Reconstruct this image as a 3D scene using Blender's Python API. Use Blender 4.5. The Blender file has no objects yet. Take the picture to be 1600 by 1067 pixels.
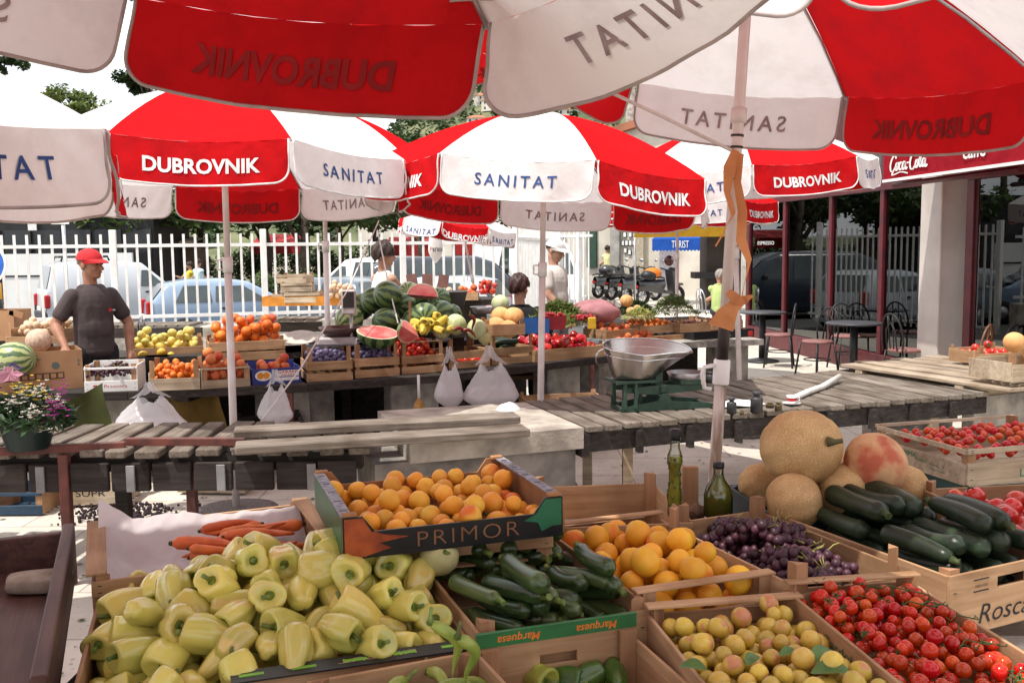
import bpy, math, random
import numpy as np
from mathutils import Vector, Matrix, Euler
R_ = math.radians
rnd = random.Random(7)
scene = bpy.context.scene
COL = scene.collection
# ------------------------------------------------------------------ camera, sky, sun, exposure
FPX, CAMZ, PITCH, ROLL = 1500.0, 1.75, math.atan(148.5/1500), 0.011
cam_d = bpy.data.cameras.new('camera'); cam = bpy.data.objects.new('camera', cam_d); COL.objects.link(cam)
cam_d.sensor_width = 36; cam_d.lens = FPX/1600*36; cam_d.clip_start = .05; cam_d.clip_end = 3000
_fw = np.array([0, math.cos(PITCH), -math.sin(PITCH)]); _r0 = np.array([1., 0, 0]); _u0 = np.cross(_r0, _fw)
_rt = math.cos(ROLL)*_r0 - math.sin(ROLL)*_u0; _up = math.cos(ROLL)*_u0 + math.sin(ROLL)*_r0
cam.matrix_world = Matrix(((_rt[0], _up[0], -_fw[0], 0), (_rt[1], _up[1], -_fw[1], 0), (_rt[2], _up[2], -_fw[2], CAMZ), (0, 0, 0, 1)))
scene.camera = cam
SUN_EL, SUN_AZ = R_(66), R_(232)          # azimuth of the sun, clockwise from +Y (232 = behind the viewer, to the left)
world = bpy.data.worlds.new('World'); scene.world = world; world.use_nodes = True
nt = world.node_tree; nt.nodes.clear()
wo = nt.nodes.new('ShaderNodeOutputWorld'); bg = nt.nodes.new('ShaderNodeBackground'); sky = nt.nodes.new('ShaderNodeTexSky')
sky.sky_type = 'NISHITA'; sky.sun_disc = False; sky.sun_elevation = SUN_EL; sky.sun_rotation = SUN_AZ
sky.air_density = 1.0; sky.dust_density = 2.0; sky.ozone_density = 1.0
tc = nt.nodes.new('ShaderNodeTexCoord'); mp = nt.nodes.new('ShaderNodeMapping'); mp.inputs['Scale'].default_value = (1.6, 1.6, 4.5)
cl = nt.nodes.new('ShaderNodeTexNoise'); cl.inputs['Scale'].default_value = 2.2; cl.inputs['Detail'].default_value = 7; cl.inputs['Roughness'].default_value = .6
cr = nt.nodes.new('ShaderNodeValToRGB'); cr.color_ramp.elements[0].position = .30; cr.color_ramp.elements[1].position = .56
cr.color_ramp.elements[0].color = (.55, .55, .55, 1)
mx = nt.nodes.new('ShaderNodeMixRGB'); mx.inputs['Color2'].default_value = (15.5, 15.7, 16.2, 1)
nt.links.new(tc.outputs['Generated'], mp.inputs['Vector']); nt.links.new(mp.outputs['Vector'], cl.inputs['Vector'])
nt.links.new(cl.outputs['Fac'], cr.inputs['Fac']); nt.links.new(cr.outputs['Color'], mx.inputs['Fac'])
nt.links.new(sky.outputs['Color'], mx.inputs['Color1']); nt.links.new(mx.outputs['Color'], bg.inputs['Color'])
bg.inputs['Strength'].default_value = .085; nt.links.new(bg.outputs['Background'], wo.inputs['Surface'])
sd = bpy.data.lights.new('sun', 'SUN'); sd.energy = 4.2; sd.angle = R_(.6); sd.color = (1, .95, .87)
sun = bpy.data.objects.new('sun', sd); COL.objects.link(sun)
_sdir = Vector((math.sin(SUN_AZ)*math.cos(SUN_EL), math.cos(SUN_AZ)*math.cos(SUN_EL), math.sin(SUN_EL)))
sun.rotation_euler = _sdir.to_track_quat('Z', 'Y').to_euler(); sun.location = (0, 0, 30)
scene.view_settings.view_transform = 'Standard'; scene.view_settings.look = 'None'
scene.view_settings.exposure = 0.38; scene.view_settings.gamma = 1
scene.cycles.max_bounces = 8; scene.cycles.diffuse_bounces = 4; scene.cycles.glossy_bounces = 4
scene.cycles.transparent_max_bounces = 12; scene.cycles.transmission_bounces = 6
scene.cycles.caustics_reflective = False; scene.cycles.caustics_refractive = False
scene.cycles.use_denoising = True
# ------------------------------------------------------------------ placing helpers
def _ray(px, py): return _fw + _rt*(px-800)/FPX - _up*(py-533.5)/FPX
def G(px, py, z):
    d = _ray(px, py); p = np.array([0, 0, CAMZ]) + d*(z-CAMZ)/d[2]; return Vector(p)
def D(px, py, dist):
    d = _ray(px, py); return Vector(np.array([0, 0, CAMZ]) + d*dist/d[1])
# ------------------------------------------------------------------ materials
MATS = {}
def _nodes(name):
    m = bpy.data.materials.new(name); m.use_nodes = True; n = m.node_tree; b = n.nodes['Principled BSDF']; return m, n, b
def mat(name, col, rough=.6, col2=None, scale=12, bump=0, bscale=None, spec=.4, metal=0, rand=0, stretch=None, detail=4, lo=.35, hi=.65, sss=0, coat=0, trans=0, ior=1.45, speck=None):
    if name in MATS: return MATS[name]
    m, n, b = _nodes(name); L = n.links.new
    b.inputs['Roughness'].default_value = rough; b.inputs['Metallic'].default_value = metal
    b.inputs['Specular IOR Level'].default_value = spec; b.inputs['IOR'].default_value = ior
    if coat: b.inputs['Coat Weight'].default_value = coat; b.inputs['Coat Roughness'].default_value = .15
    if trans: b.inputs['Transmission Weight'].default_value = trans
    if sss: b.inputs['Subsurface Weight'].default_value = sss; b.inputs['Subsurface Radius'].default_value = (.02, .01, .005); b.inputs['Subsurface Scale'].default_value = .3
    tc = n.nodes.new('ShaderNodeTexCoord'); vec = tc.outputs['Object']
    if stretch:
        mp = n.nodes.new('ShaderNodeMapping'); mp.inputs['Scale'].default_value = stretch; L(vec, mp.inputs['Vector']); vec = mp.outputs['Vector']
    oi = n.nodes.new('ShaderNodeObjectInfo')
    va = n.nodes.new('ShaderNodeVectorMath'); va.operation = 'ADD'; L(vec, va.inputs[0])
    ml = n.nodes.new('ShaderNodeMath'); ml.operation = 'MULTIPLY'; ml.inputs[1].default_value = 31.7; L(oi.outputs['Random'], ml.inputs[0]); L(ml.outputs[0], va.inputs[1])
    vec = va.outputs[0]
    c2 = col2 if col2 else tuple(c*.72 for c in col)
    ns = n.nodes.new('ShaderNodeTexNoise'); ns.inputs['Scale'].default_value = scale; ns.inputs['Detail'].default_value = detail; L(vec, ns.inputs['Vector'])
    rp = n.nodes.new('ShaderNodeValToRGB'); rp.color_ramp.elements[0].position = lo; rp.color_ramp.elements[1].position = hi
    rp.color_ramp.elements[0].color = (*c2, 1); rp.color_ramp.elements[1].color = (*col, 1); L(ns.outputs['Fac'], rp.inputs['Fac'])
    out = rp.outputs['Color']
    if rand:
        hs = n.nodes.new('ShaderNodeHueSaturation'); mr = n.nodes.new('ShaderNodeMapRange'); mr.inputs['To Min'].default_value = 1-rand; mr.inputs['To Max'].default_value = 1+rand
        L(oi.outputs['Random'], mr.inputs['Value']); L(mr.outputs[0], hs.inputs['Value'])
        m2 = n.nodes.new('ShaderNodeMath'); m2.operation = 'MULTIPLY_ADD'; m2.inputs[1].default_value = .1*rand; m2.inputs[2].default_value = .5-.05*rand
        fr = n.nodes.new('ShaderNodeMath'); fr.operation = 'MULTIPLY'; fr.inputs[1].default_value = 7.31; L(oi.outputs['Random'], fr.inputs[0])
        f2 = n.nodes.new('ShaderNodeMath'); f2.operation = 'FRACT'; L(fr.outputs[0], f2.inputs[0]); L(f2.outputs[0], m2.inputs[0]); L(m2.outputs[0], hs.inputs['Hue'])
        L(out, hs.inputs['Color']); out = hs.outputs['Color']
    if speck:
        for (sc_, th, c_) in speck:
            sn = n.nodes.new('ShaderNodeTexNoise'); sn.inputs['Scale'].default_value = sc_; sn.inputs['Detail'].default_value = 3; L(vec, sn.inputs['Vector']); sr = n.nodes.new('ShaderNodeValToRGB'); sr.color_ramp.elements[0].position = th; sr.color_ramp.elements[1].position = th+.06; L(sn.outputs['Fac'], sr.inputs['Fac'])
            sm_ = n.nodes.new('ShaderNodeMixRGB'); sm_.inputs[2].default_value = (*c_, 1); L(sr.outputs[0], sm_.inputs[0]); L(out, sm_.inputs[1]); out = sm_.outputs[0]
    L(out, b.inputs['Base Color'])
    if bump:
        nb = n.nodes.new('ShaderNodeTexNoise'); nb.inputs['Scale'].default_value = bscale or scale*3; nb.inputs['Detail'].default_value = 5; L(vec, nb.inputs['Vector'])
        bp = n.nodes.new('ShaderNodeBump'); bp.inputs['Strength'].default_value = bump; bp.inputs['Distance'].default_value = .01; L(nb.outputs['Fac'], bp.inputs['Height']); L(bp.outputs[0], b.inputs['Normal'])
    MATS[name] = m; return m
def cloth(name, col, t=.4, stain=None, rough=.9, ss=5):
    """thin woven fabric: diffuse plus light coming through"""
    if name in MATS: return MATS[name]
    m = bpy.data.materials.new(name); m.use_nodes = True; n = m.node_tree; n.nodes.clear(); L = n.links.new
    o = n.nodes.new('ShaderNodeOutputMaterial'); mx = n.nodes.new('ShaderNodeMixShader'); df = n.nodes.new('ShaderNodeBsdfDiffuse'); tr = n.nodes.new('ShaderNodeBsdfTranslucent')
    mx.inputs[0].default_value = t
    tc = n.nodes.new('ShaderNodeTexCoord'); ns = n.nodes.new('ShaderNodeTexNoise'); ns.inputs['Scale'].default_value = ss; ns.inputs['Detail'].default_value = 8; ns.inputs['Roughness'].default_value = .65; L(tc.outputs['Object'], ns.inputs['Vector'])
    rp = n.nodes.new('ShaderNodeValToRGB'); rp.color_ramp.elements[0].position = .33; rp.color_ramp.elements[1].position = .55
    s = stain or tuple(c*.8 for c in col)
    rp.color_ramp.elements[0].color = (*s, 1); rp.color_ramp.elements[1].color = (*col, 1); L(ns.outputs['Fac'], rp.inputs['Fac'])
    L(rp.outputs[0], df.inputs['Color']); L(rp.outputs[0], tr.inputs['Color'])
    mp = n.nodes.new('ShaderNodeTexNoise'); mp.inputs['Scale'].default_value = 9; mp.inputs['Detail'].default_value = 3; L(tc.outputs['Object'], mp.inputs['Vector'])
    bp = n.nodes.new('ShaderNodeBump'); bp.inputs['Strength'].default_value = .55; bp.inputs['Distance'].default_value = .02; L(mp.outputs['Fac'], bp.inputs['Height']); L(bp.outputs[0], df.inputs['Normal'])
    L(df.outputs[0], mx.inputs[1]); L(tr.outputs[0], mx.inputs[2]); L(mx.outputs[0], o.inputs['Surface'])
    MATS[name] = m; return m
def wood(name, col, dark, rough=.75, axis=0, scale=9, bump=.25, dirt=None, spec=.25):
    if name in MATS: return MATS[name]
    m, n, b = _nodes(name); L = n.links.new; b.inputs['Roughness'].default_value = rough; b.inputs['Specular IOR Level'].default_value = spec
    tc = n.nodes.new('ShaderNodeTexCoord'); mp = n.nodes.new('ShaderNodeMapping')
    s = [scale*5]*3; s[axis] = scale*.35; mp.inputs['Scale'].default_value = s
    oi = n.nodes.new('ShaderNodeObjectInfo'); va = n.nodes.new('ShaderNodeVectorMath'); va.operation = 'ADD'
    ml = n.nodes.new('ShaderNodeMath'); ml.operation = 'MULTIPLY'; ml.inputs[1].default_value = 53.; L(oi.outputs['Random'], ml.inputs[0]); L(tc.outputs['Object'], va.inputs[0]); L(ml.outputs[0], va.inputs[1])
    L(va.outputs[0], mp.inputs['Vector'])
    ns = n.nodes.new('ShaderNodeTexNoise'); ns.inputs['Scale'].default_value = 1; ns.inputs['Detail'].default_value = 6; ns.inputs['Distortion'].default_value = .6; L(mp.outputs[0], ns.inputs['Vector'])
    rp = n.nodes.new('ShaderNodeValToRGB'); rp.color_ramp.elements[0].position = .32; rp.color_ramp.elements[1].position = .66
    rp.color_ramp.elements[0].color = (*dark, 1); rp.color_ramp.elements[1].color = (*col, 1); L(ns.outputs['Fac'], rp.inputs['Fac']); out = rp.outputs[0]
    n2 = n.nodes.new('ShaderNodeTexNoise'); n2.inputs['Scale'].default_value = 4.5; n2.inputs['Detail'].default_value = 6; L(va.outputs[0], n2.inputs['Vector'])
    r2 = n.nodes.new('ShaderNodeValToRGB'); r2.color_ramp.elements[0].position = .3; r2.color_ramp.elements[1].position = .6
    d = dirt or (.62, .56, .50); r2.color_ramp.elements[0].color = (*d, 1); r2.color_ramp.elements[1].color = (1, 1, 1, 1); L(n2.outputs['Fac'], r2.inputs['Fac'])
    mm = n.nodes.new('ShaderNodeMixRGB'); mm.blend_type = 'MULTIPLY'; mm.inputs[0].default_value = 1; L(out, mm.inputs[1]); L(r2.outputs[0], mm.inputs[2])
    hs = n.nodes.new('ShaderNodeHueSaturation'); mr = n.nodes.new('ShaderNodeMapRange'); mr.inputs['To Min'].default_value = .85; mr.inputs['To Max'].default_value = 1.12; L(oi.outputs['Random'], mr.inputs[0]); L(mr.outputs[0], hs.inputs['Value']); L(mm.outputs[0], hs.inputs['Color'])
    L(hs.outputs[0], b.inputs['Base Color'])
    bp = n.nodes.new('ShaderNodeBump'); bp.inputs['Strength'].default_value = bump; bp.inputs['Distance'].default_value = .004; L(ns.outputs['Fac'], bp.inputs['Height']); L(bp.outputs[0], b.inputs['Normal'])
    MATS[name] = m; return m
# ------------------------------------------------------------------ mesh builder
class MB:
    def __init__(s): s.v = []; s.f = []; s.m = []; s.sm = []
    def add(s, vs, fs, m=0, M=None, smooth=False):
        o = len(s.v)
        if M is not None: vs = [M @ Vector(p) for p in vs]
        s.v += [tuple(p) for p in vs]
        for f in fs: s.f.append(tuple(i+o for i in f)); s.m.append(m); s.sm.append(smooth)
        return s
    def box(s, c, d, m=0, M=None, rz=0, ch=0):
        x, y, z = (d[0]/2, d[1]/2, d[2]/2)
        if ch:
            ch = min(ch, x*.45, y*.45, z*.45); vs = []; idx = {}
            for a in (-1, 1):
                for b in (-1, 1):
                    for e in (-1, 1):
                        idx[a, b, e] = len(vs); vs += [(a*x, b*(y-ch), e*(z-ch)), (a*(x-ch), b*y, e*(z-ch)), (a*(x-ch), b*(y-ch), e*z)]
            fs = []
            for a in (-1, 1):
                fs.append([idx[a, -1, -1], idx[a, 1, -1], idx[a, 1, 1], idx[a, -1, 1]][::a])
                fs.append([idx[-1, a, -1]+1, idx[-1, a, 1]+1, idx[1, a, 1]+1, idx[1, a, -1]+1][::a])
                fs.append([idx[-1, -1, a]+2, idx[1, -1, a]+2, idx[1, 1, a]+2, idx[-1, 1, a]+2][::a])
            for a in (-1, 1):
                for b in (-1, 1):
                    fs.append([idx[a, b, -1], idx[a, b, 1], idx[a, b, 1]+1, idx[a, b, -1]+1][::-a*b])
                    fs.append([idx[a, -1, b], idx[a, 1, b], idx[a, 1, b]+2, idx[a, -1, b]+2][::a*b])
                    fs.append([idx[-1, a, b]+1, idx[1, a, b]+1, idx[1, a, b]+2, idx[-1, a, b]+2][::-a*b])
                    for e in (-1, 1): i = idx[a, b, e]; fs.append([i, i+1, i+2][::a*b*e])
        else:
            vs = [(i*x, j*y, k*z) for i in (-1, 1) for j in (-1, 1) for k in (-1, 1)]
            fs = [(0, 1, 3, 2), (4, 6, 7, 5), (0, 4, 5, 1), (2, 3, 7, 6), (0, 2, 6, 4), (1, 5, 7, 3)]
        T = Matrix.Translation(c) @ Matrix.Rotation(rz, 4, 'Z')
        if M is not None: T = M @ T
        return s.add(vs, fs, m, T)
    def bar(s, a, b, w, h, m=0, M=None, ch=0):
        a = Vector(a); b = Vector(b); d = b-a; L = d.length; q = d.to_track_quat('X', 'Z').to_matrix().to_4x4()
        T = Matrix.Translation((a+b)/2) @ q
        if M is not None: T = M @ T
        return s.box((0, 0, 0), (L, w, h), m, T, ch=ch)
    def tube(s, pts, r, n=8, m=0, M=None, caps=True, closed=False):
        pts = [Vector(p) for p in pts]; N = len(pts); rr = r if isinstance(r, (list, tuple)) else [r]*N
        vs = []; fs = []; prev = None
        for i, p in enumerate(pts):
            t = (pts[(i+1) % N]-pts[i-1]) if closed else (pts[min(i+1, N-1)]-pts[max(i-1, 0)])
            t.normalize()
            if prev is None:
                u = t.orthogonal().normalized()
            else:
                u = prev-t*prev.dot(t)
                u = u.normalized() if u.length > 1e-6 else t.orthogonal().normalized()
            prev = u; w = t.cross(u)
            for k in range(n):
                a = 2*math.pi*k/n; vs.append(p+(u*math.cos(a)+w*math.sin(a))*rr[i])
        for i in range(N if closed else N-1):
            j = (i+1) % N
            for k in range(n):
                fs.append((i*n+k, i*n+(k+1) % n, j*n+(k+1) % n, j*n+k))
        s.add(vs, fs, m, M, True)
        if caps and not closed:
            o = len(s.v)-len(vs); s.f.append(tuple(o+k for k in range(n))[::-1]); s.m.append(m); s.sm.append(False)
            s.f.append(tuple(o+(N-1)*n+k for k in range(n))); s.m.append(m); s.sm.append(False)
        return s
    def lathe(s, prof, n=16, m=0, M=None, smooth=True, arc=None):
        vs = []; fs = []
        for r, z in prof:
            for k in range(n): a = 2*math.pi*k/n; vs.append((r*math.cos(a), r*math.sin(a), z))
        for i in range(len(prof)-1):
            for k in range(n): fs.append((i*n+k, i*n+(k+1) % n, (i+1)*n+(k+1) % n, (i+1)*n+k))
        return s.add(vs, fs, m, M, smooth)
    def ball(s, c, r, m=0, nu=12, nv=8, M=None, fn=None):
        if not isinstance(r, (list, tuple)): r = (r, r, r)
        vs = [(0, 0, -1)]; fs = []
        for j in range(1, nv):
            ph = math.pi*j/nv-math.pi/2
            for k in range(nu): a = 2*math.pi*k/nu; vs.append((math.cos(a)*math.cos(ph), math.sin(a)*math.cos(ph), math.sin(ph)))
        vs.append((0, 0, 1)); top = len(vs)-1
        if fn: vs = [fn(*p) for p in vs]
        vs = [(c[0]+p[0]*r[0], c[1]+p[1]*r[1], c[2]+p[2]*r[2]) for p in vs]
        for k in range(nu):
            fs.append((0, 1+(k+1) % nu, 1+k)); fs.append((top, top-nu+k, top-nu+(k+1) % nu))
        for j in range(nv-2):
            for k in range(nu): a = 1+j*nu; fs.append((a+k, a+(k+1) % nu, a+nu+(k+1) % nu, a+nu+k))
        return s.add(vs, fs, m, M, True)
    def grid(s, fn, nu, nv, m=0, M=None, smooth=True):
        vs = [fn(i/nu, j/nv) for j in range(nv+1) for i in range(nu+1)]; w = nu+1
        fs = [(j*w+i, j*w+i+1, (j+1)*w+i+1, (j+1)*w+i) for j in range(nv) for i in range(nu)]
        return s.add(vs, fs, m, M, smooth)
    def prism(s, poly, t, m=0, M=None, smooth=False):
        """poly in local x,z; thickness t along y, centred"""
        n = len(poly); vs = [(p[0], -t/2, p[1]) for p in poly]+[(p[0], t/2, p[1]) for p in poly]
        fs = [tuple(range(n)), tuple(range(2*n-1, n-1, -1))]+[(i, n+i, n+(i+1) % n, (i+1) % n) for i in range(n)]
        return s.add(vs, fs, m, M, smooth)
    def text(s, body, size, M, m=0, bold=0, space=1, align='CENTER', fit=None, shear=0, fn=None):
        vs, fs = text2d(body, size, bold, space, align, shear, fit)
        if fn: return s.add([fn(x, y) for x, y in vs], fs, m)
        return s.add([(x, y, 0) for x, y in vs], fs, m, M)
    def build(s, name, mats, parent=None, loc=(0, 0, 0), rot=(0, 0, 0), recalc=False, label=None):
        me = bpy.data.meshes.new(name); me.from_pydata(s.v, [], s.f)
        for mt in (mats if isinstance(mats, (list, tuple)) else [mats]): me.materials.append(mt)
        me.polygons.foreach_set('material_index', s.m); me.polygons.foreach_set('use_smooth', s.sm); me.update()
        o = bpy.data.objects.new(name, me); COL.objects.link(o); o.location = loc; o.rotation_euler = rot
        if parent is not None: o.parent = parent
        if label: o['label'] = label
        return o
_tc = {}
def text2d(body, size, bold=0, space=1, align='CENTER', shear=0, fit=None):
    key = (body, bold, space, align, shear)
    if key not in _tc:
        cu = bpy.data.curves.new('t', 'FONT'); cu.body = body; cu.size = 1; cu.offset = bold; cu.space_character = space; cu.align_x = align; cu.shear = shear; cu.resolution_u = 3; cu.fill_mode = 'FRONT'
        ob = bpy.data.objects.new('t', cu); COL.objects.link(ob); bpy.context.view_layer.update()
        me = ob.evaluated_get(bpy.context.evaluated_depsgraph_get()).to_mesh()
        _tc[key] = ([(v.co.x, v.co.y) for v in me.vertices], [tuple(p.vertices) for p in me.polygons])
        bpy.data.objects.remove(ob); bpy.data.curves.remove(cu)
    vs, fs = _tc[key]
    k = size
    if fit:
        xs = [v[0] for v in vs]; kx = fit/(max(xs)-min(xs)); return [(x*kx, y*size) for x, y in vs], fs
    return [(x*k, y*k) for x, y in vs], fs
def tag(o, label, cat, group=None):
    o['label'] = label; o['category'] = cat
    if group: o['group'] = group
    return o
def thing(name, label, cat, loc=(0, 0, 0), rz=0, group=None):
    o = bpy.data.objects.new(name, None); COL.objects.link(o); o.location = loc; o.rotation_euler = (0, 0, rz); o.empty_display_size = .1
    return tag(o, label, cat, group)
def struct(o): o['kind'] = 'structure'; return o
def stuff(o, label=None): o['kind'] = 'stuff'; return o
_kids = {}
def dup(root, M, label=None, group=None, cat=None):
    """copy of a thing with its parts and sub-parts, put at matrix M"""
    r = root.copy(); COL.objects.link(r); r.matrix_world = M
    if label: r['label'] = label
    if group: r['group'] = group
    if cat: r['category'] = cat
    if root.name not in _kids: _kids[root.name] = [(c, list(c.children)) for c in root.children]
    for ch, gs in _kids[root.name]:
        c = ch.copy(); COL.objects.link(c); c.parent = r
        for g in gs: d = g.copy(); COL.objects.link(d); d.parent = c
    return r
def kill(root):
    for c in list(root.children):
        for g in list(c.children): bpy.data.objects.remove(g)
        bpy.data.objects.remove(c)
    bpy.data.objects.remove(root)
class Pool:
    """prototypes of one kind; the first use of each moves the prototype itself, later ones copy it"""
    def __init__(s, protos): s.p = protos; s.used = [False]*len(protos)
    def put(s, M, label, group=None, i=None, cat=None):
        i = rnd.randrange(len(s.p)) if i is None else i
        o = s.p[i]
        if not s.used[i]:
            s.used[i] = True
            if o.name not in _kids: _kids[o.name] = [(c, list(c.children)) for c in o.children]
            o.matrix_world = M; o['label'] = label
            if group: o['group'] = group
            if cat: o['category'] = cat
            return o
        return dup(o, M, label, group, cat)
    def done(s):
        for o, u in zip(s.p, s.used):
            if not u: kill(o)
def TRS(loc, rot=(0, 0, 0), sc=1):
    if not isinstance(sc, (list, tuple)): sc = (sc, sc, sc)
    return Matrix.Translation(loc) @ Euler(rot).to_matrix().to_4x4() @ Matrix.Diagonal((*sc, 1))
def quat_to(d): return Vector(d).to_track_quat('Z', 'Y').to_matrix().to_4x4()
# ------------------------------------------------------------------ shared materials
W_PINE = wood('pine_board', (.50, .325, .185), (.36, .215, .115), axis=0)
W_PINEY = wood('pine_board_side', (.47, .30, .17), (.34, .20, .11), axis=1)
W_POST = wood('pine_post', (.42, .24, .13), (.30, .165, .085), axis=2)
W_GREY = wood('weathered_plank', (.225, .19, .155), (.115, .097, .08), axis=1, rough=.9, bump=.5, dirt=(.5, .46, .42))
W_GREYX = wood('weathered_plank_long', (.24, .205, .17), (.125, .105, .085), axis=0, rough=.9, bump=.5, dirt=(.5, .46, .42))
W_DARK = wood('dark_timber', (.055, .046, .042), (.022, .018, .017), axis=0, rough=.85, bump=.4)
W_TRAY = wood('maroon_painted_wood', (.105, .048, .036), (.05, .024, .02), axis=1, rough=.55, bump=.3, dirt=(.6, .5, .48), spec=.4)
W_LIGHT = wood('bare_light_plank', (.55, .45, .33), (.36, .29, .21), axis=0, rough=.85)
M_INK = mat('black_ink', (.02, .02, .022), .7)
M_WHITE = mat('white_paint', (.78, .78, .77), .4, (.66, .65, .63), 6)
M_RUST = mat('rusty_red_steel', (.17, .055, .042), .6, (.08, .03, .025), 9, .2, 40)
M_STEEL = mat('steel', (.55, .55, .56), .35, (.42, .42, .43), 8, metal=.9)
M_BLACK = mat('black_plastic', (.02, .02, .022), .45)
M_RUBBER = mat('black_rubber', (.018, .018, .018), .8)
M_GREENINK = mat('green_ink', (.03, .16, .07), .6)
M_REDINK = mat('red_ink', (.5, .03, .03), .6)
M_CONC = mat('rough_concrete', (.42, .39, .35), .9, (.20, .185, .17), 7, .5, 45, detail=9)
M_CARD = mat('brown_cardboard', (.38, .21, .11), .8, (.30, .16, .08), 5)
# ================================================================== SETTING
def paving(name, col, dark, joint, sx, sy):
    m, n, b = _nodes(name); L = n.links.new; b.inputs['Roughness'].default_value = .85; b.inputs['Specular IOR Level'].default_value = .25
    tc = n.nodes.new('ShaderNodeTexCoord'); ns = n.nodes.new('ShaderNodeTexNoise'); ns.inputs['Scale'].default_value = .9; ns.inputs['Detail'].default_value = 10; ns.inputs['Roughness'].default_value = .7
    L(tc.outputs['Object'], ns.inputs['Vector']); rp = n.nodes.new('ShaderNodeValToRGB'); rp.color_ramp.elements[0].position = .34; rp.color_ramp.elements[1].position = .58
    rp.color_ramp.elements[0].color = (*dark, 1); rp.color_ramp.elements[1].color = (*col, 1); L(ns.outputs['Fac'], rp.inputs['Fac'])
    bk = n.nodes.new('ShaderNodeTexBrick'); bk.inputs['Scale'].default_value = 1; bk.inputs['Brick Width'].default_value = sx; bk.inputs['Row Height'].default_value = sy; bk.inputs['Mortar Size'].default_value = .007
    bk.inputs['Color1'].default_value = (1, 1, 1, 1); bk.inputs['Color2'].default_value = (.88, .87, .86, 1); bk.inputs['Mortar'].default_value = (joint, joint, joint, 1); L(tc.outputs['Object'], bk.inputs['Vector'])
    s2 = n.nodes.new('ShaderNodeTexNoise'); s2.inputs['Scale'].default_value = 26; s2.inputs['Detail'].default_value = 4; L(tc.outputs['Object'], s2.inputs['Vector'])
    r2 = n.nodes.new('ShaderNodeValToRGB'); r2.color_ramp.elements[0].position = .30; r2.color_ramp.elements[1].position = .38; r2.color_ramp.elements[0].color = (.55, .5, .45, 1); L(s2.outputs['Fac'], r2.inputs['Fac'])
    m1 = n.nodes.new('ShaderNodeMixRGB'); m1.blend_type = 'MULTIPLY'; m1.inputs[0].default_value = 1; L(rp.outputs[0], m1.inputs[1]); L(bk.outputs[0], m1.inputs[2])
    m2 = n.nodes.new('ShaderNodeMixRGB'); m2.blend_type = 'MULTIPLY'; m2.inputs[0].default_value = .8; L(m1.outputs[0], m2.inputs[1]); L(r2.outputs[0], m2.inputs[2]); L(m2.outputs[0], b.inputs['Base Color'])
    bp = n.nodes.new('ShaderNodeBump'); bp.inputs['Strength'].default_value = .3; bp.inputs['Distance'].default_value = .01; L(ns.outputs['Fac'], bp.inputs['Height']); L(bp.outputs[0], b.inputs['Normal'])
    return m
M_PAVE = paving('pale_stone_paving', (.60, .55, .48), (.44, .40, .345), .55, .9, .6)
M_ROAD = mat('asphalt', (.095, .093, .09), .9, (.06, .06, .06), 3, .4, 60)
M_FOL = {}
def leafmat(name, c1, c2):
    m, n, b = _nodes(name); L = n.links.new; b.inputs['Roughness'].default_value = .55; b.inputs['Specular IOR Level'].default_value = .3
    tc = n.nodes.new('ShaderNodeTexCoord'); ns = n.nodes.new('ShaderNodeTexNoise'); ns.inputs['Scale'].default_value = 1.3; ns.inputs['Detail'].default_value = 4; L(tc.outputs['Object'], ns.inputs['Vector'])
    rp = n.nodes.new('ShaderNodeValToRGB'); rp.color_ramp.elements[0].position = .35; rp.color_ramp.elements[1].position = .65; rp.color_ramp.elements[0].color = (*c2, 1); rp.color_ramp.elements[1].color = (*c1, 1); L(ns.outputs['Fac'], rp.inputs['Fac']); L(rp.outputs[0], b.inputs['Base Color'])
    tr = n.nodes.new('ShaderNodeBsdfTranslucent'); L(rp.outputs[0], tr.inputs['Color']); mx = n.nodes.new('ShaderNodeMixShader'); mx.inputs[0].default_value = .25; L(b.outputs[0], mx.inputs[1]); L(tr.outputs[0], mx.inputs[2]); L(mx.outputs[0], n.nodes['Material Output'].inputs['Surface'])
    return m
L_PINE = leafmat('pine_needles', (.17, .21, .05), (.07, .105, .025)); L_DARK = leafmat('dark_leaves', (.045, .075, .02), (.018, .034, .012)); L_MID = leafmat('mid_green_leaves', (.10, .15, .04), (.04, .07, .02))
M_BARK = mat('bark', (.10, .075, .055), .95, (.045, .035, .028), 5, .8, 20)
def sheet(name, pts, z, m):
    mb = MB(); mb.add([(x, y, z) for x, y in pts], [tuple(range(len(pts)))]); return struct(mb.build(name, m))
sheet('ground', [(-700, -60), (700, -60), (700, 1200), (-700, 1200)], -.42, mat('dry_earth', (.24, .20, .14), .95, (.15, .13, .09), .3))
mb = MB(); mb.box((-11, 20, -.2), (60, 70, .4)) if False else None
def slab(name, pts, z0, z1, m):
    mb = MB(); n = len(pts); mb.add([(x, y, z1) for x, y in pts]+[(x, y, z0) for x, y in pts], [tuple(range(n))]+[(i, n+i, n+(i+1) % n, (i+1) % n) for i in range(n)]); return struct(mb.build(name, m))
slab('plaza_paving', [(-40, -8), (40, -8), (40, 60), (3.3, 60), (3.3, 21.5), (1.2, 16.2), (-40, 13.6)], -.43, 0, M_PAVE)
slab('road', [(-60, 13.7), (1.15, 16.3), (3.2, 21.6), (3.2, 46), (-60, 46)], -.43, -.36, M_ROAD)
slab('park_ground', [(-60, 34), (3.1, 34), (3.1, 70), (-60, 70)], -.425, -.22, mat('park_earth', (.16, .14, .10), .95, (.09, .09, .05), .8))
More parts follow.
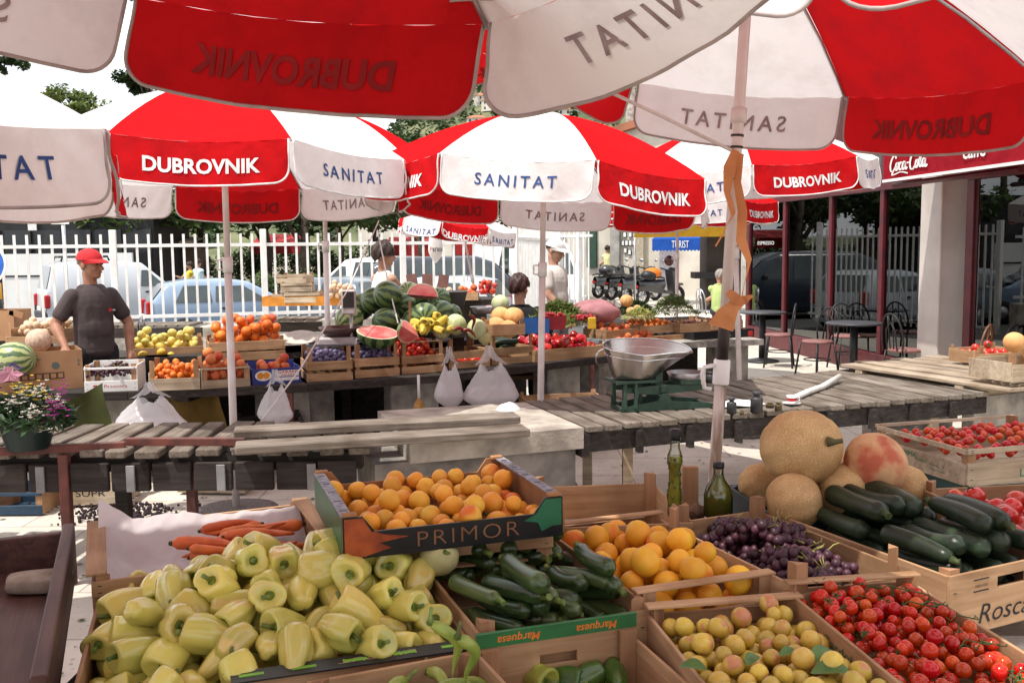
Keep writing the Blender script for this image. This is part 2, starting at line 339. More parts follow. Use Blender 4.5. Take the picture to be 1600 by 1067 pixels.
# ---------------- hill with its houses
KH = 2.4
def hz(x, y): return KH*hz0(x/KH, y/KH)
def hz0(x, y):
    t = max(0., (y-95)/230); t = min(t, .79)
    h = 62*t**1.15*(1+.18*math.sin(x*.013+1)+.06*math.sin(x*.05)) - 3
    sh = 1/(1+math.exp(-(x+45)/12))
    return -.5 + max(0, h)*(.08+.92*sh)
mb = MB(); mb.grid(lambda u, v: (KH*(-260+620*u), KH*(88+330*v), hz(KH*(-260+620*u), KH*(88+330*v))+2.0*math.sin(u*190)*math.sin(v*90)), 90, 50)
struct(mb.build('hill', mat('scrubby_hillside', (.15, .15, .075), .95, (.055, .075, .03), .06, detail=9)))
M_PLASTER = mat('pale_plaster', (.62, .58, .52), .9, (.5, .46, .40), .5); M_TILE = mat('terracotta_tiles', (.42, .16, .085), .85, (.26, .10, .06), .8)
M_WIN = mat('dark_window', (.03, .035, .04), .15)
def hill_house(x, y, w, d, h, rz, label):
    z = hz(x, y)-1
    t = thing('hill_house', label, 'house', (x, y, z), rz, 'houses on the hillside')
    mb = MB(); mb.box((0, 0, h/2), (w, d, h)); mb.build('wall', M_PLASTER, t)
    mb = MB(); e = .5
    mb.add([(-w/2-e, -d/2-e, h), (w/2+e, -d/2-e, h), (w/2+e, d/2+e, h), (-w/2-e, d/2+e, h), (-w/2+d*.4, 0, h+d*.26), (w/2-d*.4, 0, h+d*.26)], [(0, 1, 5, 4), (1, 2, 5), (2, 3, 4, 5), (3, 0, 4), (3, 2, 1, 0)]); mb.build('roof', M_TILE, t)
    n = max(2, int(w/3))
    for f in range(max(1, int(h/3))):
        for i in range(n):
            mb = MB(); mb.box((-w/2+w*(i+.5)/n, -d/2-.03, 1.7+3*f), (1.0, .1, 1.4)); mb.build('window', M_WIN, t)
rr = random.Random(3)
hh = [(752, 140, 235, 'pale house with two floors just right of the red umbrella flap tip'), (768, 152, 225, 'low tiled house below the skyline house'), (776, 133, 262, 'highest house on the hill'), (745, 165, 205, 'pale house half hidden above the scrub'), (862, 180, 190, 'wide pale house just above the middle umbrella'), (885, 176, 205, 'narrow pale house above the middle umbrella'), (902, 168, 225, 'terracotta roofed house left of the gabled wall'), (930, 160, 240, 'pale house among trees right of the middle umbrella top'), (918, 146, 262, 'small house high among the trees'), (700, 190, 170, 'pale house above the white umbrella roof'), (650, 192, 185, 'left most house on the hill'), (958, 142, 250, 'house on the slope beside the gabled wall'), (836, 150, 250, 'house behind the hanging white flap'), (800, 170, 215, 'tiled house behind the hanging white flap')]
for px, py, d, lb in hh:
    p = D(px, py, d*KH); hill_house(p.x, p.y, rr.uniform(7, 11), rr.uniform(6, 8), rr.choice([3.2, 6, 6]), rr.uniform(-.5, .5), lb)
def leaves(mb, c, r, n, size, rg, m=0, squash=1, jit=.9):
    for _ in range(n):
        while True:
            p = Vector((rg.uniform(-1, 1), rg.uniform(-1, 1), rg.uniform(-1, 1)))
            if .35 < p.length < 1: break
        p = Vector((c[0]+p.x*r, c[1]+p.y*r, c[2]+p.z*r*squash)); s = size*rg.uniform(.6, 1.3)
        q = Euler((rg.uniform(-jit, jit), rg.uniform(-jit, jit), rg.uniform(0, 6.28))).to_matrix()
        mb.add([p+q @ Vector(v) for v in ((-s, 0, 0), (0, -s*.45, s*.12), (s, 0, 0), (0, s*.45, s*.12))], [(0, 1, 2, 3)], m)
mb = MB(); rg = random.Random(11)
for i in range(620):
    x = rg.uniform(-110, 190); y = rg.uniform(290, 690); leaves(mb, (x, y, hz(x, y)+1.8), rg.uniform(2.2, 6.0), 30, 1.7, rg, squash=.8)
stuff(mb.build('hillside_scrub', L_DARK), 'dark scrub and trees on the hillside')
def tree(name, label, x, y, z0, h, cr, clumps, lm, size, per, seed, trunk=.22, cz=.75, sq=.6, group=None, spread=1.0):
    rg = random.Random(seed); t = thing(name, label, 'tree', (x, y, z0), 0, group)
    mb = MB(); pts = [(0, 0, 0), (rg.uniform(-.2, .2), rg.uniform(-.2, .2), h*.35), (rg.uniform(-.3, .3), rg.uniform(-.3, .3), h*.8)]
    mb.tube(pts, [trunk, trunk*.75, trunk*.3], 8)
    cl = []
    for i in range(clumps):
        a = rg.uniform(0, 6.28); q = cr*math.sqrt(rg.uniform(0, 1))*spread; c = (q*math.cos(a), q*math.sin(a), h*cz+rg.uniform(-.5, .5)*cr*sq*2*(1-.5*(q/cr))); cl.append(c)
        if i % 3 == 0: mb.tube([(0, 0, h*rg.uniform(.35, .6)), (c[0]*.5, c[1]*.5, c[2]*.5+h*.3), c], [trunk*.35, trunk*.22, .02], 5)
    mb.build('trunk', M_BARK, t)
    mb = MB()
    for c in cl: leaves(mb, c, rg.uniform(.28, .5)*cr*.8, per, size, rg, squash=.7)
    mb.build('crown', lm, t); return t
tr = [('pine_tree', 'rounded light green pine crown above the left umbrellas', 120, 168, 45, 1.75, 22, L_PINE, .13, 150, 1), ('pine_tree', 'dark green tree beside the big red flap', 240, 128, 52, 1.7, 20, L_DARK, .16, 150, 2), ('pine_tree', 'dark tree at the far left edge under the white flap', 6, 102, 42, .85, 14, L_DARK, .12, 130, 3)]
for nm, lb, px, py, d, cr_, n, lm, s, per, sd_ in tr:
    p = D(px, py, d); h = (p.z+.3)/.8; tree(nm, lb, p.x, p.y, -.3, h, cr_, n, lm, s, per, sd_, cz=.8, sq=.42)
pk = [(235, 'park tree behind the beige kiosk roof'), (318, 'park tree left of the two thick trunks'), (415, 'thick trunked park tree behind the dark parked car'), (470, 'park tree right of the thick trunk'), (530, 'park tree behind the white parked van'), (585, 'park tree behind the standing woman'), (655, 'park tree behind the dark minivan'), (765, 'park tree right of the dark minivan')]
for i, (px, lb) in enumerate(pk):
    p = D(px, 420, 37+3*(i % 3)); tree('park_tree', lb, p.x, p.y, -.22, 5.6, 2.6, 16, L_DARK if i % 2 else L_MID, .2, 90, 20+i, .26 if i in (2, 3) else .17, .66, .35, 'trees in the park behind the parked cars')
# hedge and flower bed
for i, (px, d, lb) in enumerate([(215, 45, 'dark shrub in the park behind the dark pavilion corner'), (262, 46, 'dark shrub behind the kiosk'), (300, 44, 'shrub behind the two pedestrians'), (340, 48, 'shrub left of the pole of the left umbrella, deep in the park'), (372, 44, 'shrub between the blue hatchback roof and the trunks'), (405, 47, 'shrub beside the thick trunk'), (448, 45, 'shrub between the two thick trunks'), (490, 47, 'shrub right of the second thick trunk'), (525, 44, 'shrub above the white van roof'), (560, 47, 'shrub behind the woman with the dark hair')]):
    p = D(px, 400, d); t = thing('park_shrub', lb, 'shrub', (p.x, p.y, -.22), 0, 'shrubs in the park'); rg = random.Random(100+i); mb = MB()
    for k in range(9): leaves(mb, (rg.uniform(-.8, .8), rg.uniform(-.4, .4), rg.uniform(.5, 1.7)), rg.uniform(.45, .7), 90, .13, rg)
    mb.build('foliage', L_DARK if i % 3 else L_MID, t); mb = MB(); mb.tube([(0, 0, 0), (0, 0, 1.3)], [.05, .02], 6); mb.build('stem', M_BARK, t)
mb = MB(); rg = random.Random(5)
for i in range(80):
    p = D(rg.uniform(395, 560), 425, rg.uniform(32.5, 33.6)); leaves(mb, (p.x, p.y, rg.uniform(.0, .75)), .35, 26, .09, rg)
tag(mb.build('hedge', L_MID), 'clipped green hedge between the parked cars and park trees', 'hedge')
# ---------------- far left: black cafe front, white hoarding, kiosk
p0, p1 = D(-40, 400, 36), D(242, 400, 36)
t = thing('black_pavilion', 'black pavilion with dark glass behind the white hoarding', 'building', (p0.x, p0.y, -.36)); w = p1.x-p0.x
mb = MB(); mb.box((w/2, 2, 2.0), (w, 4, 4.0)); mb.build('wall', mat('black_cladding', (.022, .022, .024), .5, (.012, .012, .013), 2), t)
for i in range(6):
    mb = MB(); mb.box((w*(i+.5)/6, -.04, 2.0), (w/6-.15, .06, 1.8)); mb.build('window', mat('dark_gloss_glass', (.03, .032, .035), .08), t)
mb = MB(); mb.box((w/2, -.3, 2.35), (w, .7, .08)); mb.build('canopy_edge', M_BLACK, t)
t = thing('banner', 'small white banner with a red scroll motif on the black pavilion', 'banner', tuple(D(50, 347, 35.8)))
mb = MB(); mb.box((0, 0, 0), (.32, .03, .62)); mb.build('cloth', M_WHITE, t); mb = MB(); mb.tube([(.09*math.cos(a)*(1-a/9), -.025, .12+.09*math.sin(a)*(1-a/9)) for a in np.linspace(0, 6, 14)], .02, 5); mb.box((0, -.03, .34), (.4, .03, .1)); mb.build('motif', M_REDINK, t)
p0, p1 = D(4, 400, 31), D(207, 400, 31)
t = thing('white_hoarding', 'long white panelled hoarding with a thin dark stripe behind the grey van', 'hoarding', (p0.x, p0.y, -.36)); w = p1.x-p0.x
mb = MB(); mb.box((w/2, 0, 1.02), (w, .12, 2.04)); mb.build('panel', mat('white_sheet', (.74, .74, .72), .5, (.66, .66, .64), 1.2), t)
mb = MB(); mb.box((w/2, -.07, 1.33), (w, .03, .05)); mb.build('stripe', M_BLACK, t)
mb = MB(); mb.box((1.05, -.07, .35), (.16, .03, .25)); mb.build('hatch', M_BLACK, t)
p = D(275, 370, 39); t = thing('kiosk', 'kiosk with a beige striped awning behind the fence', 'kiosk', (p.x, p.y, -.25))
mb = MB(); mb.box((0, .8, 1.1), (1.5, 1.2, 2.2)); mb.build('wall', mat('kiosk_brown', (.16, .10, .07), .8), t)
mb = MB(); mb.add([(-.9, 1.4, 2.55), (.9, 1.4, 2.55), (.95, -.3, 2.35), (-.95, -.3, 2.35), (.95, -.3, 2.1), (-.95, -.3, 2.1)], [(0, 1, 2, 3), (3, 2, 4, 5)]); mb.build('awning', mat('beige_awning', (.66, .56, .45), .9, (.35, .2, .14), 4), t)
for i, (px, py, d, lb) in enumerate([(430, 388, 44, 'red market stall awning behind the two park trunks'), (640, 392, 44, 'red awning far behind the woman'), (748, 390, 46, 'red awning far behind the dark minivan')]):
    p = D(px, py, d); t = thing('stall_awning', lb, 'awning', (p.x, p.y, -.25), 0, 'red awnings across the park')
    mb = MB(); mb.box((0, 0, p.z+.25), (2.2, .5, .5)); mb.add([(-1.1, .3, p.z+.5), (1.1, .3, p.z+.5), (1.1, 1.5, p.z+.9), (-1.1, 1.5, p.z+.9)], [(0, 1, 2, 3)]); mb.build('canvas', mat('red_canvas', (.42, .03, .03), .8), t)
    for s in (-1, 1): mb = MB(); mb.tube([(s, 0, 0), (s, 0, p.z)], .03, 6); mb.build('post', M_STEEL, t)
# white building far across the street (behind the fence)
p0, p1 = D(560, 380, 58), D(905, 380, 52)
t = thing('white_street_building', 'pale building across the street behind the parked vans', 'building', (p0.x, p0.y, -.3), math.atan2(p1.y-p0.y, p1.x-p0.x)); w = (p1-p0).length
mb = MB(); mb.box((w/2, 3, 2.3), (w, 6, 4.6)); mb.build('wall', M_PLASTER, t)
for i in range(5):
    mb = MB(); mb.box((w*(i+.5)/5, -.04, 1.6), (1.3, .1, 1.9)); mb.build('window', M_WIN, t)
mb = MB(); mb.box((w*.30, -.4, 2.95), (2.0, .1, .45)); mb.build('shop_sign', mat('blue_sign', (.03, .10, .42), .5), t)
# ---------------- stone house with the blue awning (right background)
M_LIME = mat('limestone_wall', (.60, .56, .48), .9, (.47, .43, .36), 1.6, .3, 18)
pa, pb = D(905, 470, 33.5), D(1200, 470, 30.5); ang = math.atan2(pb.y-pa.y, pb.x-pa.x); w = (pb-pa).length
t = thing('stone_house', 'pale limestone house with a gabled end behind the parked scooters', 'house', (pa.x, pa.y, 0), ang)
Hs = 5.2; k = w/295.
def hx(px): return (px-905)*k
mb = MB(); mb.box((w/2+1, 3, Hs/2), (w+2, 6, Hs)); mb.add([(-.0, 0, Hs), (w+2, 0, Hs+1.9), (w+2, 0, Hs)], [(0, 1, 2)]); mb.build('wall', M_LIME, t)
mb = MB(); mb.prism([(-.5, Hs-.2), (w+2.2, Hs+1.95), (w+2.2, Hs+2.2), (-.5, Hs+.05)], 6.6, M=Matrix.Translation((0, 3, 0))); mb.build('roof', M_TILE, t)
mb = MB(); mb.box((hx(1052), -.03, 1.0), (.62, .08, 1.9)); mb.build('doorway', mat('curtained_door', (.30, .28, .30), .8), t)
mb = MB(); mb.box((hx(928), -.05, 2.1), (.35, .12, 2.2)); mb.build('shutter', mat('green_shutter', (.03, .07, .045), .6), t)
mb = MB(); mb.box((hx(968), -.1, Hs/2), (.32, .2, Hs-.1)); mb.build('quoin', mat('grey_stone', (.36, .34, .31), .95, (.22, .21, .19), 3, .5), t)
mb = MB(); mb.box((hx(1008), -.12, Hs/2), (.3, .24, Hs-.1)); mb.build('pilaster', mat('beige_render', (.42, .36, .27), .9), t)
for j, row in enumerate([(982, 992, 999), (982, 991, 1000), (979, 985, 991, 997), (983, 990, 999)]):
    for px in row:
        mb = MB(); mb.box((hx(px), -.03, 2.35-.28*j+.03*((px*7) % 3)), (.12, .03, .19), 1); mb.box((hx(px), -.05, 2.35-.28*j+.03*((px*7) % 3)), (.09, .02, .15), 0); mb.build('notice', [M_WHITE, M_BLACK], t)
# blue awning with TURIST
p0, p1 = D(1019, 392, 28.2), D(1150, 392, 27.2); w2 = (p1-p0).length; ang = math.atan2(p1.y-p0.y, p1.x-p0.x)
t = thing('blue_awning', 'blue awning with white lettering over the stone house door', 'awning', (p0.x, p0.y, p0.z), ang); M_BLUE = cloth('blue_canvas', (.025, .09, .38), .2)
mb = MB(); n = 24
mb.add([(0, 0, .34), (w2, 0, .34), (w2, 1.6, .75), (0, 1.6, .75)], [(0, 1, 2, 3)])
for i in range(n): a = w2*i/n; b2 = w2*(i+1)/n; mb.add([(a, 0, .34), (b2, 0, .34), (b2, -.01, .02), ((a+b2)/2, -.012, -.02), (a, -.01, .02)], [(0, 1, 2, 3, 4)])
mb.build('canvas', M_BLUE, t)
mb = MB(); mb.text('TURIST', .30, Matrix.Translation((.84, -.03, .08)) @ Matrix.Rotation(math.pi/2, 4, 'X'), fit=.50); mb.build('lettering', M_WHITE, t)
p0 = D(1075, 366, 24); t = thing('yellow_awning', 'dull yellow awning in front of the blue one', 'awning', (p0.x, p0.y, p0.z))
mb = MB(); mb.add([(-1.3, 0, .28), (1.3, 0, .28), (1.25, -.05, -.07), (-1.35, -.05, -.07), (1.3, 1.2, .5), (-1.3, 1.2, .5)], [(0, 1, 2, 3), (1, 0, 5, 4)]); mb.build('canvas', cloth('yellow_canvas', (.34, .19, .02), .3), t)
for s in (-1.2, 1.2): mb = MB(); mb.tube([(s, .9, .38), (s, .9, -p0.z)], .03, 6); mb.build('post', M_STEEL, t)
p0 = D(1125, 470, 25); t = thing('dark_kiosk', 'dark kiosk counter under the blue awning', 'kiosk', (p0.x, p0.y, 0))
mb = MB(); mb.box((.1, .5, 1.1), (.9, .9, 2.2)); mb.build('wall', mat('dark_brown_panel', (.035, .025, .02), .6), t); mb = MB(); mb.box((-.2, .1, .95), (1.0, .6, .16)); mb.build('counter', M_BLACK, t)
p = D(1175, 470, 21); 
t = thing('white_post', 'tall white post with a rusty patch left of the cafe', 'post', tuple(G(1163, 478, 0)))
mb = MB(); mb.tube([(0, 0, 0), (0, 0, 3.6)], .09, 12); mb.build('shaft', mat('chipped_white', (.7, .68, .65), .6, (.25, .16, .11), 3, lo=.3, hi=.38), t)
mb = MB(); mb.lathe([(0, 0), (.2, 0), (.2, .03), (.11, .05), (0, .05)], 14); mb.build('base', M_STEEL, t)
p = D(985, 200, 36); t = thing('concrete_pole', 'pale concrete utility pole beside the gabled roof', 'utility pole', (p.x, p.y, 0)); mb = MB(); mb.tube([(0, 0, 0), (0, 0, 11)], [.22, .15], 10); mb.build('shaft', M_CONC, t)
# ---------------- white picket fence on its low wall
def fence(label, a, b, z0, z1, step, post_every, low=None, group=None):
    a = Vector(a); b = Vector(b); L = (b-a).length; ang = math.atan2(b.y-a.y, b.x-a.x)
    t = thing('picket_fence', label, 'fence', (a.x, a.y, 0), ang, group); n = int(L/step); h = z1-z0
    for z in (z0+.10, z1-.17): mb = MB(); mb.box((L/2, 0, z), (L, .035, .05)); mb.build('rail', M_WHITE, t)
    k = 0; x = 0; i = 0
    mbp = MB()
    while x < L:
        if i % post_every == 0: mb = MB(); mb.box((x, 0, (z0+z1)/2+.03), (.095, .095, h+.07), ch=.008); mb.build('post', M_WHITE, t)
        else: mb = MB(); mb.box((x, 0, (z0+z1)/2), (.036, .02, h)); mb.build('picket', M_WHITE, t)
        x += step; i += 1
    return t
fa, fb = D(-70, 495, 13.75), D(800, 480, 15.9)
fence('long white steel picket fence in front of the parked cars', (fa.x, fa.y, 0), (fb.x, fb.y, 0), .66, 1.99, .166, 13)
L = (fb-fa).length; ang = math.atan2(fb.y-fa.y, fb.x-fa.x)
t = thing('low_wall', 'low rough concrete wall under the white picket fence', 'wall', (fa.x, fa.y, 0), ang); mb = MB(); mb.box((L/2, 0, .33), (L, .3, .66), ch=.02); mb.build('masonry', M_CONC, t)
fc, fd = D(806, 480, 16.2), D(872, 470, 21)
fence('white gate leaf standing open beside the man in the white cap', (fc.x, fc.y, 0), (fd.x, fd.y, 0), .08, 2.05, .15, 99)
fc, fd = D(876, 480, 20.5), D(926, 470, 19.6)
fence('white gate section with thick posts left of the scooters', (fc.x, fc.y, 0), (fd.x, fd.y, 0), .08, 2.12, .16, 4)
# traffic signs
p = G(108, 560, 0); p = D(100, 400, 14.6)
t = thing('parking_sign', 'small white sign on a grey post behind the man in the red cap', 'traffic sign', (p.x, p.y, 0))
mb = MB(); mb.tube([(0, .03, 0), (0, .03, 2.3)], .03, 8); mb.build('post', M_STEEL, t)
zz = D(97, 340, 14.6).z; mb = MB(); mb.box((-.03, 0, zz), (.27, .012, .20), 0, ch=.004); mb.text('do 10 min', .085, Matrix.Translation((-.03, -.012, zz-.03)) @ Matrix.Rotation(math.pi/2, 4, 'X'), 1, fit=.22); mb.build('plate', [M_WHITE, M_INK], t)
p = D(-24, 412, 13.2); t = thing('round_road_sign', 'round blue road sign over a black and yellow bollard at the left edge', 'traffic sign', (p.x, p.y, 0))
mb = MB(); mb.lathe([(0, -.01), (.30, -.01), (.30, .01), (0, .01)], 24, 1, Matrix.Translation((0, 0, p.z)) @ Matrix.Rotation(math.pi/2, 4, 'X'), smooth=False); mb.lathe([(0, .012), (.27, .012)], 24, 0, Matrix.Translation((0, 0, p.z)) @ Matrix.Rotation(math.pi/2, 4, 'X'), smooth=False)
mb.add([(.0, -.02, p.z+.14), (-.1, -.02, p.z), (-.04, -.02, p.z), (-.04, -.02, p.z-.15), (.04, -.02, p.z-.15), (.04, -.02, p.z), (.1, -.02, p.z)], [(0, 1, 2, 5, 6), (2, 3, 4, 5)], 1); mb.build('disc', [mat('sign_blue', (.02, .12, .5), .4), M_WHITE], t)
mb = MB()
for i in range(6): mb.tube([(0, .1, i*.22), (0, .1, i*.22+.22)], [.17-.005*i, .165-.005*i], 16, i % 2)
mb.build('bollard', [M_BLACK, mat('yellow_band', (.75, .38, .02), .5)], t)
# ---------------- cars
GLASS_D = mat('car_glass', (.035, .045, .05), .06, (.05, .07, .07), 3, spec=.8)
def paint(name, c): return mat(name, c, .3, tuple(x*.93 for x in c), 2, coat=.7, spec=.5)
def car(label, top, W, col, px, py, d, yaw, belt, wins, ws, z0=-.36, tail=None, cat='car', bottom=.22, plate=None, roofbox=False):
    P = D(px, py, d); t = thing('parked_car', label, cat, (P.x, P.y, z0), yaw, 'vehicles parked beyond the fence')
    Ltot = top[-1][0]; X0 = -Ltot/2
    def tz(x):
        for (a, za), (b, zb) in zip(top, top[1:]):
            if x <= b: u = (x-a)/(b-a) if b > a else 0; return za+(zb-za)*u
        return top[-1][1]
    roof = max(z for _, z in top)
    def half(x, z):
        e = min(1, max(0, min(x, Ltot-x)/.35)); w = W/2*(.86+.14*math.sin(e*math.pi/2))
        if z > belt: w *= 1-.2*((z-belt)/max(.3, roof-belt))**1.2
        elif z < .45: w *= .97
        return w
    st = sorted(set([x for x, _ in top]+list(np.linspace(0, Ltot, 26))))
    mb = MB(); ring = []
    for x in st:
        zt = tz(x); zs = [bottom, .4, .62, min(belt, zt-.02), max(min(belt, zt-.02)+.005, zt-.10), zt-.02, zt]; ws_ = [half(x, z) for z in zs]; ws_[-2] *= .93; ws_[-1] *= .72
        r = [(X0+x, w, z) for w, z in zip(ws_, zs)]; ring.append(r+[(a, -b, c) for a, b, c in r[::-1]])
    n = len(ring[0]); vs = [p for r in ring for p in r]; fs = []
    for i in range(len(ring)-1):
        for k in range(n): fs.append((i*n+k, (i+1)*n+k, (i+1)*n+(k+1) % n, i*n+(k+1) % n))
    mb.add(vs, fs, 0, None, True); mb.add(ring[0], [tuple(range(n))]); mb.add(ring[-1], [tuple(range(n))]); mb.build('body', col, t)
    for s in (-1, 1):
        for (x0, x1, x2, x3) in wins:   # bottom from x0..x3, top from x1..x2
            def pt(x, z): return (X0+x, s*(half(x, z)+.008), z)
            zt1 = min(tz(x1), tz(x2))-.11
            mb = MB(); mb.grid(lambda u, v: pt((x0+(x3-x0)*u)*(1-v)+(x1+(x2-x1)*u)*v, belt+.02+(zt1-belt-.02)*v), 4, 4); mb.build('side_window', GLASS_D, t)
        for wx in (top[0][0]+Ltot*.19, Ltot*.80):
            wh = MB(); M = Matrix.Translation((X0+wx, s*(W/2-.1), .31)) @ Matrix.Rotation(math.pi/2, 4, 'X')
            wh.lathe([(.17, -.11), (.29, -.11), (.31, -.07), (.31, .07), (.29, .11), (.17, .11)], 20, 0, M); o = wh.build('wheel', M_RUBBER, t)
            r = MB(); r.lathe([(0, -.112*1), (.19, -.105), (.2, 0), (.19, .105), (0, .112)], 16, 0, M); r.build('rim', M_STEEL, o)
        mb = MB(); mb.box((X0+.03, s*(W/2-.14), .82), (.14, .2, .34), ch=.03); mb.build('tail_light', mat('tail_red', (.45, .02, .02), .25), t)
        mb = MB(); mb.box((X0+Ltot-.12, s*(W/2-.22), .66), (.22, .32, .15), ch=.04); mb.build('headlight', mat('lamp_glass', (.7, .72, .74), .1), t)
        mb = MB(); mb.box((X0+wins[-1][3]-.1, s*(W/2+.06), belt+.08), (.1, .18, .13), ch=.03); mb.build('mirror', M_BLACK, t)
        mb = MB(); mb.box((X0+wins[-1][0]+.2, s*(W/2+.008), belt-.12), (.18, .03, .035)); mb.build('door_handle', M_BLACK, t)
    for (xa, xb, nm) in ws:
        za, zb = tz(xa), tz(xb)
        mb = MB(); mb.grid(lambda u, v: ((X0+xa+(xb-xa)*v)+(-.012 if nm == 'rear_window' else .012), (u-.5)*2*(half(xa+(xb-xa)*v, za+(zb-za)*v)*.84), za+(zb-za)*v+.012), 4, 4); mb.build(nm, GLASS_D, t)
    mb = MB(); mb.box((X0+.0, 0, .45), (.12, W*.86, .2), ch=.04); mb.build('rear_bumper', mat('bumper_grey', (.06, .06, .065), .6), t)
    mb = MB(); mb.box((X0+Ltot, 0, .42), (.12, W*.86, .22), ch=.04); mb.build('front_bumper', mat('bumper_grey', (.06, .06, .065), .6), t)
    mb = MB(); mb.box((X0-.045, 0, .62), (.02, .5, .11)); mb.build('number_plate', M_WHITE, t)
    if roofbox:
        mb = MB(); mb.tube([(X0+.5, -W*.3, roof+.1), (X0+.5, W*.3, roof+.1)], .03, 6); mb.tube([(X0+1.6, -W*.3, roof+.1), (X0+1.6, W*.3, roof+.1)], .03, 6)
        for s in (-1, 1): mb.tube([(X0+.45, s*W*.3, roof-.02), (X0+.5, s*W*.3, roof+.1), (X0+1.6, s*W*.3, roof+.1), (X0+1.65, s*W*.3, roof-.02)], .03, 6)
        mb.build('roof_rack', M_BLACK, t)
    return t
VAN = [(0, .5), (.03, 1.05), (.2, 1.72), (.5, 1.84), (1.5, 1.86), (2.45, 1.78), (3.15, 1.15), (3.85, .92), (4.05, .6)]
HAT = [(0, .6), (.04, .93), (.38, 1.36), (.9, 1.45), (1.8, 1.44), (2.2, 1.38), (2.95, .97), (3.65, .82), (3.85, .58)]
MPV = [(0, .55), (.03, 1.0), (.25, 1.62), (.8, 1.86), (3.1, 1.86), (3.5, 1.72), (4.15, 1.12), (4.7, .95), (4.85, .6)]
BIG = [(0, .6), (.02, 1.2), (.1, 2.2), (.4, 2.42), (3.8, 2.42), (4.2, 2.2), (4.75, 1.25), (5.2, 1.1), (5.35, .6)]
car('light grey panel van with a black roof rack behind the man in the red cap', VAN, 1.7, paint('silver_grey_paint', (.50, .52, .55)), 188, 440, 26.5, .62, 1.12, [(2.35, 2.4, 2.55, 3.0)], [(.05, .2, 'rear_window'), (2.55, 3.1, 'windscreen')], cat='van', roofbox=True)
car('blue grey hatchback with its red tail lamp behind the fence', HAT, 1.65, paint('blue_grey_paint', (.22, .30, .42)), 362, 440, 22.5, .45, .92, [(.55, .75, 1.3, 1.35), (1.42, 1.45, 2.05, 2.6)], [(.06, .36, 'rear_window'), (2.25, 2.9, 'windscreen')])
car('dark slate hatchback behind the stack of empty crates', HAT, 1.65, paint('slate_paint', (.09, .12, .15)), 505, 440, 22.8, 2.6, .92, [(.55, .75, 1.3, 1.35), (1.42, 1.45, 2.05, 2.6)], [(.06, .36, 'rear_window'), (2.25, 2.9, 'windscreen')])
car('white van behind the standing woman', VAN, 1.75, paint('white_van_paint', (.75, .75, .74)), 575, 430, 29, 2.9, 1.12, [(2.35, 2.4, 2.55, 3.0), (.6, .65, 2.1, 2.2)], [(.05, .2, 'rear_window'), (2.55, 3.1, 'windscreen')], cat='van')
car('pale silver car between the woman and the dark minivan', HAT, 1.65, paint('pale_silver_paint', (.42, .47, .52)), 668, 440, 22.5, 2.75, .92, [(.55, .75, 1.3, 1.35), (1.42, 1.45, 2.05, 2.6)], [(.06, .36, 'rear_window'), (2.25, 2.9, 'windscreen')])
car('dark blue minivan behind the hanging white bag', MPV, 1.85, paint('dark_navy_paint', (.022, .03, .045)), 705, 430, 26.5, .12, 1.1, [(.5, .65, 1.6, 1.6), (1.7, 1.7, 2.7, 2.75), (2.85, 2.85, 3.3, 3.7)], [(.06, .26, 'rear_window'), (3.55, 4.1, 'windscreen')], cat='minivan')
car('tall white van beyond the gate', BIG, 2.0, paint('white_tall_paint', (.76, .76, .76)), 818, 420, 29, -1.25, 1.35, [(3.3, 3.35, 3.9, 4.3)], [(.03, .1, 'rear_window'), (4.25, 4.72, 'windscreen')], cat='van')
car('red car far behind the dark minivan', HAT, 1.65, paint('red_car_paint', (.4, .02, .03)), 770, 410, 36, 3.0, .92, [(.55, .75, 1.3, 1.35), (1.42, 1.45, 2.05, 2.6)], [(.06, .36, 'rear_window'), (2.25, 2.9, 'windscreen')])
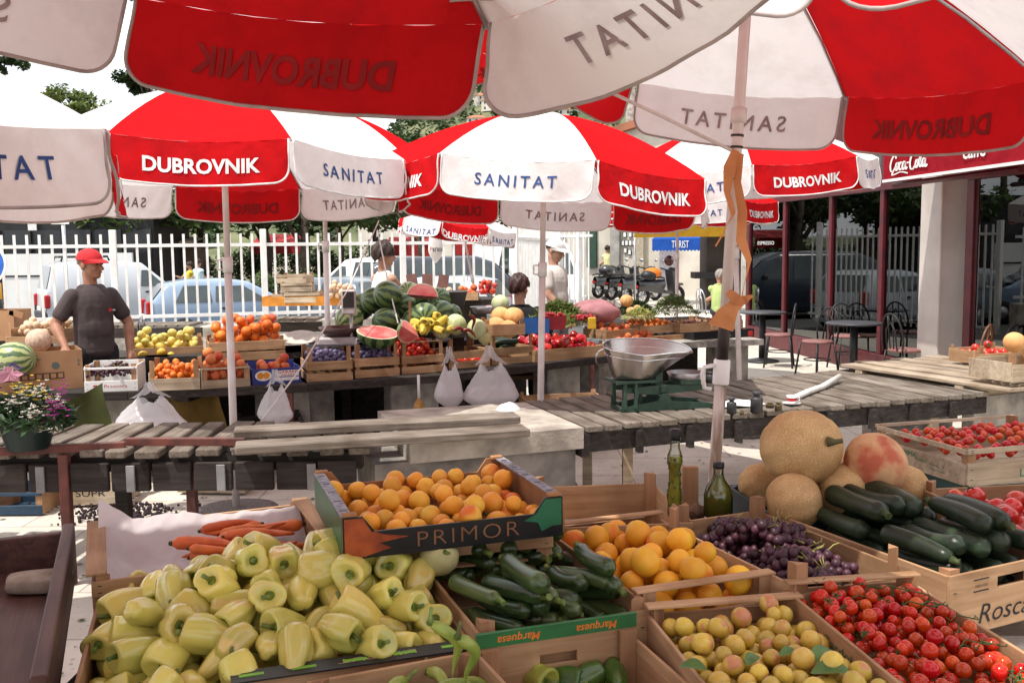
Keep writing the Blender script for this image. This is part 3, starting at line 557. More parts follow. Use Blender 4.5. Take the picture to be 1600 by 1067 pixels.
# ---------------- scooters
def scooter(label, px, py, d, yaw, body, seat_bag=False, topcase=None, helmet=False):
    P = G(px, py, 0); t = thing('scooter', label, 'scooter', (P.x, P.y, 0), yaw, 'scooters parked in a row by the stone house')
    for x in (-.62, .66):
        M = Matrix.Translation((x, 0, .27)) @ Matrix.Rotation(math.pi/2, 4, 'X'); mb = MB(); mb.lathe([(.17, -.05), (.25, -.055), (.275, 0), (.25, .055), (.17, .05), (.17, -.05)], 20, 0, M); w_ = mb.build('wheel', M_RUBBER, t)
        mb = MB(); mb.lathe([(.16, -.03), (.18, 0), (.16, .03)], 18, 0, M)
        for k in range(5): a = k*1.2566; mb.bar((x, 0, .27), (x+.17*math.cos(a), 0, .27+.17*math.sin(a)), .03, .04)
        mb.lathe([(0, -.05), (.05, -.05), (.05, .05), (0, .05)], 10, 0, M); mb.build('rim', M_STEEL, w_)
    mb = MB(); mb.grid(lambda u, v: (-.78+.95*u, .15*math.cos(v*6.283)*(.6+.4*math.sin(u*3)), .56+.05*u+(.17-.03*u)*math.sin(v*6.283)), 10, 12); mb.prism([(.15, .32), (.5, .3), (.52, .36), (.12, .42)], .26); mb.prism([(-.7, .45), (-.1, .33), (.15, .36), (.1, .5), (-.7, .56)], .2); mb.build('body', body, t)
    mb = MB(); mb.prism([(.46, .3), (.58, .4), (.42, .98), (.34, 1.0)], .36); mb.prism([(.5, .5), (.86, .56), (.8, .62), (.5, .6)], .14); mb.build('leg_shield', body, t)
    mb = MB(); mb.grid(lambda u, v: (-.75+.85*u, .16*math.cos(v*3.1416), .74+.06*math.sin(u*3)+.07*math.sin(v*3.1416)), 8, 8); mb.build('seat', M_BLACK, t)
    mb = MB(); mb.tube([(.66, 0, .27), (.4, 0, 1.02)], .03, 8); mb.build('fork', M_STEEL, t)
    mb = MB(); mb.tube([(.3, -.34, 1.06), (.38, -.12, 1.0), (.38, .12, 1.0), (.3, .34, 1.06)], .022, 7); mb.build('handlebar', M_BLACK, t)
    mb = MB(); mb.ball((.44, 0, .98), (.12, .13, .11)); mb.build('headlight', M_BLACK, t)
    for s in (-1, 1): mb = MB(); mb.tube([(.36, s*.2, 1.02), (.38, s*.3, 1.24)], .008, 5); mb.ball((.38, s*.31, 1.27), (.02, .06, .05)); mb.build('mirror', M_STEEL, t)
    mb = MB(); mb.box((-.82, 0, .55), (.04, .12, .07)); mb.build('tail_light', mat('tail_red', (.45, .02, .02), .25), t)
    mb = MB(); mb.box((-.85, 0, .42), (.02, .14, .12)); mb.build('number_plate', mat('dull_plate', (.42, .42, .40), .5), t)
    mb = MB(); mb.tube([(-.1, .1, .25), (-.6, .14, .3)], [.03, .06], 8); mb.build('exhaust', M_STEEL, t)
    if topcase is not None: mb = MB(); mb.ball((-.85, 0, .96), (.24, .24, .18), nu=14, nv=10); mb.build('top_case', topcase, t)
    if seat_bag: mb = MB(); mb.ball((-.25, .0, .92), (.3, .2, .17)); mb.build('orange_bag', mat('orange_nylon', (.75, .2, .02), .6), t); mb = MB(); mb.ball((-.4, -.02, .86), (.26, .21, .16)); mb.build('black_bag', M_BLACK, t)
    if helmet: mb = MB(); mb.ball((.36, 0, 1.28), (.15, .14, .16)); mb.build('helmet', mat('helmet_maroon', (.09, .03, .025), .2), t)
    return t
DKB = paint('scooter_black', (.025, .025, .028)); GRB = paint('scooter_grey', (.08, .085, .09))
scooter('first scooter from the gate with a dark blue top case', 936, 460, 31, .72, DKB, topcase=paint('top_case_blue', (.02, .04, .10)))
scooter('second scooter from the gate with a bare black saddle', 955, 465, 30, .70, GRB)
scooter('third scooter from the gate with a black top case', 977, 468, 29, .66, DKB, topcase=paint('top_case_black', (.02, .02, .022)))
scooter('scooter with a pale number plate half behind the thin white pole', 1000, 471, 28.2, .62, GRB)
scooter('nearest scooter with an orange bag on its saddle and a helmet', 1030, 476, 27, .5, DKB, seat_bag=True, helmet=True)
# ---------------- cafe on the right
FD = Vector((.115, -1, 0)).normalized()   # along the front, towards the viewer
def fx(y): return 4.4+(16.7-y)*.115
M_MAROON = mat('maroon_frame', (.11, .012, .018), .4, (.07, .01, .014), 5)
def cafe_glass():
    m = bpy.data.materials.new('cafe_glass'); m.use_nodes = True; n = m.node_tree; n.nodes.clear(); o = n.nodes.new('ShaderNodeOutputMaterial'); a = n.nodes.new('ShaderNodeBsdfTransparent'); g = n.nodes.new('ShaderNodeBsdfGlossy'); mx = n.nodes.new('ShaderNodeMixShader'); g.inputs['Roughness'].default_value = .01; g.inputs['Color'].default_value = (.9, .92, .92, 1); a.inputs['Color'].default_value = (.4, .4, .4, 1)
    f = n.nodes.new('ShaderNodeFresnel'); f.inputs['IOR'].default_value = 1.62; n.links.new(f.outputs[0], mx.inputs[0]); n.links.new(a.outputs[0], mx.inputs[1]); n.links.new(g.outputs[0], mx.inputs[2]); n.links.new(mx.outputs[0], o.inputs[0]); return m
M_GLS = cafe_glass()
t = thing('cafe_building', 'cafe with maroon framed glass front and a pale pillar on the right', 'building', (fx(18), 18, 0), math.atan2(FD.y, FD.x))
def u_(y): return (18-y)/abs(FD.y)
ys = [17.4, 15.79, 14.1, 12.6, 11.35]; ZT, ZR = 2.42, 3.0
for i in range(4):
    a, b2 = u_(ys[i]), u_(ys[i+1])
    mb = MB(); mb.box(((a+b2)/2, 0, (ZT+.28)/2), (b2-a-.1, .012, ZT-.28)); mb.build('window_pane', M_GLS, t)
    mb = MB(); mb.box(((a+b2)/2, 0, (ZT+.1+ZR)/2), (b2-a-.1, .012, ZR-ZT-.1)); mb.build('transom_pane', M_GLS, t)
for y in ys: mb = MB(); mb.box((u_(y), 0, ZR/2), (.1, .09, ZR), ch=.006); mb.build('mullion', M_MAROON, t)
for y in (10.65, 8.6, 6.6): mb = MB(); mb.box((u_(y), 0, ZR/2), (.14, .09, ZR), ch=.006); mb.build('mullion', M_MAROON, t)
for a, b2 in ((u_(10.6), u_(8.65)), (u_(8.55), u_(6.65))):
    mb = MB(); mb.box(((a+b2)/2, 0, (ZT+.55)/2), (b2-a-.1, .012, ZT-.55)); mb.build('window_pane', M_GLS, t)
a, b2 = u_(17.4), u_(11.35)
for zc, hh_ in ((.14, .28), (ZT+.05, .1), (ZR, .12)): mb = MB(); mb.box(((a+b2)/2, -.008, zc), (b2-a+.1, .11, hh_), ch=.006); mb.build('rail', M_MAROON, t)
a, b2 = u_(10.65), u_(6.6)
for zc, hh_ in ((.27, .55), (ZT+.09, .18), (ZR, .12)): mb = MB(); mb.box(((a+b2)/2, -.008, zc), (b2-a+.1, .11, hh_), ch=.006); mb.build('rail', M_MAROON, t)
mb = MB(); mb.box((u_(11.25), .02, 1.75), (.44, .34, 3.5), ch=.01); mb.build('pillar', mat('pillar_plaster', (.56, .51, .48), .9, (.44, .40, .37), 1.8, .3, 20), t)
mb = MB(); mb.box(((u_(17.5)+u_(5))/2, .2, 3.6), (12.5, .5, 1.1)); mb.build('fascia_wall', mat('dark_fascia', (.10, .03, .03), .8), t)
mb = MB(); mb.box((6.3, 4.2, 1.6), (13, .1, 3.2)); mb.box((6.3, 2.2, .02), (13, 4, .04)); mb.box((-.1, 2.2, 1.6), (.1, 4, 3.2)); mb.build('interior', mat('cafe_interior', (.12, .07, .04), .8, (.05, .03, .02), 1.2), t)
mb = MB(); mb.box((6.3, 2.2, 3.15), (13, 4, .06)); mb.build('ceiling', mat('orange_ceiling', (.5, .2, .03), .7), t)
mb = MB(); mb.text('ESPRESSO', .085, Matrix.Translation((u_(16.6), -.03, 1.73)) @ Matrix.Rotation(math.pi/2, 4, 'X'), fit=.75); mb.build('lettering', M_WHITE, t)
# red awning of the cafe with its lettering
AY0, AY1 = 10.95, 4.6
def ax(y): return 3.55+(16.7-y)*.115
t = thing('cafe_awning', 'red cafe awning with white script lettering along its front', 'awning', (ax(AY0), AY0, 2.44), math.atan2(FD.y, FD.x)); Lw = (AY0-AY1)/abs(FD.y)
M_AWN = cloth('dark_red_awning', (.36, .02, .03), .25)
mb = MB(); mb.grid(lambda u, v: (Lw*u, .01*math.sin(u*40)*(1-v), .32*v), 60, 4); mb.grid(lambda u, v: (Lw*u, .95*v, .32+.5*v-.03*math.sin(v*3.14)), 20, 6)
mb.add([(0, 0, .32), (0, .95, .82), (0, .95, .5), (0, 0, 0)], [(0, 1, 2, 3)]); mb.build('canvas', M_AWN, t)
mb = MB(); mb.box((Lw/2, -.006, -.008), (Lw, .02, .03)); mb.build('piping', M_WHITE, t)
mb = MB(); mb.tube([(0, .04, -.0), (Lw, .04, -.0)], .02, 6); mb.tube([(0, .12, -.05), (Lw*.35, .12, -.05)], .03, 6); mb.build('front_bar', M_MAROON, t)
def script(mb, strokes, M, r0):
    for pts in strokes:
        P = [Vector((a, b, 0)) for a, b in pts]; out = []
        for i in range(len(P)-1):
            q = [P[max(i-1, 0)], P[i], P[i+1], P[min(i+2, len(P)-1)]]
            for s_ in np.linspace(0, 1, 6, endpoint=False):
                out.append(.5*((2*q[1])+(q[2]-q[0])*s_+(2*q[0]-5*q[1]+4*q[2]-q[3])*s_**2+(3*q[1]-q[0]-3*q[2]+q[3])*s_**3))
        out.append(P[-1]); n = len(out)
        ws = []
        for i, p in enumerate(out):
            tg = out[min(i+1, n-1)]-out[max(i-1, 0)]; tg.normalize(); ws.append(r0*(.55+.9*abs(tg.y)))
        vs = []
        for i, p in enumerate(out):
            tg = out[min(i+1, n-1)]-out[max(i-1, 0)]; nn = Vector((-tg.y, tg.x, 0)).normalized(); vs += [p+nn*ws[i], p-nn*ws[i]]
        mb.add(vs, [(2*i, 2*i+1, 2*i+3, 2*i+2) for i in range(n-1)], 0, M)
COKE = [[(.55, .78), (.42, .95), (.2, .85), (.02, .45), (.08, .12), (.3, .1), (.5, .3), (.72, .25)], [(.72, .5), (.58, .5), (.5, .25), (.6, .1), (.74, .3), (.75, .5), (.6, .52)],
        [(1.05, .48), (.92, .52), (.82, .28), (.9, .1), (1.08, .22)], [(1.36, .5), (1.2, .52), (1.1, .25), (1.2, .1), (1.34, .3), (1.38, .5), (1.36, .2), (1.44, .1), (1.54, .22)],
        [(1.5, .42), (1.62, .46), (1.72, .42)], [(2.3, .85), (2.2, 1.05), (1.95, .9), (1.78, .45), (1.84, .1), (2.05, .06), (2.25, .28)], [(2.45, .5), (2.32, .5), (2.24, .25), (2.34, .1), (2.47, .3), (2.48, .5), (2.34, .52)],
        [(2.56, .2), (2.72, .75), (2.8, 1.0), (2.7, 1.0), (2.6, .5), (2.62, .12), (2.74, .2)], [(3.02, .5), (2.88, .52), (2.78, .25), (2.88, .1), (3.0, .3), (3.06, .52), (3.02, .2), (3.1, .08), (3.22, .2)], [(.3, .1), (.2, -.12), (.5, -.1), (1.0, -.02), (1.6, -.14)]]
mb = MB(); Mx = Matrix.Translation((.18, -.022, .07)) @ Matrix.Rotation(math.pi/2, 4, 'X') @ Matrix.Diagonal((.235, .19, 1, 1)); script(mb, COKE, Mx, .05); mb.text('caffe', .2, Matrix.Translation((1.75, -.022, .10)) @ Matrix.Rotation(math.pi/2, 4, 'X'), bold=.02); mb.build('lettering', M_WHITE, t)
# cafe tables and chairs
def cafe_table(label, x, y):
    t = thing('cafe_table', label, 'table', (x, y, 0), 0, 'round cafe tables by the glass front')
    mb = MB(); mb.lathe([(0, .72), (.33, .72), (.35, .735), (.33, .75), (0, .75)], 24); mb.build('tabletop', mat('dark_tabletop', (.06, .06, .07), .4), t); mb = MB(); mb.tube([(0, 0, .03), (0, 0, .72)], .05, 10); mb.build('column', M_BLACK, t); mb = MB(); mb.lathe([(0, 0), (.25, 0), (.24, .025), (.06, .06), (0, .06)], 20); mb.build('foot', M_BLACK, t)
def cafe_chair(label, x, y, rz, frame, seatm):
    t = thing('bistro_chair', label, 'chair', (x, y, 0), rz, 'bistro chairs by the cafe')
    mb = MB(); mb.lathe([(0, .44), (.19, .44), (.205, .455), (.19, .475), (0, .48)], 20); mb.build('seat', seatm, t)
    for a, b in ((.15, .15), (.15, -.15), (-.15, .15), (-.15, -.15)): mb = MB(); mb.tube([(a, b, .45), (a*1.3, b*1.3, 0)], .013, 7); mb.build('leg', frame, t)
    mb = MB(); mb.tube([(-.17, -.17, .44)]+[(-.17-.05*math.sin(u*3.14), -.19*math.cos(u*3.1416), .44+.46*math.sin(u*3.1416)**.55) for u in np.linspace(.03, .97, 14)]+[(-.17, .17, .44)], .012, 7); mb.tube([(-.18, -.09, .46), (-.21, -.08, .7), (-.21, 0, .80), (-.21, .08, .7), (-.18, .09, .46)], .01, 6)
    for s in (-.03, .03): mb.tube([(-.18, s, .46), (-.22, s*1.6, .88)], .008, 5)
    mb.build('back_frame', frame, t); mb = MB(); mb.tube([(.17*math.cos(a), .17*math.sin(a), .22) for a in np.linspace(0, 6.283, 18)[:-1]], .008, 6, closed=True); mb.build('stretcher', frame, t)
M_SEAT = mat('dusty_pink_seat', (.26, .12, .11), .6); M_IRON = mat('black_iron', (.02, .02, .02), .45); M_BAMB = mat('brown_bamboo', (.20, .085, .04), .45)
cafe_table('round table with a single column farther along the glass', 3.72, 14.2); cafe_table('round table between the chairs in front of the pillar', 4.33, 12.1)
for lb, px, py, d, rz in [('pink seated chair facing the farther round table', 1217, 575, 13.6, 2.8), ('pink seated chair left of the nearer table', 1276, 590, 12.6, 3.6), ('chair with its curved back to the glass behind the nearer table', 1322, 570, 13.3, -1.5), ('pink seated chair right of the nearer table', 1412, 590, 11.5, .3)]:
    p = G(px, 600, 0); p = D(px, py, d); cafe_chair(lb, p.x, p.y, rz, M_IRON, M_SEAT)
for lb, px, d in [('brown bamboo chair in front of the pale pillar', 1510, 9.9), ]:
    p = D(px, 560, d); cafe_chair(lb, p.x, p.y, 2.4, M_BAMB, M_BAMB)
p = D(1552, 560, 9.9); cafe_chair('black chair right of the bamboo chair', p.x, p.y, 2.2, M_IRON, M_IRON)
for px, lb in ((1108, 'chrome framed chair beside the seated person in lime green'),):
    p = D(px, 520, 18.5); cafe_chair(lb, p.x, p.y, .3, M_STEEL, M_STEEL)
UA = (-.848, 1.383, 2.611, .923, -.153, .192); UAR = 1.35
# ================================================================== UMBRELLAS
C_RED = cloth('red_canvas_cloth', (.54, .011, .014), .24, (.42, .012, .016)); C_WHT = cloth('white_canvas_cloth', (.80, .77, .77), .33, (.71, .675, .67))
C_RED2 = cloth('shaded_red_cloth', (.46, .010, .013), .15, (.36, .009, .012)); C_WHT2 = cloth('shaded_white_cloth', (.68, .64, .635), .22, (.58, .535, .53), ss=4)  # shade over the near umbrella is put into these darker, less translucent colours
C_HEM = mat('grey_hem', (.40, .34, .32), .9); C_HEMW = mat('white_hem', (.75, .74, .73), .8); C_NAVY = mat('navy_ink', (.03, .07, .22), .8); C_WINK = mat('white_ink', (.8, .8, .8), .8); C_GINK = mat('faded_purple_ink', (.24, .17, .19), .8, (.34, .27, .28), 20); C_RINK = mat('print_showing_through_red', (.26, .010, .012), .9)
def umbrella(label, p, R, rise, even_white, pr=.024, fh=.23, zb=0., lift={}, seed=0, hem=None, base=(0, 0), sag=.035, pole_parts=None, wind=1., shaded=False):
    CW, CR_ = (C_WHT2, C_RED2) if shaded else (C_WHT, C_RED)
    cx, cy, z, yaw, ta, tb = p; rg = random.Random(seed)
    t = thing('market_umbrella', label, 'umbrella', (cx, cy, zb), 0, 'red and white market umbrellas')
    T = Matrix.Translation((0, 0, z-zb)) @ Matrix.Rotation(ta, 4, 'X') @ Matrix.Rotation(tb, 4, 'Y')
    def cor(k): a = yaw+k*math.pi/4; return Vector((R*math.cos(a), R*math.sin(a), 0))
    def rib(k, s): c = cor(k)*s; c.z = rise*(1-s**1.7)-.0; return c
    hem = hem or C_HEMW
    mb = MB()
    for k in range(8):
        def f(u, v, k=k):
            s = .02+.98*v; q = rib(k, s).lerp(rib(k+1, s), u); q.z -= sag*math.sin(math.pi*u)*4*s*(1-.62*s)*.6; return q
        mb.grid(f, 8, 10, 0 if (k % 2 == 0) == even_white else 1, T)
    mb.build('canopy', [CW, CR_], t)
    side = (cor(1)-cor(0)).length
    for k in range(8):
        white = (k % 2 == 0) == even_white; a, b = cor(k), cor(k+1); nrm = ((a+b)/2).normalized(); lf = lift.get(k, 0); ph = rg.uniform(0, 6.28); am = rg.uniform(.006, .016)*wind; sw = rg.uniform(-.02, .10)*wind
        rc = .075; ins = .014/side
        def fl(u, v, off=0.):
            uu = ins+(1-2*ins)*u; x = min(uu, 1-uu)*side-.014; L = fh - (rc-math.sqrt(max(0, rc*rc-(rc-x)**2)) if x < rc else 0)
            ang = sw+(lf[0]*math.cos(uu*math.pi/2)**.8 if isinstance(lf, tuple) else lf*math.sin(math.pi*min(1, max(0, uu)))**.6)
            d = v*L; o = d*math.sin(ang)+am*math.sin(uu*9+ph)*v+.0045*wind*math.sin(uu*23+v*4+ph*2)*v+.003*wind*math.sin(uu*41-v*7+ph)+.018*v*math.sin(math.pi*uu)
            q = a.lerp(b, uu); zsag = -sag*math.sin(math.pi*uu)*4*(1-.62)*.6
            return T @ Vector((q.x+nrm.x*(o+off), q.y+nrm.y*(o+off), zsag-d*math.cos(ang)))
        mb = MB(); cu = lambda u: .5-.5*math.cos(math.pi*u); mb.grid(lambda u, v: fl(cu(u), v), 36, 8, 0)
        edge = [fl(0, v/6) for v in range(7)]+[fl(cu(u/40), 1) for u in range(1, 40)]+[fl(1, 1-v/6) for v in range(7)]
        mb.tube(edge, .0055, 5, 1)
        if white: mb.text('SANITAT', .098, None, 2, bold=.012, space=1.35, fn=lambda x, y: fl(.5+x/side, (.150-y)/fh, .004))
        else: mb.text('DUBROVNIK', .105, None, 2, bold=.03, space=1.0, fn=lambda x, y: fl(.5+x/side, (.165-y)/fh, .004))
        if white: mb.text('SANITAT', .098, None, 3, bold=.012, space=1.35, fn=lambda x, y: fl(.5+x/side, (.150-y)/fh, -.003))
        else: mb.text('DUBROVNIK', .105, None, 3, bold=.03, space=1.0, fn=lambda x, y: fl(.5+x/side, (.165-y)/fh, -.003))
        mb.build('valance', [CW if white else CR_, hem, C_NAVY if white else C_WINK, C_GINK if white else C_RINK], t)
    for k in range(8):
        mb = MB(); mb.tube([T @ (rib(k, s)-Vector((0, 0, .012))) for s in (.02, .25, .5, .75, .9, 1.0)], .006, 6); mb.build('rib', M_STEEL, t)
        mb = MB(); mb.tube([T @ Vector((0, 0, rise*.35)), T @ (rib(k, .5)-Vector((0, 0, .015)))], .005, 5); mb.build('strut', M_STEEL, t)
    top = T @ Vector((0, 0, rise+.04)); bt = Vector((base[0], base[1], .05))
    if pole_parts is None:
        mb = MB(); mid = top.lerp(bt, .42); mb.tube([top, mid], pr*.82, 10); mb.tube([mid+(top-bt).normalized()*.02, bt], pr, 12); mb.build('pole', mat('pinkish_white_pole', (.72, .66, .64), .4, (.60, .53, .51), 5), t)
        mb = MB(); mb.tube([mid+(top-bt).normalized()*.05, mid-(top-bt).normalized()*.05], pr*1.35, 12); mb.tube([mid+Vector((-pr*1.2, -.01, .03)), mid+Vector((-.06, -.01, .03)), mid+Vector((-.062, -.01, -.03)), mid+Vector((-pr*1.2, -.01, -.035))], .007, 6); mb.build('clamp', M_WHITE, t)
    else: pole_parts(t, top, bt)
    mb = MB(); hb = T @ Vector((0, 0, rise*.35)); mb.tube([hb+Vector((0, 0, .04)), hb-Vector((0, 0, .04))], pr*1.6, 12); mb.build('hub', M_WHITE, t)
    if zb == 0:
        mb = MB(); mb.lathe([(0, 0), (.27, 0), (.28, .02), (.27, .06), (.2, .075), (0, .08)], 28, 0, Matrix.Translation((base[0], base[1], 0))); mb.build('base', mat('terrazzo_base', (.22, .20, .19), .9, (.10, .09, .085), 60, .3), t)
    return t
def bpole(t, top, bt):
    top = top+Vector((.12, 0, 0))
    ax_ = (bt-top); L = ax_.length; ax_.normalize(); wp = mat('pinkish_white_pole', (.72, .66, .64), .4); at = lambda zz: top+ax_*((top.z-zz)/-ax_.z)
    mb = MB(); mb.tube([top, at(1.50)], .0195, 14); mb.build('pole', wp, t)
    mb = MB(); mb.tube([at(1.52), at(1.33)], .021, 14); mb.build('bare_tube', mat('bare_dark_tube', (.045, .03, .028), .5, (.02, .015, .015), 12), t)
    mb = MB(); mb.tube([at(1.34), at(1.335), at(1.255), at(1.25)], [.027, .030, .030, .027], 16); mb.tube([at(1.32)+Vector((-.03, -.01, 0)), at(1.32)+Vector((-.065, -.015, -.005)), at(1.29)+Vector((-.072, -.015, 0)), at(1.25)+Vector((-.06, -.012, -.01)), at(1.235)+Vector((-.035, -.01, 0))], .008, 7); mb.build('clamp', M_WHITE, t)
    mb = MB(); mb.tube([at(1.27), bt], .0215, 14); mb.build('lower_tube', mat('stained_white_tube', (.60, .53, .48), .6, (.24, .17, .12), 9, lo=.38, hi=.56, stretch=(3, 3, .5), detail=8), t)
    for zz in (1.98, 2.09, 2.13): mb = MB(); mb.tube([at(zz), at(zz-.008)], .0225, 12); mb.build('ring', mat('bare_dark_tube', (.045, .03, .028), .5), t)
    mb = MB(); mb.tube([at(2.22), at(2.17)], .028, 12); mb.build('collar', wp, t)
umbrella('umbrella overhead nearest the viewer with a big dark red flap', UA, UAR, .5, False, lift={7: (1.65,)}, seed=1, hem=C_HEM, base=(-.25, -.1), wind=.6, shaded=True)
umbrella('umbrella on the right on the pole wrapped with orange ribbon', (.657, 3.423, 2.49, .829, .02, .136), 1.25, .46, True, seed=2, hem=C_HEM, base=(.02, -.02), pole_parts=bpole, wind=.6, lift={5: 1.3, 4: .5, 1: 1.35, 2: 1.3})
umbrella('umbrella cut by the left edge above the man in the red cap', (-2.48, 3.146, 2.135, -.037, 0, 0), 1.2, .42, False, seed=3, hem=C_HEM, base=(-.05, .0))
umbrella('left middle umbrella with the red front flap above the orange crate', (-1.817, 6.15, 2.274, -1.771, -.06, .006), 1.2, .5, False, seed=4, base=(.0, 0))
umbrella('middle umbrella with the white front flap above the hanging bags', (.205, 6.724, 2.2, -2.112, -.05, .075), 1.2, .46, True, seed=5, base=(-.02, 0))
umbrella('right umbrella with a red front flap left of the cafe awning', (1.965, 8.488, 2.383, -.913, .026, -.08), 1.2, .42, True, seed=6, base=(.15, .3))
umbrella('far umbrella low between the right umbrella and the blue awning', (2.05, 11.9, 2.24, -1.9, 0, 0), 1.2, .44, True, seed=7, pr=.02)
umbrella('umbrella behind the left middle one showing only its white top', (-1.66, 8.6, 2.55, -1.45, 0, .03), .97, .42, True, seed=8)
umbrella('small far umbrella hanging low behind the middle one', (-.71, 12.8, 2.03, -1.755, -.015, .135), .8, .2, False, seed=9, pr=.018, base=(.40, 0), fh=.172)
for lb_, c_, y_, e_ in (('unseen umbrella added to cut sky light, just behind the viewer on the right', (1.15, -.75, 2.35, .3, 0, 0), 1.25, True), ('unseen umbrella added to cut sky light, behind the viewer on the left', (-1.75, -1.1, 2.3, .7, 0, 0), 1.25, False), ('unseen umbrella added to cut sky light, beyond the right edge beside the viewer', (3.35, 1.15, 2.3, .2, 0, 0), 1.25, True), ('unseen umbrella added to cut sky light, beyond the left edge beside the viewer', (-3.9, .9, 2.3, .5, 0, 0), 1.25, False)): umbrella(lb_, c_, y_, .45, e_, seed=40)  # unseen umbrellas, put here to block sky light and darken the foreground
# orange ribbon tied round the pole
t = thing('ribbon', 'torn orange ribbon tied round the white umbrella pole', 'ribbon', (0, 0, 0)); M_RIB = cloth('orange_ribbon', (.66, .30, .13), .35)
def ribbon(t, nm, pts, ws, d0, tw=0):
    P = [D(a, b, d0-.03*math.sin(i*1.7)) for i, (a, b) in enumerate(pts)]; mb = MB(); vs = []
    for i, q in enumerate(P):
        tg = (P[min(i+1, len(P)-1)]-P[max(0, i-1)]).normalized(); s = tg.cross(Vector((0, 1, 0))).normalized(); s = (Matrix.Rotation(tw*i, 4, tg) @ s); vs += [q-s*ws[i], q+s*ws[i]]
    mb.add(vs, [(2*i, 2*i+1, 2*i+3, 2*i+2) for i in range(len(P)-1)], 0, None, True); mb.build(nm, M_RIB, t)
ribbon(t, 'tail', [(1150, 235), (1140, 262), (1136, 300), (1146, 335), (1130, 365), (1118, 385)], [.014, .022, .016, .025, .012, .004], 3.32, .5)
ribbon(t, 'tail', [(1158, 240), (1152, 285), (1160, 330), (1158, 375), (1171, 408), (1164, 440), (1158, 470)], [.01, .013, .018, .026, .02, .016, .012], 3.33, .35)
ribbon(t, 'band', [(1126, 512), (1136, 492), (1148, 478), (1162, 468), (1176, 462)], [.045, .036, .022, .014, .005], 3.30)
ribbon(t, 'band', [(1138, 455), (1150, 468), (1163, 473), (1170, 466)], [.012, .02, .012, .01], 3.31, .2)
# thin cords
def cord(label, pts, r=.004, m=None):
    mb = MB(); mb.tube(pts, r, 6); return tag(mb.build('cord', m or mat('pale_cord', (.72, .66, .64), .7)), label, 'cord')
cord('pale tie cord running down from the far umbrella flap to the weathered table', [D(592, 345, 8.6), D(545, 450, 7.6), D(470, 575, 6.5), D(405, 662, 5.8)], .006)
cord('pale cord above the watermelons', [D(590, 360, 9.2), D(606, 440, 8.6), D(622, 505, 7.9)], .006)
cord('thin stay line across the white flap of the right hand umbrella', [D(940, 138, 3.3), D(1040, 185, 3.35), D(1148, 238, 3.4)], .006)
# ================================================================== TABLES
ZT1 = .72
t = thing('slatted_table', 'weathered slatted market table with a rusty front rail', 'table', (-1.9, 5.3, 0))
def loc(v, o): return Vector(v)-Vector(o)
for i in range(19):
    x = -1.68+i*.152; sk = .03*math.sin(i*2.3); 
    mb = MB(); mb.box((x, .02*math.sin(i*5), ZT1-.02), (.115+.01*math.sin(i*3), .80+.03*math.sin(i*7), .04), 0, None, sk+.012*(i-8), .006); mb.build('slat', W_GREY, t)
for y in (-.28, .3): mb = MB(); mb.box((-.3, y, ZT1-.085), (2.8, .07, .09)); mb.build('beam', W_DARK, t)
for i in range(13): mb = MB(); mb.box((-1.6+i*.215, -.38, ZT1-.145), (.20, .03, .15), 0, None, .02*math.sin(i), .006); mb.build('front_block', W_DARK, t)
for i in range(6): mb = MB(); mb.box((-1.5+i*.47, -.402, ZT1-.15), (.045, .012, .14), 0, None, 0, .003); mb.build('strap', mat('grey_zinc', (.27, .27, .27), .6, (.15, .15, .15), 8), t)
for i in (0, 3, 6): mb = MB(); mb.box((-1.6+i*.42, .1, .3), (.07, .07, .6)); mb.build('leg', W_DARK, t)
t = thing('hand_rail', 'rusty red angle iron rail on posts along the slatted table', 'rail', (-2.1, 4.72, 0))
a, b = loc(G(-60, 708, .73), (-2.1, 4.72, 0)), loc(G(196, 696, .73), (-2.1, 4.72, 0)); c, d_ = loc(G(198, 690, .74), (-2.1, 4.72, 0)), loc(G(384, 690, .74), (-2.1, 4.72, 0))
mb = MB(); mb.bar(a, b, .03, .045, ch=.004); mb.bar(c, d_, .03, .045, ch=.004); mb.build('top_bar', M_RUST, t)
for px, lb in ((100, 1), (297, 1)):
    q = loc(G(px, 700 if px < 200 else 690, .73), (-2.1, 4.72, 0)); mb = MB(); mb.box((q.x, q.y-.005, .352), (.05, .05, .70), ch=.004); mb.build('post', M_RUST, t)
# concrete slab with planks on it
t = thing('concrete_counter', 'rough concrete market counter between the two slatted tables', 'counter', (-.4, 5.7, 0))
q = [G(590, 642, .72), G(820, 628, .72), G(912, 668, .72), G(640, 690, .72)]; q = [loc(v, (-.4, 5.7, 0)) for v in q]
mb = MB(); vs = [(v.x, v.y, .72) for v in q]+[(v.x, v.y, .60) for v in q]; mb.add(vs, [(0, 1, 2, 3), (0, 4, 5, 1), (1, 5, 6, 2), (2, 6, 7, 3), (3, 7, 4, 0)]); mb.build('slab', mat('pale_concrete', (.46, .42, .36), .9, (.24, .21, .18), 6, .5, 40, detail=9), t)  # slab in a paler concrete than the plinth
fl_ = G(905, 700, .58); 
mb = MB(); v0, v1 = q[3], q[2]; dr = (v1-v0).normalized(); nn = Vector((-dr.y, dr.x, 0)); v0 = v0+dr*.02; v1 = v1-dr*.03
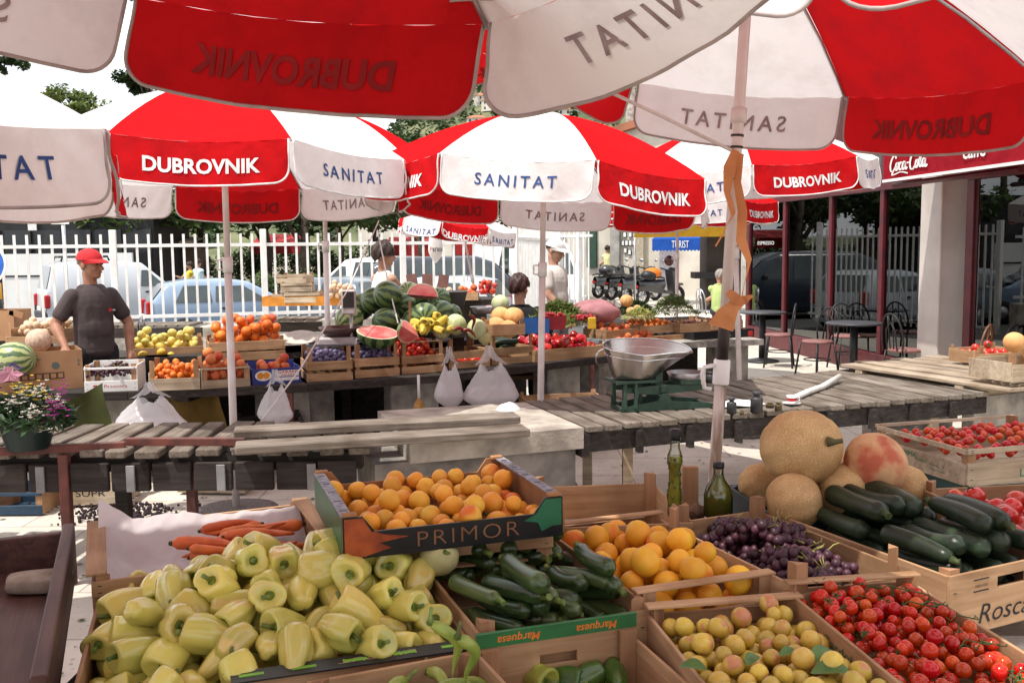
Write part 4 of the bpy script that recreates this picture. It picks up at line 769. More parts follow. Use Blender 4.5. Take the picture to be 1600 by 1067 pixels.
for (z0, z1, o, e) in ((.28, .6, .05, 0), (.0, .3, -.08, .08)):
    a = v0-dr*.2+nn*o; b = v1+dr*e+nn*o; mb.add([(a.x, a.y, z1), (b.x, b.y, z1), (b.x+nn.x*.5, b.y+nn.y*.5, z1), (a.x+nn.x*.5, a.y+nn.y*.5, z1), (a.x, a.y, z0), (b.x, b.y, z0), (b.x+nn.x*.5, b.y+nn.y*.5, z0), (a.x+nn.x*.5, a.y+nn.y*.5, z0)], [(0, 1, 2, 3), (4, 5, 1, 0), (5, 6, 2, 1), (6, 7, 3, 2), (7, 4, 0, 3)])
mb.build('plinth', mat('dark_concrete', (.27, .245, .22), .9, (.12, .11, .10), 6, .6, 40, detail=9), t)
for i, (a, b, z, lb) in enumerate([((366, 676), (808, 652), .775, 'thick upper weathered plank lying across the table and the concrete counter'), ((368, 700), (822, 672), .745, 'lower weathered plank lying in front of the upper one')]):
    A, B = G(*a, z), G(*b, z); mb = MB(); dd = B-A; mb.box((0, 0, 0), (dd.length, .17, .042), 0, None, 0, .006); tag(mb.build('plank', W_GREYX, None, (A+B)/2, (0, 0, math.atan2(dd.y, dd.x))), lb, 'plank')
# right slatted bench
FLc, BLc, FRc, BRc = [Vector((v.x, v.y, 0)) for v in (G(915, 667, .72), G(820, 627, .72), G(1548, 612, .72), G(1345, 574, .72))]
t = thing('slatted_bench', 'long dark slatted bench carrying the scale and the coffee cup', 'bench', tuple(FLc))
n = 25; sv = FRc-FLc; bv = (BLc-FLc); bv2 = BRc-FRc; ang = math.atan2(bv.y, bv.x)
for i in range(n):
    u = (i+.5)/n; a = sv*u; b = sv*u+bv.lerp(bv2, u); m_ = (a+b)/2; d_ = b-a; wd = sv.length/n*abs(math.sin(math.atan2(sv.y, sv.x)-math.atan2(d_.y, d_.x)))
    mb = MB(); mb.box((0, 0, 0), (d_.length, wd-.022, .035), 0, None, 0, .005); mb.build('slat', W_GREYX, t, (m_.x, m_.y, .7025+.003*math.sin(i*4)), (0, 0, math.atan2(d_.y, d_.x)))
for k in (.04, .5, .95):
    a = bv*k; b = sv+bv2*k; mb = MB(); mb.bar((a.x, a.y, .625), (b.x, b.y, .625), .05, .115, ch=.004); mb.build('beam', W_DARK, t)
mb = MB(); mb.bar((-.0, -.0, .61), (bv.x, bv.y, .61), .05, .13); mb.build('end_board', W_DARK, t)
for i in range(1, 9): a = sv*(i/9)-bv.normalized()*.01; mb = MB(); mb.box((a.x, a.y, .61), (.05, .03, .13), 0, None, ang); mb.build('bracket', W_DARK, t)
for k, kk in ((.12, .2), (.12, .8), (.55, .5), (.93, .3)): a = sv*k+bv*kk; mb = MB(); mb.box((a.x, a.y, .28), (.06, .06, .56)); mb.build('leg', W_LIGHT, t)
# pale plank table on the far right
o = G(1320, 570, .76); t = thing('plank_table', 'table of pale bare planks right of the slatted bench', 'table', (o.x, o.y, 0))
A, B = G(1320, 572, .76), G(1548, 606, .76); dd = Vector((B.x-A.x, B.y-A.y, 0)); nn = Vector((-dd.y, dd.x, 0)).normalized(); 
if nn.x < 0: nn = -nn
dd2 = dd*1.0
for i in range(6):
    q = nn*(.02+i*.20); L = dd.length*1.15+i*.15; c = dd.normalized()*(L/2-.05*(i % 2))+q; mb = MB(); mb.box((0, 0, 0), (L, .15, .025), 0, None, .01*math.sin(i*3), .003); mb.build('plank', wood('greyed_bare_plank', (.42, .345, .26), (.25, .20, .15), axis=0, rough=.85), t, (c.x, c.y, .76+.004*(i % 2)), (0, 0, math.atan2(dd.y, dd.x)))
for u in (.15, .85): c = dd*u+nn*.5; mb = MB(); mb.box((c.x, c.y, .70), (1.1, .07, .09), 0, None, math.atan2(nn.y, nn.x)); mb.build('bearer', W_LIGHT, t); mb = MB(); mb.box((c.x, c.y, .33), (.9, .1, .65), 0, None, math.atan2(nn.y, nn.x)); mb.build('trestle', M_CONC, t)
# stall table (second row): timber top on concrete supports
ST = [G(-90, 618, .72), G(200, 612, .72), G(480, 600, .72), G(700, 585, .72), G(945, 557, .72), G(1000, 538, .72), G(1192, 530, .72)]
t = thing('market_stall', 'long stall table loaded with crates of fruit in the middle of the market', 'stall', (-.8, 7.6, 0)); o = (-.8, 7.6, 0)
for i in range(6):
    a, b = loc(ST[i], o), loc(ST[i+1], o); dr = (b-a).normalized(); nn = Vector((-dr.y, dr.x, 0)); last = i == 5
    a1, b1 = a-nn*.02, b-nn*.02; W_ = 1.0
    mb = MB(); mb.add([(a1.x, a1.y, .72), (b1.x, b1.y, .72), (b1.x+nn.x*W_, b1.y+nn.y*W_, .72), (a1.x+nn.x*W_, a1.y+nn.y*W_, .72)]+[(a1.x, a1.y, .66), (b1.x, b1.y, .66), (b1.x+nn.x*W_, b1.y+nn.y*W_, .66), (a1.x+nn.x*W_, a1.y+nn.y*W_, .66)], [(0, 1, 2, 3), (7, 6, 5, 4), (0, 4, 5, 1), (1, 5, 6, 2), (2, 6, 7, 3), (3, 7, 4, 0)]); mb.build('top', M_CONC if last else W_DARK, t)
    mb = MB(); q0 = a+nn*.42+dr*((b-a).length*.93-.1); q1 = a+nn*.75+dr*.15
    for q in ((q0, q1) if i in (1, 2, 5) else (q0,)): mb = MB(); mb.box((q.x, q.y, .33), (.42, .22, .66), 0, None, math.atan2(dr.y, dr.x), .01); mb.build('support', M_CONC, t)
    mb = MB(); q = (a+b)/2+nn*1.28; mb.box((q.x, q.y, .84), ((b-a).length+.02, .62, .05), 0, None, math.atan2(dr.y, dr.x)); mb.box((q.x, q.y, .42), ((b-a).length*.8, .08, .8), 0, None, math.atan2(dr.y, dr.x)); mb.build('rear_shelf', W_DARK, t)
    if i in (1, 3): mb = MB(); q = a+dr*(b-a).length*.9-nn*.01; mb.box((q.x, q.y, .33), (.04, .04, .66)); mb.build('leg', M_RUST, t)
# back benches along the fence
for (pa, pb, z, lb) in [((40, 500), (318, 500), .74, 'grey slatted bench behind the man in the red cap'), ((385, 497), (505, 497), .80, 'dark slatted bench under the orange tray')]:
    A, B = D(*pa, 12.9), D(*pb, 12.9); t = thing('back_bench', lb, 'bench', (A.x, A.y, 0), math.atan2(B.y-A.y, B.x-A.x)); L = (B-A).length
    for i in range(int(L/.16)): mb = MB(); mb.box((.08+i*.16, .2, z), (.135, .6, .035), ch=.004); mb.build('slat', W_GREY, t)
    mb = MB(); mb.box((L/2, -.08, z-.09), (L, .05, .13)); mb.build('beam', W_DARK, t)
    for x in (.2, L-.2): mb = MB(); mb.box((x, .2, z/2-.05), (.08, .08, z-.1)); mb.build('leg', W_DARK, t)
A = D(312, 505, 13.0); B = D(418, 505, 13.0); t = thing('concrete_block', 'stepped pale concrete block at the foot of the fence', 'block', (A.x, A.y, 0)); L = (B-A).length
mb = MB(); mb.box((L/2, .2, .36), (L, .5, .72), ch=.02); mb.box((L/2+.05, -.12, .28), (L, .2, .56), ch=.02); mb.build('masonry', mat('pale_concrete', (.52, .48, .41), .9), t)
# foreground table under the crates
t = thing('display_table', 'low display table under the foreground crates', 'table', (0, 2.4, 0))
for i in range(9):
    mb = MB(); mb.box((-.98+i*.235, -.0, .69), (.225, 2.0, .04), 0, None, 0, .004); mb.build('plank', W_DARK, t)
for x in (-.9, .85):
    for y in (-.7, .8): mb = MB(); mb.box((x, y, .335), (.08, .08, .67)); mb.build('leg', W_DARK, t)
q = G(1400, 1000, .5); t = thing('concrete_stand', 'grey concrete block beside the cherry tomato crate', 'block', (1.55, 2.75, 0)); mb = MB(); mb.box((0, 0, .33), (.5, .4, .66), ch=.02); mb.build('masonry', M_CONC, t)
# ================================================================== PRODUCE PROTOTYPES
def fruitmat(name, a, b, rough=.4, scale=9, spec=.45, bump=0, bscale=60, rand=.12, coat=0, lo=.35, hi=.65, sss=.08, speck=None): return mat(name, a, rough, b, scale, bump, bscale, spec, rand=rand, coat=coat, lo=lo, hi=hi, sss=sss, speck=speck)
def warp(amp, f, sd_):
    def w(x, y, z):
        k = 1+amp*(math.sin(f*x+sd_)+math.sin(f*1.3*y+sd_*2)+math.sin(f*.9*z+sd_*3))/3; return x*k, y*k, z*k
    return w
def peachlike(name, r, m, sd_, groove=.10, sq=.95, stemdip=.18, nu=20, nv=14, flat=1):
    def f(x, y, z):
        a = math.atan2(y, x); k = 1-groove*math.exp(-(a/.22)**2)*(1-z*z*.3)
        k2 = 1-stemdip*math.exp(-((1-z)/.06)) - .04*math.exp(-((1+z)/.05)); wv = 1+.035*math.sin(2.1*x+sd_)+.03*math.sin(2.7*y+2*sd_); return x*k*wv, y*k*wv, z*k2*sq*wv
    mb = MB(); mb.ball((0, 0, 0), r, 0, nu, nv, fn=f); return tag(mb.build(name, m), '', name.replace('_', ' '))
def calyx(r, z, m, parent, n=5, stem=.012, dark=0):
    mb = MB()
    for k in range(n):
        a = k*6.283/n; c, s = math.cos(a), math.sin(a); mb.add([(-s*r*.12, c*r*.12, z), (c*r*.55-s*r*.1, s*r*.55+c*r*.1, z+r*.10), (c*r*.8, s*r*.8, z+r*.03), (c*r*.55+s*r*.1, s*r*.55-c*r*.1, z+r*.10), (s*r*.12, -c*r*.12, z)], [(0, 1, 2, 3, 4)])
    mb.tube([(0, 0, z-.002), (.15*r, 0, z+stem*.6), (.35*r, .1*r, z+stem)], r*.09, 5); return mb.build('calyx', m, parent)
M_STEM = mat('green_stem', (.17, .23, .055), .6, (.09, .13, .03), 60, rand=.25); M_CAL = mat('calyx_green', (.055, .11, .025), .6)
def tomato(name, r, m, sd_, sq=.88, ribs=0, cal=True):
    def f(x, y, z):
        a = math.atan2(y, x); k = 1+ribs*math.cos(5*a+sd_)*max(0, z+.2); k2 = 1-.16*math.exp(-((1-z)/.07)); return x*k, y*k, z*sq*k2
    mb = MB(); mb.ball((0, 0, 0), r, 0, 18, 12, fn=f); o = tag(mb.build(name, m), '', name.replace('_', ' '))
    if cal: calyx(r, r*sq*.86, M_CAL, o)
    return o
def pepper(name, L, R, m, sd_, tip=.55, lob=3):
    rg = random.Random(sd_); ph = rg.uniform(0, 6.28); bend = rg.uniform(-.012, .012); sk = [rg.uniform(.9, 1.1) for _ in range(lob)]
    mb = MB(); nu, nv = 26, 18; vs = []
    for j in range(nv+1):
        u = j/nv   # 0 stem end .. 1 tip
        if u < .12: t_ = u/.12; rad = R*(.22+.65*math.sin(t_*math.pi/2)); z = L/2-.019+.022*math.sin(t_*math.pi*.8)
        elif u > .88: t_ = (u-.88)/.12; rad = R*tip*math.cos(t_*math.pi/2)**.8*.96+.0005; z = -L/2+.004-.010*math.sin(t_*math.pi*.62)+.0*t_
        else: t_ = (u-.12)/.76; rad = R*((.87+.15*math.sin(t_*2.2))*(1-t_)+tip*t_+.12*math.sin(t_*math.pi)); z = L/2-.006-(L-.010)*t_
        for k in range(nu):
            a = 2*math.pi*k/nu; lb = 1+.34*abs(math.cos(lob*(a+ph)/2+.35*math.sin(a+ph)))**.75*(.5+.55*u)-.25*(.4+.7*u)+.04*math.sin(2*a+ph+u*3); lb *= 1+.05*math.sin(u*9+a*2+ph)*.5
            vs.append((rad*lb*math.cos(a)+bend*math.sin(u*3), rad*lb*math.sin(a), z))
    fs = [(j*nu+k, (j+1)*nu+k, (j+1)*nu+(k+1) % nu, j*nu+(k+1) % nu) for j in range(nv) for k in range(nu)]
    fs += [tuple(range(nu)), tuple(nv*nu+k for k in range(nu))[::-1]]
    mb.add(vs, fs, 0, None, True); o = tag(mb.build(name, m), '', 'pepper')
    mb = MB(); z = L/2-.015; h = rg.uniform(.018, .035); bx = rg.uniform(-.015, .015)
    mb.lathe([(R*.30, z-.006), (R*.24, z-.001), (R*.13, z+.004), (.004, z+.007)], 10, 0, smooth=True); mb.tube([(0, 0, z+.004), (bx*.3, 0, z+h*.6), (bx, 0, z+h)], [.006, .0045, .0055], 7); mb.build('stem', M_STEM, o); return o
def zucchini(name, L, R, m, sd_, stemm=None, taper=.85):
    rg = random.Random(sd_); b = rg.uniform(-.02, .03)*L*4; mb = MB(); pts = []; rs = []
    for i in range(17):
        u = i/16; x = (u-.5)*L; e = min(u, 1-u)/.11; k = math.sqrt(max(0, 1-(1-min(1, e))**2)); rs.append(max(.0015, R*k*(taper+(1-taper)*u)*(1+.03*math.sin(u*7+sd_)))); pts.append((x, b*(u-.5)**2*4-b*.4, 0))
    mb.tube(pts, rs, 14); o = tag(mb.build(name, m), '', 'courgette')
    mb = MB(); mb.tube([(-L/2+.004, pts[0][1], 0), (-L/2-.012, pts[0][1], .001), (-L/2-.02, pts[0][1]+.003, .003)], [R*.42, R*.30, R*.36], 6); mb.build('stem', stemm or M_STEM, o); return o
def carrot(name, L, R, m, sd_):
    rg = random.Random(sd_); b = rg.uniform(-.02, .02); mb = MB(); pts = []; rs = []
    for i in range(18): u = i/17; pts.append(((u-.5)*L, b*math.sin(u*3), 0)); rs.append(max(.001, R*(1-(u**1.6)*.78)*min(1, .35+u*9)*(1+.04*math.sin(u*40+sd_))*(1 if u < .97 else .35)))
    mb.tube(pts, rs, 11); o = tag(mb.build(name, m), '', 'carrot'); mb = MB(); mb.tube([(-L/2+.003, 0, 0), (-L/2-.008, 0, 0)], [R*.4, R*.3], 7); mb.build('crown', mat('carrot_crown', (.05, .05, .02), .8), o); return o
def lobed(name, r, m, n, amp, sq=1., sd_=0, cat=None, nu=48, nv=20, stem=None):
    def f(x, y, z):
        a = math.atan2(y, x); k = 1-amp*abs(math.cos(n*a/2+sd_))**9*(1-z*z); w = 1+.02*math.sin(3*x+sd_)+.02*math.sin(2.5*y+sd_); d = 1-.08*math.exp(-((1-abs(z))/.04)); return x*k*w, y*k*w, z*sq*w*d
    mb = MB(); mb.ball((0, 0, 0), r, 0, nu, nv, fn=f); o = tag(mb.build(name, m), '', cat or name)
    if stem: mb = MB(); mb.tube([(0, 0, r*sq*.92), (.1*r, .0, r*sq*1.06), (.22*r, .05*r, r*sq*1.16)], [.14*r, .07*r, .06*r], 8); mb.build('stem', stem, o)
    return o
def netmat(name, a, b, rib=10, scale=150):
    m, n, bs = _nodes(name); L = n.links.new; bs.inputs['Roughness'].default_value = .75; bs.inputs['Specular IOR Level'].default_value = .25
    tc = n.nodes.new('ShaderNodeTexCoord'); oi = n.nodes.new('ShaderNodeObjectInfo'); va = n.nodes.new('ShaderNodeVectorMath'); va.operation = 'ADD'; ml = n.nodes.new('ShaderNodeMath'); ml.operation = 'MULTIPLY'; ml.inputs[1].default_value = 20; L(oi.outputs['Random'], ml.inputs[0]); L(tc.outputs['Object'], va.inputs[0]); L(ml.outputs[0], va.inputs[1])
    vo = n.nodes.new('ShaderNodeTexVoronoi'); vo.feature = 'DISTANCE_TO_EDGE'; vo.inputs['Scale'].default_value = scale; L(va.outputs[0], vo.inputs['Vector'])
    rp = n.nodes.new('ShaderNodeValToRGB'); rp.color_ramp.elements[0].position = .02; rp.color_ramp.elements[1].position = .16; rp.color_ramp.elements[0].color = (*a, 1); rp.color_ramp.elements[1].color = (*b, 1); L(vo.outputs['Distance'], rp.inputs[0])
    ns = n.nodes.new('ShaderNodeTexNoise'); ns.inputs['Scale'].default_value = 9; ns.inputs['Detail'].default_value = 5; L(va.outputs[0], ns.inputs['Vector']); r2 = n.nodes.new('ShaderNodeValToRGB'); r2.color_ramp.elements[0].position = .3; r2.color_ramp.elements[1].position = .65; r2.color_ramp.elements[0].color = (.75, .62, .5, 1); r2.color_ramp.elements[1].color = (1.1, 1.05, .95, 1); L(ns.outputs[0], r2.inputs[0])
    mm = n.nodes.new('ShaderNodeMixRGB'); mm.blend_type = 'MULTIPLY'; mm.inputs[0].default_value = 1; L(rp.outputs[0], mm.inputs[1]); L(r2.outputs[0], mm.inputs[2]); L(mm.outputs[0], bs.inputs['Base Color'])
    bp = n.nodes.new('ShaderNodeBump'); bp.invert = True; bp.inputs['Strength'].default_value = .35; bp.inputs['Distance'].default_value = .003; L(rp.outputs[0], bp.inputs['Height']); L(bp.outputs[0], bs.inputs['Normal']); return m
def stripemat(name, light, dark, nstr=9):
    m, n, bs = _nodes(name); L = n.links.new; bs.inputs['Roughness'].default_value = .35
    tc = n.nodes.new('ShaderNodeTexCoord'); sx = n.nodes.new('ShaderNodeSeparateXYZ'); L(tc.outputs['Object'], sx.inputs[0]); at = n.nodes.new('ShaderNodeMath'); at.operation = 'ARCTAN2'; L(sx.outputs['Y'], at.inputs[0]); L(sx.outputs['X'], at.inputs[1])
    ns = n.nodes.new('ShaderNodeTexNoise'); ns.inputs['Scale'].default_value = 22; ns.inputs['Detail'].default_value = 5; L(tc.outputs['Object'], ns.inputs['Vector'])
    ma = n.nodes.new('ShaderNodeMath'); ma.operation = 'MULTIPLY_ADD'; ma.inputs[1].default_value = .55; L(ns.outputs[0], ma.inputs[0]); L(at.outputs[0], ma.inputs[2])
    mu = n.nodes.new('ShaderNodeMath'); mu.operation = 'MULTIPLY'; mu.inputs[1].default_value = nstr; L(ma.outputs[0], mu.inputs[0]); sn = n.nodes.new('ShaderNodeMath'); sn.operation = 'SINE'; L(mu.outputs[0], sn.inputs[0])
    rp = n.nodes.new('ShaderNodeValToRGB'); rp.color_ramp.elements[0].position = .42; rp.color_ramp.elements[1].position = .72; rp.color_ramp.elements[0].color = (*light, 1); rp.color_ramp.elements[1].color = (*dark, 1); mr = n.nodes.new('ShaderNodeMapRange'); mr.inputs['From Min'].default_value = -1; L(sn.outputs[0], mr.inputs[0]); L(mr.outputs[0], rp.inputs[0]); L(rp.outputs[0], bs.inputs['Base Color']); return m
F_PEP = fruitmat('pale_yellow_pepper_skin', (.62, .53, .125), (.52, .50, .12), .2, 12, coat=.5, rand=.2, bump=.12, bscale=22, speck=((9, .62, (.62, .47, .16)), (70, .70, (.40, .36, .12))))
F_ZUC = mat('zucchini_skin', (.045, .085, .025), .28, (.014, .03, .010), 60, .05, 200, .5, rand=.35, stretch=(.12, 1, 1), coat=.2, speck=((170, .64, (.10, .15, .05)),)); F_ZUCL = mat('light_zucchini_skin', (.11, .15, .05), .32, (.04, .075, .02), 60, 0, None, .5, rand=.3, stretch=(.12, 1, 1), coat=.2)
F_DZUC = mat('dark_marrow_skin', (.024, .040, .020), .36, (.012, .020, .012), 30, .06, 150, .35, rand=.3, stretch=(.3, 1, 1), speck=((190, .70, (.10, .13, .07)), (9, .66, (.05, .06, .025))))
F_APR = fruitmat('apricot_skin', (.76, .30, .025), (.70, .40, .05), .5, 14, rand=.16, speck=((6, .6, (.66, .15, .02)), (60, .72, (.30, .10, .02)))); F_PCH = fruitmat('yellow_peach_skin', (.78, .43, .03), (.74, .30, .02), .5, 10, rand=.16, speck=((5, .60, (.70, .17, .02)), (50, .74, (.32, .14, .02))))
F_PLY = fruitmat('yellow_plum_skin', (.58, .40, .055), (.50, .36, .07), .32, 22, bump=.05, rand=.2, coat=.2, speck=((16, .56, (.50, .20, .09)), (40, .66, (.56, .38, .24)), (110, .70, (.30, .16, .05)))); F_CHT = fruitmat('cherry_tomato_skin', (.46, .013, .005), (.48, .05, .008), .16, 5, .4, rand=.22, coat=.12, sss=0); F_TOM = fruitmat('tomato_skin', (.55, .03, .015), (.48, .05, .02), .2, 8, .5, rand=.14, coat=.3)
F_GRP = fruitmat('purple_grape_skin', (.040, .010, .020), (.070, .026, .040), .45, 40, rand=.4, sss=0); F_CAR = fruitmat('carrot_skin', (.62, .15, .035), (.5, .11, .03), .55, 30, bump=.15, bscale=120, rand=.12)
F_MEL = netmat('netted_melon_rind', (.57, .42, .24), (.45, .30, .14), 10, 140); F_SPOIL = mat('blotchy_melon_rind', (.58, .34, .17), .7, (.42, .10, .05), 12, .2, 60, lo=.36, hi=.55); F_ROUND = mat('pale_round_squash', (.46, .42, .20), .55, (.36, .35, .15), 20, .1, 80)
def placer(root, M): return lambda T: M @ T
# ------------------------------------------------------------------ crates
INK2 = mat('faded_print', (.10, .06, .05), .8)
def frame_of(bl, br, fr, fl):
    c = (bl+br+fr+fl)/4; ex = ((br-bl)+(fr-fl))/2; ey = ((bl-fl)+(br-fr))/2; ex.z = 0; ey.z = 0; w = ex.length; d = ey.length
    x = ex.normalized(); y = ey.normalized(); a1 = math.atan2(x.y, x.x); a2 = math.atan2(-y.x, y.y); return c, (a1+a2)/2, w, d
def crate(label, quad, z, h=.15, front=((0, 1),), back=((0, 1),), left=((0, 1),), right=((0, 1),), post=.03, wm=None, print_=None, group='wooden crates in the foreground display', slats=True, name='crate', box=None, lip=None, hole=None, th=.009, cat='crate'):
    """quad: four top corners (picture positions at height z); board tuples are fractions of h"""
    if box: c, rz, w, d = box; c = Vector(c)
    else: c, rz, w, d = frame_of(*[G(px, py, z) for px, py in quad])
    t = thing(name, label, cat, (c.x, c.y, z-h), rz, group); m0, m1, m2 = wm or (W_PINE, W_PINEY, W_POST)
    for nm, y, bs in (('front_board', -d/2, front), ('back_board', d/2, back)):
        for (a, b) in bs:
            mb = MB(); s = 1 if y > 0 else -1; zc = h*(a+b)/2; hh = h*(b-a)
            if hole and nm == hole[0] and b-a > .5:
                hw, hz0, hz1 = hole[1], h*hole[2], h*hole[3]
                for (xa, xb, za, zb) in ((-w/2, -hw, h*a, h*b), (hw, w/2, h*a, h*b), (-hw, hw, h*a, hz0), (-hw, hw, hz1, h*b)): mb.box(((xa+xb)/2, y+s*th*.5, (za+zb)/2), (xb-xa, th, zb-za), 0)
            else: mb.box((0, y+s*th*.5, zc), (w+.002, th, hh), 0, ch=.0015)
            mm = [m0, M_INK, INK2, M_GREENINK, M_REDINK, M_WHITE]
            if print_ and print_[0] == nm and (a, b) == bs[print_[1]]:
                for (txt, sz, x, zz, mi, fit, shear, flip) in print_[2]:
                    Mx = Matrix.Translation((x, y+s*(th+.0012), zz)) @ Matrix.Rotation(math.pi/2, 4, 'X')
                    if s > 0: Mx = Matrix.Translation((x, y+s*(th+.0012), zz)) @ Matrix.Rotation(math.pi, 4, 'Z') @ Matrix.Rotation(math.pi/2, 4, 'X')
                    if flip: Mx = Mx @ Matrix.Rotation(math.pi, 4, 'Z')
                    if txt == '#': mb.box((x, y+s*(th+.0006), zz), (fit, .0012, sz), mi)
                    else: mb.text(txt, sz, Mx, mi, fit=fit, shear=shear)
            for sx in (-1, 1):
                for zz in (zc-hh*.22, zc+hh*.22): mb.box((sx*(w/2-.018), y+s*(th+.0006), zz), (.010, .0012, .0018), 1, rz=0)
            mb.build(nm, mm, t)
    for nm, x, bs in (('left_board', -w/2, left), ('right_board', w/2, right)):
        for (a, b) in bs:
            mb = MB(); s = 1 if x > 0 else -1; mb.box((x-s*th*.5, 0, h*(a+b)/2-.001), (th, d-.003, h*(b-a)), 0, ch=.0015)
            if print_ and print_[0] == nm:
                for (txt, sz, y, zz, mi, fit, shear, inner) in print_[2]:
                    xs = x-s*(th+.0012) if inner else x+.0012*s
                    R0 = Matrix.Rotation(math.pi/2*(-1 if (s < 0) != bool(inner) else 1), 4, 'Z'); mb.text(txt, sz, Matrix.Translation((xs, y, zz)) @ R0 @ Matrix.Rotation(math.pi/2, 4, 'X'), mi, fit=fit, shear=shear)
            mb.build('side_board', [m1, M_INK, INK2, M_GREENINK, M_REDINK, M_WHITE], t)
    if post is not None:
        for sx in (-1, 1):
            for sy in (-1, 1):
                mb = MB(); x, y = sx*(w/2-th-.0005), sy*(d/2-.0005); e = .034; H = h+post; vs = [(x, y, 0), (x-sx*e, y, 0), (x, y-sy*e, 0), (x, y, H), (x-sx*e, y, H), (x, y-sy*e, H)]; mb.add(vs, [(0, 1, 2), (3, 5, 4), (0, 3, 4, 1), (1, 4, 5, 2), (2, 5, 3, 0)]); mb.build('corner_post', m2, t)
    if lip:
        for (nm, y, zz, wd) in lip: mb = MB(); mb.box((0, (-d/2+wd/2) if y < 0 else (d/2-wd/2), h+post+.004+zz), (w+.012, wd, .007), 0, ch=.0015); mb.build('top_slat', m0, t)
    mb = MB(); n = 5
    for i in range(n): mb.box((0, -d/2+d*(i+.5)/n, .004), (w-.02, d/n-.012, .006), 0)
    mb.build('base', m0, t)
    M = Matrix.Translation((c.x, c.y, z-h)) @ Matrix.Rotation(rz, 4, 'Z'); return t, M, w, d, h
def pack(n, w, d, r, floor, seed, k=14, dome=0, cx=0, cy=0, squash=1., rvar=.06, tilt=(0, 0), edge=None):
    rg = random.Random(seed); P = np.zeros((0, 4)); out = []
    e = r if edge is None else edge
    for i in range(n):
        best = None; ri = r*rg.uniform(1-rvar, 1+rvar)
        for _ in range(k):
            x, y = rg.uniform(-w/2+e, w/2-e), rg.uniform(-d/2+e, d/2-e); z = floor+ri
            if len(P):
                dx = P[:, 0]-x; dy = P[:, 1]-y; q = dx*dx+dy*dy; rs = (P[:, 3]+ri)*.96; ok = q < rs*rs
                if ok.any(): z = max(z, float(np.max(P[ok, 2]+np.sqrt(rs[ok]**2-q[ok])*squash)))
            cost = z+dome*(((x-cx)/w)**2+((y-cy)/d)**2)-tilt[0]*x-tilt[1]*y
            if best is None or cost < best[0]: best = (cost, x, y, z)
        _, x, y, z = best; P = np.vstack([P, [x, y, z, ri]]); out.append((x, y, z, ri/r))
    return out
def heap(pool, M, pts, label, group, rot='any', sc=1., seed=0):
    rg = random.Random(seed)
    for (x, y, z, s) in pts:
        if rot == 'any': e = (rg.uniform(-3.1, 3.1), rg.uniform(-1.5, 1.5), rg.uniform(-3.1, 3.1))
        elif rot == 'up': e = (rg.gauss(0, .45), rg.gauss(0, .45), rg.uniform(-3.1, 3.1))
        elif rot == 'lie': e = (math.pi/2+rg.gauss(0, .3), rg.gauss(0, .3), rg.uniform(-3.1, 3.1))
        else: e = rot(rg)
        pool.put(M @ TRS((x, y, z), e, s*sc), label, group)
# ------------------------------------------------------------------ FOREGROUND
# maroon tray at the left
tl = G(125, 815, .92); A = G(-120, 862, .92)
q = [G(-140, 868, .92), G(124, 814, .92), G(62, 1085, .92), G(-520, 1150, .92)]; c, rz, w, d = frame_of(*q)
t = thing('wooden_tray', 'empty maroon painted wooden tray at the left with a stone inside', 'tray', (c.x, c.y, .80), rz)
mb = MB(); mb.box((0, 0, .01), (w, d, .02)); mb.build('floor', W_TRAY, t)
for nm, cc, dd in (('side_board', (w/2-.016, 0, .07), (.032, d, .14)), ('side_board', (-w/2+.016, 0, .07), (.032, d, .14)), ('end_board', (0, d/2-.016, .065), (w-.07, .03, .11)), ('end_board', (0, -d/2+.016, .065), (w-.07, .03, .11))): mb = MB(); mb.box(cc, dd, 0, None, 0, .004); mb.build(nm, W_TRAY, t)
p = G(60, 908, .845); mb = MB(); mb.ball((0, 0, 0), (.085, .055, .024), 0, 18, 10, fn=lambda x, y, z: (math.copysign(abs(x)**.6, x)*(1+.08*math.sin(5*y)), math.copysign(abs(y)**.6, y)*(1+.1*math.sin(4*x)), math.copysign(abs(z)**.45, z))); tag(mb.build('stone', mat('flat_stone', (.34, .30, .25), .95, (.20, .15, .10), 14, .5, 40), None, (p.x, p.y, .845), (0, 0, .15)), 'flat rough stone lying in the maroon tray', 'stone')
# carrots
t, M, w, d, h = crate('wooden crate of carrots lined with crumpled white paper', [(148, 822), (480, 788), (522, 850), (138, 915)], .93, .15, front=((.08, .42), (.72, .99)), left=((0, .45), (.52, .98)), post=.012, lip=None)
mb = MB(); mb.box((-w/2+.012, .0, h+.016), (.05, d+.012, .007), 0, None, 0, .0015); mb.build('top_slat', W_PINEY, t); mb = MB(); mb.box((w/2-.012, .0, h+.016), (.05, d+.012, .007), 0, None, 0, .0015); mb.build('top_slat', W_PINEY, t)
def crump(x, y): return .006*math.sin(31*x+17*y)+.005*math.sin(53*y-23*x)+.004*math.sin(71*x+11)+.003*math.sin(97*y+83*x)+.0025*math.sin(140*x-120*y)
def paper(u, v):
    x = (u-.5)*(w-.03); y = (v-.5)*(d-.03); e = max(0, (v-.72)/.28); el = max(0, (.16-u)/.16)
    return (x*(1-.02*e), y*(1-.0*e), .055+(.105+.012*math.sin(u*5+.6))*e**1.3+.07*el+crump(x, y)*.42)
mb = MB(); mb.grid(paper, 90, 60); tag(mb.build('paper_liner', cloth('white_paper', (.70, .66, .67), .3, (.62, .57, .59)), None), 'crumpled white paper lining the carrot crate', 'paper').matrix_world = M
cp = Pool([carrot('carrot', .19, .0175, F_CAR, 1), carrot('carrot', .16, .019, F_CAR, 2), carrot('carrot', .15, .015, F_CAR, 3)]); rg = random.Random(4)
